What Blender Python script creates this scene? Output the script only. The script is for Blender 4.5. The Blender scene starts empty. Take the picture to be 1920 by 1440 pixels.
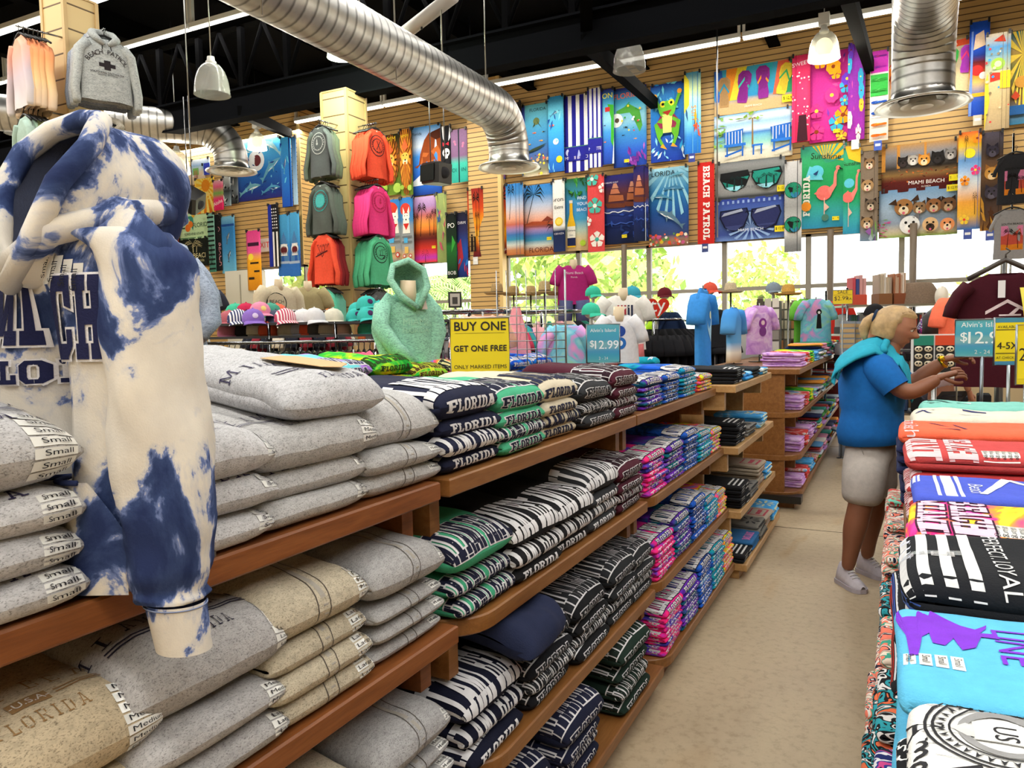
import bpy, math, random
import numpy as np
from mathutils import Vector, Matrix, Euler, noise
from mathutils.geometry import tessellate_polygon
SC = bpy.context.scene
PI = math.pi
# ------------------------------------------------------------------ camera
CAM_H = 1.5
FPX = 1420.0
_yv = Vector((720, 108, -FPX)).normalized()
_xv = Vector((2805, -40, FPX)); _xv = (_xv - _yv * _xv.dot(_yv)).normalized()
_zv = _xv.cross(_yv)
ROT = Matrix((_xv, _yv, _zv))            # camera axes -> world axes
camd = bpy.data.cameras.new('camera')
camd.sensor_width = 36.0
camd.lens = FPX / 1920 * 36.0
camd.clip_end = 300
cam = bpy.data.objects.new('camera', camd)
cam.matrix_world = Matrix.Translation((0, 0, CAM_H)) @ ROT.to_4x4()
SC.collection.objects.link(cam)
SC.camera = cam
# ------------------------------------------------------------------ world, sun, exposure
w = bpy.data.worlds.new('world'); SC.world = w; w.use_nodes = True
bg = w.node_tree.nodes['Background']
bg.inputs[0].default_value = (0.93, 0.97, 1.0, 1)
bg.inputs[1].default_value = 4.5
sd = bpy.data.lights.new('sun', 'SUN'); sd.energy = 14.0; sd.angle = 0.01; sd.color = (1, .95, .86)
sun = bpy.data.objects.new('sun', sd); sun.rotation_euler = (math.radians(38), 0, math.radians(25)); SC.collection.objects.link(sun)
def area(name, loc, sx, sy, power, col=(1, 1, 1), rot=(0, 0, 0)):
 d = bpy.data.lights.new(name, 'AREA'); d.shape = 'RECTANGLE'; d.size = sx; d.size_y = sy
 d.energy = power; d.color = col
 o = bpy.data.objects.new(name, d); o.location = loc; o.rotation_euler = rot
 SC.collection.objects.link(o); return o
TUBE_COL = (1.0, .97, .9)
LIGHT_ROWS = [(-9.0, 13.4, 6.2, 28, 900), (-8.0, 8.65, 6.2, 26, 620), (-8.0, 7.27, 6.2, 26, 620), (-5.0, 3.2, 6.2, 22, 800), (-5.0, -.9, 6.2, 22, 1000), (-5.0, -4.5, 6.2, 22, 900)]
for (lx, ly, lz, ln, pw) in LIGHT_ROWS:
 area('fluorescent_row_light', (lx, ly, lz), ln, .25, pw, TUBE_COL)
SC.view_settings.view_transform = 'Standard'
SC.view_settings.look = 'None'
SC.view_settings.exposure = -0.22
SC.view_settings.gamma = 1.0
SC.view_settings.use_curve_mapping = False
cy = SC.cycles
cy.max_bounces = 6; cy.diffuse_bounces = 3; cy.glossy_bounces = 3; cy.transmission_bounces = 4; cy.transparent_max_bounces = 8
cy.caustics_reflective = False; cy.caustics_refractive = False
cy.sample_clamp_indirect = 6.0
cy.use_denoising = True
# ------------------------------------------------------------------ helpers
def ray(px, py):
 return ROT @ Vector((px - 960, 720 - py, -FPX))
def on(px, py, ax, val):
 """the point of the plane axis=val seen at photo pixel px, py"""
 d = ray(px, py); o = Vector((0, 0, CAM_H)); t = (val - o[ax]) / d[ax]
 return o + d * t
def depth(px, py, D):
 return Vector((0, 0, CAM_H)) + ray(px, py) * (D / FPX)
def _s2l(c):
 return c / 12.92 if c <= .04045 else ((c + .055) / 1.055) ** 2.4
_hc = {}
def hx(h):
 if not isinstance(h, str): return tuple(h[:3])
 if h not in _hc:
  s = h.lstrip('#')
  if len(s) == 3: s = ''.join(c * 2 for c in s)
  _hc[h] = tuple(_s2l(int(s[i:i + 2], 16) / 255) for i in (0, 2, 4))
 return _hc[h]
def mixc(a, b, t):
 a, b = hx(a), hx(b); return tuple(a[i] * (1 - t) + b[i] * t for i in range(3))
M = {}
def newmat(name):
 m = bpy.data.materials.new(name); m.use_nodes = True; M[name] = m
 nt = m.node_tree; return m, nt, nt.nodes['Principled BSDF']
def N(nt, typ, **kw):
 n = nt.nodes.new(typ)
 for k, v in kw.items():
  if k.startswith('i_'):
   key = k[2:]; key = int(key) if key.isdigit() else key.replace('_', ' ')
   n.inputs[key].default_value = v
  else: setattr(n, k, v)
 return n
def colnode(nt):
 return N(nt, 'ShaderNodeAttribute', attribute_name='Col')
def mul(nt, a, b, fac=1.0, mode='MULTIPLY'):
 n = N(nt, 'ShaderNodeMix', data_type='RGBA', blend_type=mode)
 n.inputs[0].default_value = fac
 nt.links.new(a, n.inputs[6])
 if isinstance(b, tuple): n.inputs[7].default_value = b
 else: nt.links.new(b, n.inputs[7])
 return n.outputs[2]
def ramp(nt, fac, stops, interp='LINEAR'):
 r = N(nt, 'ShaderNodeValToRGB'); r.color_ramp.interpolation = interp
 e = r.color_ramp.elements
 while len(e) < len(stops): e.new(.5)
 for i, (p, c) in enumerate(stops):
  e[i].position = p; e[i].color = (*hx(c), 1)
 nt.links.new(fac, r.inputs[0]); return r.outputs[0]
def coords(nt, kind='Object', scale=(1, 1, 1), rnd=0.0):
 t = N(nt, 'ShaderNodeTexCoord'); mp = N(nt, 'ShaderNodeMapping'); mp.inputs['Scale'].default_value = scale
 nt.links.new(t.outputs[kind], mp.inputs[0])
 if rnd:
  oi = N(nt, 'ShaderNodeObjectInfo'); v = N(nt, 'ShaderNodeVectorMath', operation='SCALE')
  v.inputs[0].default_value = (rnd, rnd * 1.7, rnd * .6)
  nt.links.new(oi.outputs['Random'], v.inputs['Scale']); nt.links.new(v.outputs[0], mp.inputs['Location'])
 return mp.outputs[0]
def noise_tex(nt, vec, scale, detail=3, rough=.6, dist=0.0):
 n = N(nt, 'ShaderNodeTexNoise'); n.inputs['Scale'].default_value = scale; n.inputs['Detail'].default_value = detail
 n.inputs['Roughness'].default_value = rough; n.inputs['Distortion'].default_value = dist
 nt.links.new(vec, n.inputs['Vector']); return n.outputs['Fac']
def bump(nt, b, h, strength, dist=.01):
 n = N(nt, 'ShaderNodeBump'); n.inputs['Strength'].default_value = strength; n.inputs['Distance'].default_value = dist
 nt.links.new(h, n.inputs['Height']); nt.links.new(n.outputs[0], b.inputs['Normal'])
def simple(name, rough=.6, metal=0.0, spec=.5, grain=0.0, gs=60, bmp=0.0, bs=200, obj=False):
 m, nt, b = newmat(name)
 b.inputs['Roughness'].default_value = rough; b.inputs['Metallic'].default_value = metal
 b.inputs['Specular IOR Level'].default_value = spec
 if obj: c = N(nt, 'ShaderNodeObjectInfo').outputs['Color']
 else: c = colnode(nt).outputs['Color']
 if grain:
  f = noise_tex(nt, coords(nt), gs)
  c = mul(nt, c, ramp(nt, f, [(.3, (1 - grain,) * 3), (.7, (1 + grain * .3,) * 3)]))
 nt.links.new(c, b.inputs['Base Color'])
 if bmp: bump(nt, b, noise_tex(nt, coords(nt), bs), bmp)
 return m
simple('cloth', .88, spec=.25, grain=.12, gs=35, bmp=.25, bs=300)
simple('body', .9, spec=.2, grain=.1, gs=40, bmp=.3, bs=260, obj=True)      # colour of the garment = object colour
simple('paint', .55)
simple('matte', .9, spec=.2)
simple('plastic', .35)
simple('roof_black', .9, spec=.03)
simple('gloss', .15)
simple('metal', .32, metal=1.0)
simple('chrome', .12, metal=1.0)
simple('duct', .38, metal=1.0, grain=.25, gs=5)
simple('straw', .85, grain=.35, gs=90, bmp=.5, bs=150)
simple('leaf', .6, grain=.3, gs=12)
simple('skin', .5, grain=.06, gs=30, bmp=.05, bs=300)
simple('hair', .45, grain=.35, gs=25)
simple('board', .5, grain=.25, gs=8)
def heather(name, dark, thr=.5, sc=420, stretch=(1, 1, .35), body=True):
 m, nt, b = newmat(name)
 b.inputs['Roughness'].default_value = .95; b.inputs['Specular IOR Level'].default_value = .15
 c = N(nt, 'ShaderNodeObjectInfo').outputs['Color'] if body else colnode(nt).outputs['Color']
 v = coords(nt, scale=stretch, rnd=3)
 f = noise_tex(nt, v, sc, 2, .7)
 f2 = noise_tex(nt, v, sc * .23, 2, .6)
 c = mul(nt, c, ramp(nt, f, [(.30, dark), (thr, (1, 1, 1))]))
 c = mul(nt, c, ramp(nt, f2, [(.3, (.82, .82, .82)), (.6, (1.05, 1.05, 1.05))]))
 nt.links.new(c, b.inputs['Base Color']); bump(nt, b, f, .35, .004)
heather('fleece', (.42, .41, .40), .48, 620, (1, .4, .6))
heather('heather', (.45, .47, .5), .55, 220, (.25, 1, 1))
def tiedye(name, stops, scale=9, dist=1.2, stretch=(1, 1, 1), detail=3):
 m, nt, b = newmat(name)
 b.inputs['Roughness'].default_value = .9; b.inputs['Specular IOR Level'].default_value = .2
 f = noise_tex(nt, coords(nt, scale=stretch, rnd=5), scale, detail, .55, dist)
 nt.links.new(ramp(nt, f, stops), b.inputs['Base Color'])
tiedye('tie_pink', [(.30, '2a2a8c'), (.40, '5a3fc0'), (.47, 'e0218a'), (.56, 'ff2f7a'), (.66, '8a2fb0'), (.75, '2f6fd0')], 7, .8, (1, .5, 1))
tiedye('tie_purple', [(.30, '0c6f7a'), (.42, '0d5f80'), (.50, '4a1f96'), (.6, '7a2fc0'), (.7, '2a6fc8')], 6, .8, (1, .5, 1))
tiedye('tie_blue', [(.30, '0a1f4a'), (.42, '153f8c'), (.5, '1f5fd0'), (.58, '0f3f8a'), (.7, '6fb0e8')], 7, .8, (1, .5, 1))
tiedye('tie_teal', [(.30, '0c3f8a'), (.42, '0f8fb0'), (.5, '12a0a8'), (.6, '1f5fd8'), (.7, '0f4f9a')], 6, .8, (1, .5, 1))
tiedye('tie_neon', [(.30, '1f9f4a'), (.4, 'e8f02a'), (.5, 'ff8a1f'), (.58, 'ff3f8a'), (.66, '2f8fe0'), (.75, '7af03a')], 11, 1.0)
tiedye('tie_green', [(.30, '0c8a2a'), (.45, '2fb83a'), (.53, 'a8d820'), (.6, 'f0e02a'), (.7, 'e87a2a')], 6, 1.0)
tiedye('tie_aqua', [(.30, '6fd8e0'), (.5, '7ad0e0'), (.56, 'b08ae0'), (.66, '9a5fd0')], 5, .8)
tiedye('tie_pastel', [(.30, 'a8e07a'), (.42, '8fd0e0'), (.5, '6fc0d8'), (.58, 'c89ad8'), (.7, 'e8a0c8')], 5, 1.0)
tiedye('tie_royal', [(.30, '0a1f7a'), (.45, '1040c0'), (.55, '1f7ae8'), (.66, '20a0e8')], 9, 1.4)
tiedye('tie_lilac', [(.30, 'b07ad0'), (.5, 'd0a0e0'), (.62, 'e0c0ea'), (.75, 'b88ad8')], 9, 1.0)
tiedye('tie_sky', [(.34, '2f8fd8'), (.5, '4fa8e8'), (.6, '9fd0ee'), (.72, 'e8f0f4')], 6, 1.0)
tiedye('tie_redwash', [(.3, 'c02a2a'), (.5, 'd84a4a'), (.58, 'e8e0e0'), (.7, '6fa8e0')], 5, 1.0)
tiedye('tie_heroic', [(.3, 'ff7a1f'), (.42, 'f8f03a'), (.48, 'ff9a2a'), (.55, 'ff2f8a'), (.66, 'ff4fb0'), (.76, '5a2fb0')], 7, .7, (1.6, .6, 1))
def woodmat(name, c1, c2, c3, rough=.42):
 m, nt, b = newmat(name)
 b.inputs['Roughness'].default_value = rough
 v = coords(nt, scale=(9, 1.1, 9))
 f = noise_tex(nt, v, 4, 4, .6, .6)
 f2 = noise_tex(nt, coords(nt, scale=(60, 3, 60)), 6, 2, .6)
 c = ramp(nt, f, [(.25, c1), (.5, c2), (.75, c3)])
 c = mul(nt, c, ramp(nt, f2, [(.3, (.86, .84, .82)), (.7, (1.06, 1.05, 1.04))]))
 nt.links.new(c, b.inputs['Base Color'])
woodmat('wood_red', '6e3c1a', '844d25', '945a2f')
woodmat('wood_brown', '75491f', '87582a', '976738')
woodmat('wood_light', 'a8804e', 'b9905c', 'c7a270')
def emit(name, col, strength):
 m = bpy.data.materials.new(name); m.use_nodes = True; M[name] = m
 nt = m.node_tree; nt.nodes.clear()
 e = nt.nodes.new('ShaderNodeEmission'); e.inputs[0].default_value = (*hx(col), 1); e.inputs[1].default_value = strength
 o = nt.nodes.new('ShaderNodeOutputMaterial'); nt.links.new(e.outputs[0], o.inputs[0]); return m
emit('tube_glow', 'fffcee', 4.0)
emit('bulb_green', 'd8ffb0', 3.2)
emit('bulb_warm', 'fff0c0', 3.5)
def glassy(name, col, alpha, rough=.15):
 m, nt, b = newmat(name)
 b.inputs['Base Color'].default_value = (*hx(col), 1); b.inputs['Roughness'].default_value = rough
 b.inputs['Alpha'].default_value = alpha
 return m
glassy('clear_plastic', 'e8f0f4', .28)
glassy('prism_acrylic', 'b4b4ae', .42, .2)
glassy('window_glass', 'dfeaf0', .06, .03)
class MB:
 """collects coloured pieces and links them as one mesh object"""
 def __init__(s):
  s.v = []; s.f = []; s.c = []; s.m = []; s.mats = []; s.mi = 0; s.T = None; s.sm = []; s.smooth = True; s.col = (.8, .8, .8)
 def mat(s, name, col=None, smooth=None):
  if name not in s.mats: s.mats.append(name)
  s.mi = s.mats.index(name)
  if col is not None: s.col = hx(col)
  if smooth is not None: s.smooth = smooth
  return s
 def add(s, vs, fs, cols=None, col=None):
  b = len(s.v); T = s.T
  for p in vs:
   s.v.append(tuple(T @ Vector(p)) if T else tuple(p))
  if cols is None:
   c = hx(col) if col is not None else s.col
   s.c.extend([c] * len(vs))
  else: s.c.extend(cols)
  for f in fs:
   s.f.append(tuple(i + b for i in f)); s.m.append(s.mi); s.sm.append(s.smooth)
  return s
 def box(s, a, b, col=None, bev=0.0):
  x0, y0, z0 = a; x1, y1, z1 = b
  if x0 > x1: x0, x1 = x1, x0
  if y0 > y1: y0, y1 = y1, y0
  if z0 > z1: z0, z1 = z1, z0
  sm, s.smooth = s.smooth, False
  if not bev:
   vs = [(x0, y0, z0), (x1, y0, z0), (x1, y1, z0), (x0, y1, z0), (x0, y0, z1), (x1, y0, z1), (x1, y1, z1), (x0, y1, z1)]
   s.add(vs, [(3, 2, 1, 0), (4, 5, 6, 7), (0, 1, 5, 4), (1, 2, 6, 5), (2, 3, 7, 6), (3, 0, 4, 7)], col=col)
  else:
   bm_prism(s, [(x0, y0), (x1, y0), (x1, y1), (x0, y1)], z0, z1, col, bev)
  s.smooth = sm; return s
 def cyl(s, p0, p1, r0, r1=None, n=14, col=None, cap=True):
  r1 = r0 if r1 is None else r1
  return s.tube([p0, p1], [r0, r1], n, col, cap)
 def tube(s, pts, r, n=8, col=None, cap=True, closed=False):
  pts = [Vector(p) for p in pts]; k = len(pts)
  rs = r if isinstance(r, (list, tuple)) else [r] * k
  vs = []; fs = []; up = None
  for i, p in enumerate(pts):
   if closed: d = pts[(i + 1) % k] - pts[i - 1]
   else: d = pts[min(i + 1, k - 1)] - pts[max(i - 1, 0)]
   d = d.normalized() if d.length > 1e-9 else Vector((0, 0, 1))
   if up is None:
    up = Vector((0, 0, 1)) if abs(d.z) < .9 else Vector((1, 0, 0))
   a = d.cross(up); a = a.normalized() if a.length > 1e-6 else d.orthogonal().normalized()
   b = a.cross(d); up = b
   rr = rs[i]; ra, rb = rr if isinstance(rr, (tuple, list)) else (rr, rr)
   for j in range(n):
    t = 2 * PI * j / n
    vs.append(p + a * (math.cos(t) * ra) + b * (math.sin(t) * rb))
  for i in range(k if closed else k - 1):
   for j in range(n):
    i2 = (i + 1) % k
    fs.append((i * n + j, i * n + (j + 1) % n, i2 * n + (j + 1) % n, i2 * n + j))
  if cap and not closed:
   fs.append(tuple(range(n))[::-1]); fs.append(tuple((k - 1) * n + j for j in range(n)))
  return s.add(vs, fs, col=col)
 def lathe(s, prof, n=24, col=None, org=(0, 0, 0), ax=None, cols=None):
  """prof: list of (r, z)"""
  vs = []; fs = []; k = len(prof); cc = []
  o = Vector(org)
  R = Vector((0, 0, 1)).rotation_difference(Vector(ax).normalized()).to_matrix() if ax else None
  for i, (r, z) in enumerate(prof):
   for j in range(n):
    t = 2 * PI * j / n; p = Vector((r * math.cos(t), r * math.sin(t), z))
    vs.append(o + (R @ p if R else p))
    if cols: cc.append(hx(cols[i]))
  for i in range(k - 1):
   for j in range(n):
    fs.append((i * n + j, i * n + (j + 1) % n, (i + 1) * n + (j + 1) % n, (i + 1) * n + j))
  return s.add(vs, fs, cols=cc or None, col=col)
 def ball(s, c, r, n=12, m=8, col=None):
  rx, ry, rz = r if isinstance(r, (tuple, list)) else (r, r, r)
  vs = []; fs = []
  for i in range(m + 1):
   ph = PI * i / m
   for j in range(n):
    t = 2 * PI * j / n
    vs.append((c[0] + rx * math.sin(ph) * math.cos(t), c[1] + ry * math.sin(ph) * math.sin(t), c[2] - rz * math.cos(ph)))
  for i in range(m):
   for j in range(n):
    fs.append((i * n + j, i * n + (j + 1) % n, (i + 1) * n + (j + 1) % n, (i + 1) * n + j))
  return s.add(vs, fs, col=col)
 def grid(s, fn, us, vs_, col=None, cfn=None, closeu=False):
  P = []; cc = []
  for u in us:
   for v in vs_:
    P.append(fn(u, v))
    if cfn: cc.append(hx(cfn(u, v)))
  a, b = len(us), len(vs_); fs = []
  for i in range(a if closeu else a - 1):
   for j in range(b - 1):
    i2 = (i + 1) % a
    fs.append((i * b + j, i2 * b + j, i2 * b + j + 1, i * b + j + 1))
  return s.add(P, fs, cols=cc or None, col=col)
 def poly(s, pts, col=None):
  """flat polygon given as 3d points"""
  if len(pts) <= 4: return s.add(pts, [tuple(range(len(pts)))], col=col)
  return s.add(pts, tessellate_polygon([[Vector(p) for p in pts]]), col=col)
 def prism(s, pts, z0, z1, col=None, bev=0.0):
  bm_prism(s, pts, z0, z1, col, bev); return s
 def build(s, name, parent=None, loc=None, mats=None):
  me = s.mesh(name)
  o = bpy.data.objects.new(name, me)
  SC.collection.objects.link(o)
  if parent is not None: o.parent = parent
  if loc is not None: o.location = loc
  return o
 def mesh(s, name):
  me = bpy.data.meshes.new(name)
  me.from_pydata(s.v, [], s.f)
  a = me.color_attributes.new('Col', 'FLOAT_COLOR', 'POINT')
  arr = np.ones((len(s.v), 4), dtype=np.float32)
  if s.v: arr[:, :3] = np.array(s.c, dtype=np.float32)
  a.data.foreach_set('color', arr.ravel())
  for n in s.mats: me.materials.append(M[n])
  me.polygons.foreach_set('material_index', np.array(s.m, dtype=np.int32))
  me.polygons.foreach_set('use_smooth', np.array(s.sm, dtype=bool))
  me.update(); return me
def bm_prism(s, pts, z0, z1, col=None, bev=0.0):
 """vertical prism of a convex/concave outline (counter-clockwise), top edge chamfered by bev"""
 n = len(pts); vs = []; fs = []
 sm, s.smooth = s.smooth, False
 rings = [(0, z0), (0, z1)] if not bev else [(bev, z0), (0, z0 + bev), (0, z1 - bev), (bev, z1)]
 def inset(d):
  if not d: return pts
  out = []
  for i in range(n):
   a, b, c = Vector(pts[i - 1]), Vector(pts[i]), Vector(pts[(i + 1) % n])
   e1 = (b - a).normalized(); e2 = (c - b).normalized()
   n1 = Vector((-e1.y, e1.x)); n2 = Vector((-e2.y, e2.x)); m = (n1 + n2)
   m = m / max(.3, 1 + n1.dot(n2)); out.append(b + m * d)
  return out
 for d, z in rings:
  for p in inset(d): vs.append((p[0], p[1], z))
 for i in range(len(rings) - 1):
  for j in range(n):
   fs.append((i * n + j, i * n + (j + 1) % n, (i + 1) * n + (j + 1) % n, (i + 1) * n + j))
 k = (len(rings) - 1) * n
 fs.append(tuple(range(n))[::-1]); fs.append(tuple(k + j for j in range(n)))
 s.add(vs, fs, col=col); s.smooth = sm
def empty(name, loc=(0, 0, 0), rz=0.0):
 o = bpy.data.objects.new(name, None); o.empty_display_size = .1
 o.location = loc; o.rotation_euler = (0, 0, rz); SC.collection.objects.link(o); return o
def tag(o, label=None, cat=None, group=None, kind=None):
 if label: o['label'] = label
 if cat: o['category'] = cat
 if group: o['group'] = group
 if kind: o['kind'] = kind
 return o
def struct(o, label=None):
 o['kind'] = 'structure'
 if label: o['label'] = label
 return o
# ------------------------------------------------------------------ flat text (built-in face) and block letters
_tc = {}
def text2d(s, size=1.0, align='CENTER'):
 """-> (verts2d, tris) of a line of text set in Blender's own face, cap height about .72*size"""
 key = (s, align)
 if key not in _tc:
  cu = bpy.data.curves.new('t', 'FONT'); cu.body = s; cu.align_x = align; cu.resolution_u = 3; cu.fill_mode = 'FRONT'
  ob = bpy.data.objects.new('t', cu); SC.collection.objects.link(ob)
  dg = bpy.context.evaluated_depsgraph_get()
  me = ob.evaluated_get(dg).to_mesh()
  vs = [(v.co.x, v.co.y) for v in me.vertices]; fs = [tuple(p.vertices) for p in me.polygons]
  ob.evaluated_get(dg).to_mesh_clear()
  bpy.data.objects.remove(ob); bpy.data.curves.remove(cu)
  _tc[key] = (vs, fs)
 vs, fs = _tc[key]
 return [(x * size, y * size) for x, y in vs], fs
def R_(x0, y0, x1, y1): return [(x0, y0), (x1, y0), (x1, y1), (x0, y1)]
_T = .25; _S = .19
GL = {
 'I': (.62, [R_(.18, 0, .44, 1), R_(.04, 0, .58, _S), R_(.04, 1 - _S, .58, 1)]),
 'L': (.80, [R_(.13, 0, .38, 1), R_(.02, 1 - _S, .5, 1), R_(.02, 0, .78, _S), R_(.56, 0, .78, .40)]),
 'F': (.80, [R_(.13, 0, .38, 1), R_(.02, 0, .5, _S), R_(.02, 1 - _S, .78, 1), R_(.58, .62, .78, 1), R_(.3, .42, .6, .60)]),
 'E': (.82, [R_(.13, 0, .38, 1), R_(.02, 0, .8, _S), R_(.02, 1 - _S, .8, 1), R_(.6, .64, .8, 1), R_(.6, 0, .8, .36), R_(.3, .41, .62, .59)]),
 'H': (.96, [R_(.12, 0, .36, 1), R_(.60, 0, .84, 1), R_(.02, 0, .44, _S), R_(.52, 0, .94, _S), R_(.02, 1 - _S, .44, 1), R_(.52, 1 - _S, .94, 1), R_(.3, .41, .66, .60)]),
 'A': (1.0, [[(.12, 0), (.36, 0), (.60, 1), (.40, 1)], [(.64, 0), (.88, 0), (.60, 1), (.40, 1)], R_(.28, .22, .72, .38), R_(.0, 0, .44, _S), R_(.56, 0, 1.0, _S), R_(.28, 1 - _S, .66, 1)]),
 'M': (1.16, [R_(.12, 0, .35, 1), R_(.81, 0, 1.04, 1), [(.47, .12), (.69, .12), (.36, 1), (.12, 1)], [(.47, .12), (.69, .12), (1.04, 1), (.80, 1)], R_(.0, 0, .45, _S), R_(.71, 0, 1.16, _S), R_(.0, 1 - _S, .3, 1), R_(.86, 1 - _S, 1.16, 1)]),
 'B': (.88, [R_(.12, 0, .37, 1), R_(.02, 0, .7, _S), R_(.02, 1 - _S, .68, 1), R_(.3, .42, .7, .58), [(.58, .52), (.82, .62), (.82, .86), (.62, 1)], [(.58, .48), (.86, .40), (.86, .14), (.66, 0)]]),
 'C': (.86, [R_(.04, .2, .30, .8), [(.04, .2), (.24, 0), (.34, .18), (.30, .3)], [(.04, .8), (.30, .7), (.34, .82), (.24, 1)], R_(.24, 0, .64, _S), R_(.24, 1 - _S, .64, 1), [(.6, 0), (.82, .16), (.82, .36), (.60, .36)], [(.6, 1), (.60, .64), (.84, .60), (.84, 1)]]),
 'O': (.90, [R_(.04, .2, .30, .8), R_(.60, .2, .86, .8), [(.04, .2), (.24, 0), (.34, .18), (.30, .3)], [(.04, .8), (.30, .7), (.34, .82), (.24, 1)], R_(.24, 0, .66, _S), R_(.24, 1 - _S, .66, 1), [(.66, 0), (.86, .2), (.60, .3), (.56, .18)], [(.66, 1), (.56, .82), (.60, .7), (.86, .8)]]),
 'R': (.96, [R_(.12, 0, .37, 1), R_(.02, 0, .48, _S), R_(.02, 1 - _S, .66, 1), R_(.3, .38, .66, .55), [(.58, .46), (.84, .58), (.84, .84), (.62, 1)], [(.42, .46), (.66, .46), (.92, 0), (.66, 0)], R_(.6, 0, .96, _S)]),
 'D': (.90, [R_(.12, 0, .37, 1), R_(.02, 0, .62, _S), R_(.02, 1 - _S, .62, 1), R_(.60, .2, .86, .8), [(.62, 0), (.86, .2), (.60, .3), (.56, .18)], [(.62, 1), (.56, .82), (.60, .7), (.86, .8)]]),
 'U': (.90, [R_(.10, .16, .34, 1), R_(.58, .16, .82, 1), R_(.2, 0, .72, .2), R_(.0, 1 - _S, .42, 1), R_(.5, 1 - _S, .92, 1)]),
 'S': (.82, [R_(.05, .5, .3, .88), R_(.54, .12, .79, .5), R_(.05, .42, .79, .58), R_(.12, .82, .78, 1), R_(.05, 0, .72, .18), R_(.05, 0, .24, .32), R_(.6, .68, .78, 1)]),
 'P': (.88, [R_(.12, 0, .37, 1), R_(.02, 0, .5, _S), R_(.02, 1 - _S, .66, 1), R_(.3, .40, .66, .57), [(.58, .42), (.84, .56), (.84, .84), (.62, 1)]]),
 'T': (.86, [R_(.31, 0, .56, 1), R_(.16, 0, .71, _S), R_(.02, 1 - _S, .85, 1), R_(.02, .66, .2, 1), R_(.67, .66, .85, 1)]),
 'V': (1.0, [[(.40, 0), (.60, 0), (.34, 1), (.10, 1)], [(.40, 0), (.60, 0), (.90, 1), (.66, 1)], R_(.0, 1 - _S, .42, 1), R_(.58, 1 - _S, 1.0, 1)]),
 '.': (.34, [R_(.06, 0, .28, .2)]), '-': (.4, [R_(.04, .42, .36, .56)]),
 ' ': (.45, []),
}
def thin_glyph(ch, k=.55):
 return GL[ch]
def inflate(q, d):
 n = len(q); A = sum(q[i - 1][0] * q[i][1] - q[i][0] * q[i - 1][1] for i in range(n)); sg = 1 if A > 0 else -1
 out = []
 for i in range(n):
  a, b, c = Vector(q[i - 1]), Vector(q[i]), Vector(q[(i + 1) % n])
  e1 = (b - a).normalized(); e2 = (c - b).normalized()
  n1 = Vector((e1.y, -e1.x)) * sg; n2 = Vector((e2.y, -e2.x)) * sg
  m = (n1 + n2) / max(.35, 1 + n1.dot(n2)); out.append(tuple(b + m * d))
 return out
def block(s, height, width=None, d=0.0, gap=.06, arc=0.0):
 """block-letter quads centred on x=0, base at y=0; width squeezes the line; d = outline growth in metres"""
 x = 0; qs = []
 for ch in s:
  w_, gl = GL[ch]
  for q in gl: qs.append([(px + x, py) for px, py in q])
  x += w_ + gap
 x -= gap
 sx = (width / x) if width else height
 out = []
 for q in qs:
  q = [((px - x / 2) * sx, py * height) for px, py in q]
  if d: q = inflate(q, d)
  if arc: q = [(px, py - arc * px * px) for px, py in q]
  out.append(q)
 return out
def subdiv(q, step):
 """split a quad into a grid of small quads (bilinear) -> verts2d, faces"""
 a, b, c, d = [Vector(p) for p in q]
 nu = max(1, int(math.ceil(max((b - a).length, (c - d).length) / step))); nv = max(1, int(math.ceil(max((d - a).length, (c - b).length) / step)))
 vs = []; fs = []
 for i in range(nu + 1):
  for j in range(nv + 1):
   u, v = i / nu, j / nv
   vs.append(tuple((a * (1 - u) + b * u) * (1 - v) + (d * (1 - u) + c * u) * v))
 for i in range(nu):
  for j in range(nv):
   k = i * (nv + 1) + j; fs.append((k, k + nv + 1, k + nv + 2, k + 1))
 return vs, fs
def shape_disc(cx, cy, rx, ry=None, n=20, r_in=0.0):
 ry = rx if ry is None else ry
 if r_in:
  qs = []
  for i in range(n):
   a, b = 2 * PI * i / n, 2 * PI * (i + 1) / n
   qs.append([(cx + rx * math.cos(a), cy + ry * math.sin(a)), (cx + rx * math.cos(b), cy + ry * math.sin(b)),
                       (cx + rx * r_in * math.cos(b), cy + ry * r_in * math.sin(b)), (cx + rx * r_in * math.cos(a), cy + ry * r_in * math.sin(a))])
  return qs
 qs = []
 for i in range(0, n, 2):
  a, b, c = [2 * PI * (i + k) / n for k in range(3)]
  qs.append([(cx, cy)] + [(cx + rx * math.cos(t), cy + ry * math.sin(t)) for t in (a, b, c)])
 return qs
# ================================================================== room shell
def slatmat():
 m, nt, b = newmat('slatwall'); b.inputs['Roughness'].default_value = .6
 t = N(nt, 'ShaderNodeTexCoord'); sp = N(nt, 'ShaderNodeSeparateXYZ'); nt.links.new(t.outputs['Object'], sp.inputs[0])
 a = N(nt, 'ShaderNodeMath', operation='DIVIDE'); a.inputs[1].default_value = .1; nt.links.new(sp.outputs['Z'], a.inputs[0])
 f = N(nt, 'ShaderNodeMath', operation='FRACT'); nt.links.new(a.outputs[0], f.inputs[0])
 g = ramp(nt, f.outputs[0], [(0, '4a3520'), (.13, '4a3520'), (.19, 'c9a467'), (1, 'c9a467')])
 fl = N(nt, 'ShaderNodeMath', operation='FLOOR'); nt.links.new(a.outputs[0], fl.inputs[0])
 n = noise_tex(nt, coords(nt, scale=(.5, .5, 6)), 3, 3)
 c = mul(nt, g, ramp(nt, n, [(.3, (.88, .87, .85)), (.7, (1.05, 1.05, 1.05))]))
 nt.links.new(c, b.inputs['Base Color']); bump(nt, b, f.outputs[0], .2, .01)
slatmat()
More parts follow.
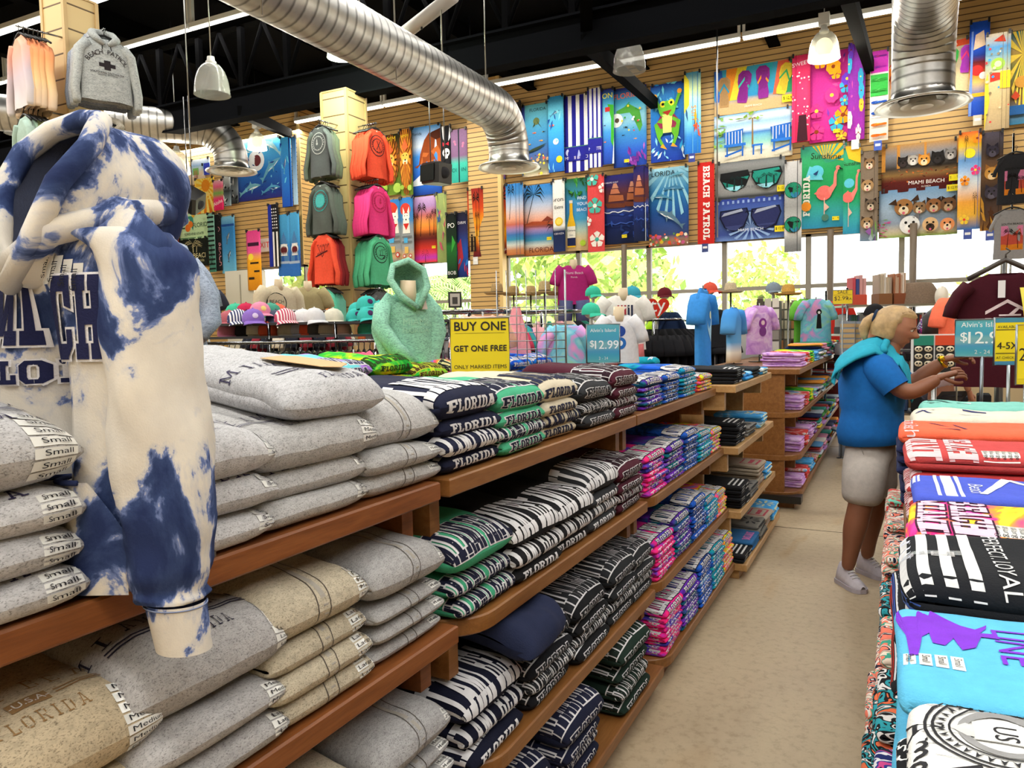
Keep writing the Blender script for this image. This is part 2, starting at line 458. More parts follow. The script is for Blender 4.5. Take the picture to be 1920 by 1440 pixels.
def floormat():
 m, nt, b = newmat('concrete'); b.inputs['Roughness'].default_value = .42; b.inputs['Specular IOR Level'].default_value = .35
 v = coords(nt)
 f1 = noise_tex(nt, coords(nt, scale=(1, .55, 1)), 1.3, 6, .62, .5); f2 = noise_tex(nt, v, 26, 4, .7); f3 = noise_tex(nt, coords(nt, scale=(1.4, .5, 1)), .8, 3, .6, 1.0)
 c = ramp(nt, f1, [(.25, 'a08c70'), (.45, 'b3a084'), (.6, 'bdab8e'), (.8, 'cabb9f')])
 c = mul(nt, c, ramp(nt, f2, [(.32, (.80, .78, .75)), (.5, (1, 1, 1)), (.7, (1.04, 1.04, 1.04))]))
 c = mul(nt, c, ramp(nt, f3, [(.28, (.86, .72, .54)), (.40, (1, 1, 1))]))
 nt.links.new(c, b.inputs['Base Color'])
 r = ramp(nt, f1, [(.3, (.34,) * 3), (.7, (.55,) * 3)]); nt.links.new(r, b.inputs['Roughness'])
floormat()
YW = 14.6; XR = 9.0; XL = -27.0; YB = -8.0; ZC = 6.9; XN = -12.1; YN = 13.45
b = MB().mat('concrete'); b.box((XL, YB, -.1), (XR, YW + .2, 0)); struct(b.build('floor'))
b = MB().mat('matte', '33302b')
for yj in (5.95, 10.3, 1.6): b.box((-3.0, yj, 0), (6, yj + .006, .0015))
struct(b.build('trim_1'), 'sawn joints across the concrete floor')
b = MB().mat('roof_black', '070708'); b.box((XL, YB, ZC), (XR, YW + .2, ZC + .1)); struct(b.build('ceiling'))
for k in range(15):                                     # purlins under the roof deck
 x = -26 + 2.4 * k
 b = MB().mat('roof_black', '050506'); b.box((x - .04, YB, 6.55), (x + .04, YW, ZC)); b.box((x - .1, YB, 6.53), (x + .1, YW, 6.56))
 struct(b.build('trim_%d' % (10 + k)))
for k in range(9):
 y = YB + .6 + 2.45 * k
 b = MB().mat('roof_black', '060607'); b.box((XL, y - .03, 6.7), (XR, y + .03, ZC)); struct(b.build('trim_%d' % (30 + k)))
def beam(name, x0, x1, y, z0, z1, fl=.11):
 b = MB().mat('roof_black', '0a0b0e'); b.box((x0, y - .012, z0), (x1, y + .012, z1)); b.box((x0, y - fl, z0 - .03), (x1, y + fl, z0)); b.box((x0, y - fl, z1), (x1, y + fl, z1 + .03))
 return struct(b.build(name))
beam('trim_40', XL, XR, 8.7, 4.87, 5.25)
b = MB().mat('roof_black', '030304')                           # lattice above the main beam
b.box((XL, 8.62, 6.2), (XR, 8.78, 6.3))
for k in range(40):
 x = -26 + .9 * k
 b.cyl((x, 8.7, 5.28), (x + .45, 8.7, 6.2), .03, n=6); b.cyl((x + .9, 8.7, 5.28), (x + .45, 8.7, 6.2), .03, n=6)
 b.box((x - .04, 8.66, 5.28), (x + .04, 8.74, 6.2))
struct(b.build('trim_41'))
for k, (p, q) in enumerate([((-3.33, 8.7, 4.95), (-4.2, YW, 5.86)), ((-.5, 8.7, 4.95), (-.45, YW, 5.9)), ((-8.93, 8.7, 4.95), (-12.39, YN, 6.15)), ((-1.6, 4.2, 6.3), (-3.33, 8.7, 5.15))]):
 b = MB().mat('roof_black', '060607'); p, q = Vector(p), Vector(q); d = (q - p).normalized(); s = d.cross(Vector((0, 0, 1))).normalized(); u = s.cross(d)
 vs = [e + s * i * .07 + u * j * .09 for e in (p, q) for i, j in ((-1, -1), (1, -1), (1, 1), (-1, 1))]
 b.smooth = False; b.add(vs, [(3, 2, 1, 0), (4, 5, 6, 7), (0, 1, 5, 4), (1, 2, 6, 5), (2, 3, 7, 6), (3, 0, 4, 7)])
 struct(b.build('trim_%d' % (42 + k)))
# walls
WT, WB = 3.18, .55
b = MB().mat('slatwall'); b.box((XN, YW, WT), (XR, YW + .2, ZC)); b.mat('paint', 'b9a888'); b.box((XN, YW, 0), (XR, YW + .2, WB)); struct(b.build('wall_north'))
b = MB().mat('slatwall'); b.box((-8.28, YW - .18, 0), (-7.5, YW - .002, ZC)); b.mat('paint', 'd8b878'); b.box((-7.56, YW - .19, 0), (-7.48, YW, ZC)); struct(b.build('trim_2'))
b = MB().mat('slatwall'); b.box((XL, YN, WT), (XN, YN + .15, ZC)); b.box((-16.6, YN, 0), (-14.6, YN + .15, WT)); b.box((XN - .15, YN + .15, WT), (XN, YW + .2, ZC)); b.mat('paint', 'd8b878'); b.box((XN - .06, YN - .02, WT), (XN + .02, YN, ZC))
b.mat('paint', 'b9a888'); b.box((XL, YN, 0), (XN, YN + .15, WB)); struct(b.build('wall_northwest'))
b = MB().mat('paint', 'c8b48c'); b.box((XL - .2, YB, 0), (XL, YW, ZC)); struct(b.build('wall_west'))
b = MB().mat('paint', 'c8b48c'); b.box((XR, YB, 0), (XR + .2, YW + .2, ZC)); struct(b.build('wall_east'))
b = MB().mat('paint', 'c8b48c'); b.box((XL, YB - .2, 0), (XR, YB, ZC)); struct(b.build('wall_south'))
nwin = 0
def window(x0, x1, y):
 global nwin; nwin += 1
 r = struct(empty('window_%d' % nwin, ((x0 + x1) / 2, y + .08, WB)))
 T = Matrix.Translation(-r.location)
 b = MB().mat('paint', '8f8a80'); b.T = T
 b.box((x0, y + .04, WB), (x0 + .045, y + .14, WT)); b.box((x1 - .045, y + .04, WB), (x1, y + .14, WT))
 b.box((x0, y + .05, 2.22), (x1, y + .13, 2.29)); b.box((x0, y + .04, WB), (x1, y + .14, WB + .06)); b.box((x0, y + .04, WT - .05), (x1, y + .14, WT))
 b.build('frame', r)
 b = MB().mat('window_glass'); b.T = T; b.box((x0 + .04, y + .085, WB), (x1 - .04, y + .095, WT)); b.build('pane', r)
xs = [-12.1, -11.0, -9.7, -8.28, None, -7.5, -5.85, -4.36, -2.9, -1.42, .07, 1.55, 3.0, 4.5, 6, 7.5, 9.0]
for a, c in zip(xs[:-1], xs[1:]):
 if a is not None and c is not None: window(a, c, YW)
xs = [-27, -25, -23, -21.2, -19.6, -18.1, -16.6]
for a, c in zip(xs[:-1], xs[1:]): window(a, c, YN)
window(-14.6, -13.5, YN); window(-13.5, -12.1, YN)
for k, x in enumerate((-4.8, -1.04, .24)):
 b = MB().mat('paint', '5a4a38'); b.cyl((x, 14.45, 0), (x, 14.45, WT + .03), .055, n=16); b.box((x - .12, 14.33, 0), (x + .12, 14.57, .02)); struct(b.build('trim_%d' % (50 + k)), 'brown round pipe post before the shop windows')
# ------------------------------------------------------------------ outside
b = MB().mat('matte', 'cfcabd'); b.box((-70, YW + .3, -.12), (60, 75, -.1)); struct(b.build('ground'), 'pale sunlit pavement outside the windows')
b = MB().mat('paint', 'd9dcd6'); b.box((-60, 48, -.1), (40, 60, 5.2)); b.mat('paint', '9fb4b0')
for k in range(22):
 x = -58 + 4.4 * k; b.box((x, 47.95, .9), (x + 3, 48, 3.4))
tag(b.build('building'), 'pale low building with wide windows across the street', 'building')
def tree(name, x, y, h, r, label, col, n, seed, palm=False):
 rnd = random.Random(seed); root = tag(empty(name, (x, y, -.1)), label, 'tree', 'trees outside the shop windows')
 b = MB().mat('matte', '7a6a55'); b.tube([(0, 0, 0), (.06, .05, h * .35), (0, 0, h * .7)], [r * .11, r * .08, r * .05], 8); b.build('trunk', root)
 b = MB().mat('leaf', col)
 if palm:
  for k in range(n):
   a = k * 2.4; el = rnd.uniform(-.1, .9); L = r * rnd.uniform(.8, 1.1); c0 = mixc(col, 'b8d060', rnd.random() * .6)
   pts = [Vector((math.cos(a) * L * t * math.cos(el * (1 - t)), math.sin(a) * L * t * math.cos(el * (1 - t)), h * .72 + L * (t * math.sin(el) * 1.2 - t * t * .9))) for t in (0, .25, .5, .75, 1)]
   for i in range(4):
    d = (pts[i + 1] - pts[i]); s = d.cross(Vector((0, 0, 1))).normalized()
    for q in range(4):
     for sg in (-1, 1):
      o = pts[i] + d * (q / 4); tip = o + s * sg * L * .2 + d * .5 + Vector((0, 0, -.12 * L)); b.add([o, o + d * .22, tip], [(0, 1, 2)], col=c0)
 else:
  for k in range(n):
   v = Vector((rnd.gauss(0, 1), rnd.gauss(0, 1), rnd.gauss(0, 1))).normalized() * (rnd.random() ** .4)
   nz = 1 + .35 * noise.noise(v * 2.3 + Vector((seed, 0, 0)))
   p = Vector((v.x * r * nz, v.y * r * nz, h * .62 + v.z * h * .4 * nz)); s = r * rnd.uniform(.06, .13)
   e = Euler((rnd.uniform(0, 6), rnd.uniform(0, 6), 0)).to_matrix(); c0 = mixc(col, 'cfe070', rnd.random())
   b.add([p + e @ Vector(q) * s for q in ((-1, 0, 0), (0, -.6, .1), (1, 0, 0), (0, .6, .1))], [(0, 1, 2, 3)], col=c0)
 b.build('foliage', root)
for i, (px, D, h, r, lab, c) in enumerate([
  (1045, 26, 5.6, 2.6, 'round yellow-green tree outside, left of the magenta shirt figure', '7fae3a'),
  (1160, 33, 6.4, 2.6, 'bright green tree outside behind the dark pipe post', '6fa032'),
  (1425, 34, 5.2, 1.9, 'yellow-green tree outside in the middle window panes', '9cc03a'),
  (1832, 24, 3.2, 1.0, 'small green bush-like tree outside beside the maroon shirt', '7cc040'),
  (640, 24, 4.6, 2.0, 'low green tree outside behind the shirt column', '86b850'),
  (1215, 44, 4.5, 1.6, 'pale distant tree outside right of the dark pipe post', 'a4c060')]):
 p = depth(px, 560, D); tree('leafy_tree', p.x, p.y, h, r, lab, c, 1000, i)
for i, (px, D, h, r) in enumerate([(790, 23, 4.0, 1.7), (850, 26, 4.6, 1.8)]):
 p = depth(px, 560, D); tree('palm_tree', p.x, p.y, h, r, ['drooping green palm outside behind the mint hoodie', 'drooping green palm outside, right of the mint hoodie'][i], '7fb050', 26, 9 + i, True)
# ------------------------------------------------------------------ ducts
def spiral_duct(pts, r, label, diff=True, grp=None):
 """pts: axis polyline; last point = outlet"""
 e = Vector(pts[-1]); root = tag(empty('air_duct', e), label, 'duct')
 T = Matrix.Translation(-e)
 axis = []; rad = []
 P = [Vector(p) for p in pts]
 step = .02
 for i in range(len(P) - 1):
  L = (P[i + 1] - P[i]).length; n = max(1, int(L / step))
  for k in range(n): axis.append(P[i].lerp(P[i + 1], k / n))
 axis.append(P[-1])
 rad = [r * (1.008 if k % 6 == 0 else 1.0) for k in range(len(axis))]
 b = MB().mat('duct', 'b6b4b0'); b.T = T; b.tube(axis, rad, 28)
 dk = hx('6a6966')
 for k in range(0, len(axis), 6): b.c[k * 28:(k + 1) * 28] = [dk] * 28
 b.build('duct_pipe', root)
 if diff:
  b = MB().mat('metal', 'c9c7c2'); b.T = T; z = e.z
  b.lathe([(r * 1.0, .06), (r * 1.02, 0), (r * 1.5, -.05), (r * 1.55, -.075), (r * 1.35, -.07), (r * .9, .0), (r * .86, .05)], 32, org=e)
  b.mat('paint', 'dddcd6'); b.lathe([(r * 1.05, -.06), (r * .8, -.02), (r * .78, .0)], 32, org=e); b.lathe([(r * .7, -.075), (r * .45, -.03), (r * .43, .0)], 32, org=e); b.lathe([(r * .35, -.085), (.0, -.05)], 32, org=e)
  b.build('diffuser', root)
 return root
def elbow(a, r, n=7):
 """horizontal run along +Y turning down: a = outlet-side corner point"""
 a = Vector(a)
 return [a + Vector((0, -r + r * math.sin(t), -r + r * math.cos(t))) for t in [PI / 2 * i / n for i in range(n + 1)]]
def duct_run(x, y0, yend, z, rb, zend):
 return [(x, y0, z)] + [tuple(p) for p in elbow((x, yend, z), rb)] + [(x, yend, zend)]
spiral_duct(duct_run(-4.42, -3, 8.75, 4.25, .45, 3.68), .255, 'long silver spiral duct crossing the ceiling to a round outlet over the towels')
_a, _c = depth(20, 188, 11.6), depth(372, 262, 12.6); _c.z = _a.z = (_a.z + _c.z) / 2; _d = (_c - _a).normalized()
_el = [_c + _d * (.5 * math.sin(t)) - Vector((0, 0, .5 * (1 - math.cos(t)))) for t in [PI / 2 * i / 7 for i in range(8)]]
spiral_duct([_a - _d * 6] + _el + [_el[-1] - Vector((0, 0, .12))], .27, 'silver spiral duct behind the striped-hoodie column, outlet beside the shark blanket')
spiral_duct(duct_run(.22, 2.6, 9.3, 4.75, .55, 3.9), .30, 'silver spiral duct hanging at the right, its round outlet below the flip-flop towels')
spiral_duct([(-5.05, 3.2, 5.6), (-5.05, 3.2, 4.07)], .33, 'round grey ceiling duct outlet at the top left corner')
for (p, q, rr) in (((-4.9, 6.0, 4.6), (-3.2, 6.0, 5.9), .09),):
 a, c = depth(712, 98, 9.2), depth(850, -8, 8.0)
 b = MB().mat('paint', 'b8b4ae'); b.cyl(a, c, .075, n=16); b.mat('matte', '2a2a2a'); m = a.lerp(c, .6); b.tube([m - Vector((0, 0, .1)), m + Vector((.02, 0, .1))], .012, 6)
 tag(b.build('drain_pipe'), 'grey pipe slanting up under the roof above the main duct', 'pipe')
# hanging rods
for i, (px, y0, y1, D) in enumerate([(828, 5, 183, 8.2), (740, 0, 150, 7.2), (1345, 48, 445, 12.8), (353, 110, 240, 10), (909, 137, 205, 9.2), (488, -5, 28, 5.6), (674, 0, 110, 9)]):
 a, c = depth(px, y0, D), depth(px + (3 if px < 1000 else 0), y1, D); a.z = ZC if a.z < ZC else a.z
 a.x, a.y = c.x, c.y
 b = MB().mat('metal', '8f8d88'); b.cyl(a, c, .008 if px != 1345 else .012, n=6); tag(b.build('hanging_rod'), ['thin rod holding the long duct, right of the lattice pipe', 'thin rod holding the long duct near its middle', 'tall thin white rod before the beach-chair towels', 'thin rod hanging in front of the roof beam at left', 'short rod holding the duct end above its outlet', 'rod beside the strip light at top left', 'thin rod right of the green-lit lamp'][i], 'rod')
# ------------------------------------------------------------------ fluorescent strips
def strip(x, y, z, n, L, grp, lab):
 first = None
 for k in range(n):
  if first is None:
   r = empty('fluorescent_light'); first = r
   b = MB().mat('paint', 'd8d8d4'); b.box((-L / 2 + .02, -.06, .02), (L / 2 - .02, .06, .09)); b.box((-L / 2 + .02, -.03, .09), (-L / 2 + .06, .03, .5)); b.box((L / 2 - .06, -.03, .09), (L / 2 - .02, .03, .5)); b.build('housing', r)
   b = MB().mat('tube_glow'); b.cyl((-L / 2 + .03, -.03, 0), (L / 2 - .03, -.03, 0), .022, n=10); b.cyl((-L / 2 + .03, .03, 0), (L / 2 - .03, .03, 0), .022, n=10); b.build('tube', r)
  else:
   r = first.copy(); SC.collection.objects.link(r)
   for ch in list(first.children):
    c = ch.copy(); c.parent = r; SC.collection.objects.link(c)
  r.location = (x + L * k, y, z + .06); tag(r, lab, 'light', grp)
strip(-10.9, 13.35, 6.27, 6, 2.44, 'strip lights over the towel wall', 'fluorescent strip light in the row above the towel wall')
strip(-16.0, 8.65, 6.27, 5, 2.44, 'strip lights of the middle ceiling row', 'fluorescent strip light in the ceiling row above the long duct')
strip(-16.5, 7.27, 6.27, 5, 2.44, 'strip lights at the left ceiling edge', 'fluorescent strip light behind the striped-hoodie column')
# ------------------------------------------------------------------ pendant lamps
def pendant(px, py, D, r, kind, lab, lit=0, box=True):
 p = depth(px, py, D); root = tag(empty('pendant_lamp', p), lab, 'lamp')
 h = r * 1.75
 b = MB().mat('prism_acrylic', 'f4f4ee')
 if kind == 'alu': b.mat('metal', 'd8d8d6')
 prof = [(r * .28, h * .55), (r * .5, h * .5), (r * .74, h * .32), (r * .9, h * .05), (r * .98, -h * .25), (r * 1.0, -h * .42), (r * 1.03, -h * .45)]
 b.lathe(prof, 32); b.lathe([(a * .97, z - .004) for a, z in prof], 32); b.build('shade', root)
 b = MB().mat('paint', 'e4e4de'); b.lathe([(0, h * .78), (r * .2, h * .78), (r * .22, h * .66), (r * .3, h * .62), (r * .3, h * .52), (0, h * .52)], 18)
 if box: b.box((-r * .34, -r * .3, h * .8), (r * .34, r * .3, h * 1.22)); b.cyl((0, 0, h * .7), (0, 0, h * .85), r * .13, n=10)
 b.build('lamp_cap', root)
 b = MB().mat('metal', 'a8a8a4'); b.cyl((0, 0, h * (.78 if not box else 1.2)), (0, 0, max(.3, ZC - p.z)), .007, n=6); b.build('hanging_rod', root)
 if lit:
  b = MB().mat(lit); b.ball((0, 0, 0), (r * .55, r * .55, h * .33), 16, 10); b.build('bulb', root)
  d = bpy.data.lights.new('pendant_bulb', 'POINT'); d.energy = 160; d.color = (1, .93, .75) if lit == 'bulb_warm' else (.85, 1, .7); d.shadow_soft_size = .12
  o = bpy.data.objects.new('pendant_bulb_light', d); o.location = p + Vector((0, 0, -h * .55)); SC.collection.objects.link(o)
 return root
pendant(397, 152, 9.2, .21, 'acr', 'unlit clear bell pendant lamp hanging left of the long duct', 0, False)
pendant(638, 88, 9.5, .165, 'acr', 'green-glowing bell pendant lamp at top, above the long duct', 'bulb_green')
pendant(884, 196, 13, .18, 'alu', 'grey unlit bell lamp peeking above the duct near its outlet', 0)
pendant(1180, 108, 10, .215, 'acr', 'dim prismatic bell pendant lamp below the dark beam', 0, False)
pendant(1545, 88, 10.8, .215, 'acr', 'warm-lit bell pendant lamp with white box, by the towel wall', 'bulb_warm')
pendant(482, 266, 15, .185, 'acr', 'lit bell pendant lamp hanging before the shark blanket', 'bulb_warm')
pendant(332, 306, 13, .21, 'acr', 'lit bell pendant lamp left of the smaller duct outlet', 'bulb_warm', False)
pendant(36, 231, 13, .23, 'acr', 'tilted clear bell lamp behind the tie-dye hoodie hood', 0, False)
# ------------------------------------------------------------------ speakers
def speaker(p, sx, sy, sz, rot, lab, wires):
 root = tag(empty('loudspeaker', p), lab, 'speaker'); root.rotation_euler = rot
 b = MB().mat('plastic', '17171a'); b.prism([(-sx / 2, -sy / 2 + .05), (-sx / 2 + .05, -sy / 2), (sx / 2 - .05, -sy / 2), (sx / 2, -sy / 2 + .05), (sx / 2 - .08, sy / 2), (-sx / 2 + .08, sy / 2)], -sz / 2, sz / 2, bev=.01); b.build('cabinet', root)
 b = MB().mat('matte', '0e0e10'); b.box((-sx / 2 + .03, -sy / 2 - .012, -sz / 2 + .03), (sx / 2 - .03, -sy / 2 - .001, sz / 2 - .03)); b.build('grille', root)
 b = MB().mat('matte', '303034'); b.lathe([(.07, 0), (.075, .01), (.03, .02), (0, .015)], 18, org=(sx / 2 - .03, 0, 0), ax=(1, 0, .0)); b.build('port', root)
 Ri = Euler(rot).to_matrix().inverted()
 b = MB().mat('metal', '777777')
 for w_ in wires: b.cyl(Ri @ Vector((w_, 0, sz * .4)), Ri @ Vector((w_, 0, 1.6)), .008, n=6)
 b.build('hanging_wire', root)
speaker(depth(820, 326, 10), .40, .3, .27, (0, .08, -.45), 'black loudspeaker hanging before the horse towel', (-.1, .12))
speaker(depth(357, 374, 12), .46, .34, .28, (.45, .5, .2), 'black loudspeaker tilted down below the lit lamp at left', (-.05, .05))
# lane cabinets and exit sign at the left wall
p = on(462, 490, 1, YN - .2); b = MB().mat('paint', 'd2cfc2'); b.box((p.x - .5, YN - .4, 0), (p.x + .4, YN - .01, 3.1)); b.mat('paint', '9a978c'); b.box((p.x - .02, YN - .42, .2), (p.x, YN - .4, 3)); tag(b.build('wall_cabinet'), 'tall off-white metal cabinet on the wall left of the exit sign', 'cabinet')
p = on(496, 460, 1, YN - .05); r = tag(empty('exit_sign', p), 'white EXIT sign with red letters beside the striped flag towel', 'sign')
b = MB().mat('paint', 'e8e2d8'); b.box((-.22, -.04, -.15), (.22, .04, .15)); b.build('housing', r)
b = MB().mat('paint', 'e04a3a'); vs, fs = text2d('EXIT', .19); b.add([(x, -.045, y - .06) for x, y in vs], fs); b.build('lettering', r)
# ================================================================== folded garments
class Fold:
 """a folded garment: front fold at x=0, lying back to x=-L, width W along y, thickness T"""
 def __init__(s, L=.42, W=.31, T=.065, seed=0, kb=.25, wr=.006, soft=1.25, lobes=True, edge=1.0, sag=0.0):
  s.L, s.W, s.T, s.seed, s.kb, s.wr, s.lobes, s.sag = L, W, T, seed, kb, wr, lobes, sag
  r = T / 2; rx = r * soft
  pts = []
  nf = 5
  for i in range(nf + 1):                       # front, from the middle upwards
   t = PI / 2 * i / nf; pts.append((-rx + rx * math.cos(t), .5 + .5 * math.sin(t)))
  for i in range(1, 13): pts.append((-rx - (L - rx - r) * i / 13, 1.0))
  for i in range(7): t = PI / 2 + PI * i / 6; pts.append((-L + r + r * math.cos(t), .5 + .5 * math.sin(t)))
  for i in range(1, 6): pts.append((-L + r + (L - rx - r) * i / 6, 0.0))
  for i in range(nf): t = -PI / 2 + PI / 2 * i / nf; pts.append((-rx + rx * math.cos(t), .5 + .5 * math.sin(t)))
  s.pts = pts; n = len(pts)
  cum = [0.0]
  for i in range(n):
   a, b = pts[i], pts[(i + 1) % n]; cum.append(cum[-1] + math.hypot(a[0] - b[0], (a[1] - b[1]) * T))
  s.cum = cum; s.tot = cum[-1]
  s.delta = min(.42, edge * T * .85 / (W / 2))
 def prof(s, a):
  """profile point at arc length a (0 = front middle, + = up and back over the top)"""
  a %= s.tot
  lo, hi = 0, len(s.cum) - 1
  while hi - lo > 1:
   m = (lo + hi) // 2
   if s.cum[m] <= a: lo = m
   else: hi = m
  t = (a - s.cum[lo]) / max(1e-9, s.cum[lo + 1] - s.cum[lo]); p, q = s.pts[lo], s.pts[(lo + 1) % len(s.pts)]
  return p[0] * (1 - t) + q[0] * t, p[1] * (1 - t) + q[1] * t
 def at(s, u, p):
  x, zr = p; L, T = s.L, s.T
  th = T * (1 + s.kb * (-x / L))
  au = abs(u); q = max(0.0, (au - (1 - s.delta)) / s.delta); sg = 1 if u >= 0 else -1
  hw = s.W / 2
  if q > 0:
   if s.lobes: e = math.cos(q * PI / 2); y = hw * (1 - s.delta) + hw * s.delta * math.sin(PI * .62 * q)
   else: e = math.sqrt(max(0, 1 - q * q)); y = hw * au
   if not s.lobes: y = hw * (1 - s.delta) + hw * s.delta * q
  else: e = 1.0; y = hw * au
  zm = .46
  z = (zm + (zr - zm) * e) * th
  cx = -L / 2; x2 = cx + (x - cx) * (1 - .06 * (1 - e))
  y *= sg
  n1 = noise.noise(Vector((x * 5 + s.seed * 3.1, y * 6, s.seed))); n2 = noise.noise(Vector((x * 14, y * 17 + s.seed * 2.3, s.seed + 7.7)))
  amp = s.wr * zr
  z += amp * (n1 * 1.5 + n2 * .7) - s.sag * zr * max(0, 1 + x / .12) ** 2
  x2 += s.wr * 1.2 * n1 * (1 if x > -.1 else .3)
  y += s.wr * .8 * noise.noise(Vector((x * 9, zr * 2, s.seed + u)))
  return Vector((x2, y, max(z, 0.0005)))
 def S(s, a, arc): return s.at(max(-.999, min(.999, a / (s.W / 2))), s.prof(arc))
 def on(s, a, arc, off):
  p = s.S(a, arc); d = .004
  du = s.S(a + d, arc) - s.S(a - d, arc); dv = s.S(a, arc + d) - s.S(a, arc - d)
  n = du.cross(dv)
  if n.length < 1e-12: n = Vector((0, 0, 1))
  return p + n.normalized() * off
 def body(s, b, nu=16):
  us = []
  k = 1 - s.delta
  for i in range(nu + 1): us.append(-k + 2 * k * i / nu)
  for q in (.3, .55, .78, .92, 1.0): us.append(k + s.delta * q); us.insert(0, -k - s.delta * q)
  b.grid(lambda u, p: s.at(u, p), us, s.pts + [s.pts[0]], col='ffffff')
 def quads(s, b, qs, col, off=.0012, step=.012, s0=0.0, a0=0.0, flip=1):
  c = hx(col)
  for q in qs:
   if len(q) == 4: vs, fs = subdiv(q, step)
   else: vs, fs = q, [tuple(range(len(q)))]
   b.add([s.on(a0 + flip * x, s0 + y, off) for x, y in vs], fs, cols=[c] * len(vs))
 def text(s, b, string, size, col, a0, s0, off=.0016, rot=0.0):
  vs, fs = text2d(string, size); c = hx(col); ca, sa = math.cos(rot), math.sin(rot)
  b.add([s.on(a0 + x * ca - y * sa, s0 + x * sa + y * ca, off) for x, y in vs], fs, cols=[c] * len(vs))
 def stickers(s, b, word, n, a0, s0, ds=.017, size=.0115, plate='e6e6e2', ink='26262c', rot=0.0, far=False):
  w_ = len(word) * size * .62
  for i in range(n):
   sc = s0 - i * ds
   b.mat('gloss', plate)
   s.quads(b, [[(-w_ / 2, -.0035), (w_ / 2, -.0035), (w_ / 2, .0105), (-w_ / 2, .0105)]], plate, .001, .02, sc, a0)
   b.mat('cloth')
   if far: s.quads(b, [R_(-w_ * .4, 0, w_ * .4, .006)], ink, .002, .02, sc, a0)
   else: s.text(b, word, size, ink, a0, sc, .002)
def college(f, b, top, sub, fill, outline, h=.12, s0=.052, tw=.36, d=.006, hs=.034, ss=-.018, sw=None, arc=.6, step=.013, inner=None):
 b.mat('cloth')
 if top:
  if outline: f.quads(b, block(top, h, tw, d, arc=arc), outline, .0012, step, s0)
  f.quads(b, block(top, h, tw, 0, arc=arc), fill, .0020, step, s0)
  if inner: f.quads(b, block(top, h, tw, -.006, arc=arc), inner, .0027, step, s0)
 if sub:
  w_ = sw or .22
  if outline: f.quads(b, block(sub, hs, w_, d * .6), outline, .0012, step, ss)
  f.quads(b, block(sub, hs, w_, 0), fill, .0020, step, ss)
ORD = ['topmost', 'second from top', 'third from top', 'fourth from top', 'fifth from top', 'sixth from top', 'seventh from top', 'eighth from top', 'ninth from top', 'tenth from top']
def stack(where, what, xf, y, z, n, meshes, T, name='folded_sweatshirt', cat='sweatshirt', col=None, mat=None, kb=.25, L=.42, rot=0.0, seed=0, jit=.012, group=None, th0=0.0, sc=None, comp=.82, label=None):
 """n garments one on another; meshes[-1] on top, the others below; col/mat/what may be lists (bottom to top)"""
 rnd = random.Random(seed * 17 + 3); th = th0; zc = z; out = []
 for i in range(n):
  top = i == n - 1
  me = meshes[-1] if top else meshes[i % max(1, len(meshes) - 1)]
  o = bpy.data.objects.new(name, me); SC.collection.objects.link(o)
  k = 1.0 if top else comp
  jx, jy = rnd.uniform(-jit, jit), rnd.uniform(-jit, jit)
  c, s_ = math.cos(rot), math.sin(rot)
  o.matrix_world = Matrix.Translation((xf + jx * .8 * c - .012 * c, y + jy, zc + .0012)) @ Matrix.Rotation(rot + rnd.uniform(-.03, .03), 4, 'Z') @ Matrix.Rotation(th, 4, 'Y') @ Matrix.Diagonal((sc or 1, (sc or 1) * rnd.uniform(.97, 1.03), k, 1))
  pick = lambda v: v[i % len(v)] if isinstance(v, (list, tuple)) and not (len(v) == 3 and not isinstance(v[0], str)) else v
  cc = pick(col)
  if cc is not None:
   h = hx(cc); v = rnd.uniform(.93, 1.05); o.color = (h[0] * v, h[1] * v, h[2] * v, 1)
  mm = pick(mat)
  if mm: o.material_slots[0].link = 'OBJECT'; o.material_slots[0].material = M[mm]
  w_ = pick(what); od = 'lowest' if (i == 0 and n > 1) else (ORD[n - 1 - i] if n > 1 else 'lone')
  tag(o, label or ('%s %s, %s' % (od, w_, where)).replace('lone ', ''), cat, group or ('stack, ' + where))
  out.append(o)
  zc += T * k * math.cos(th) * .985; th += kb * T * k / L
 return out
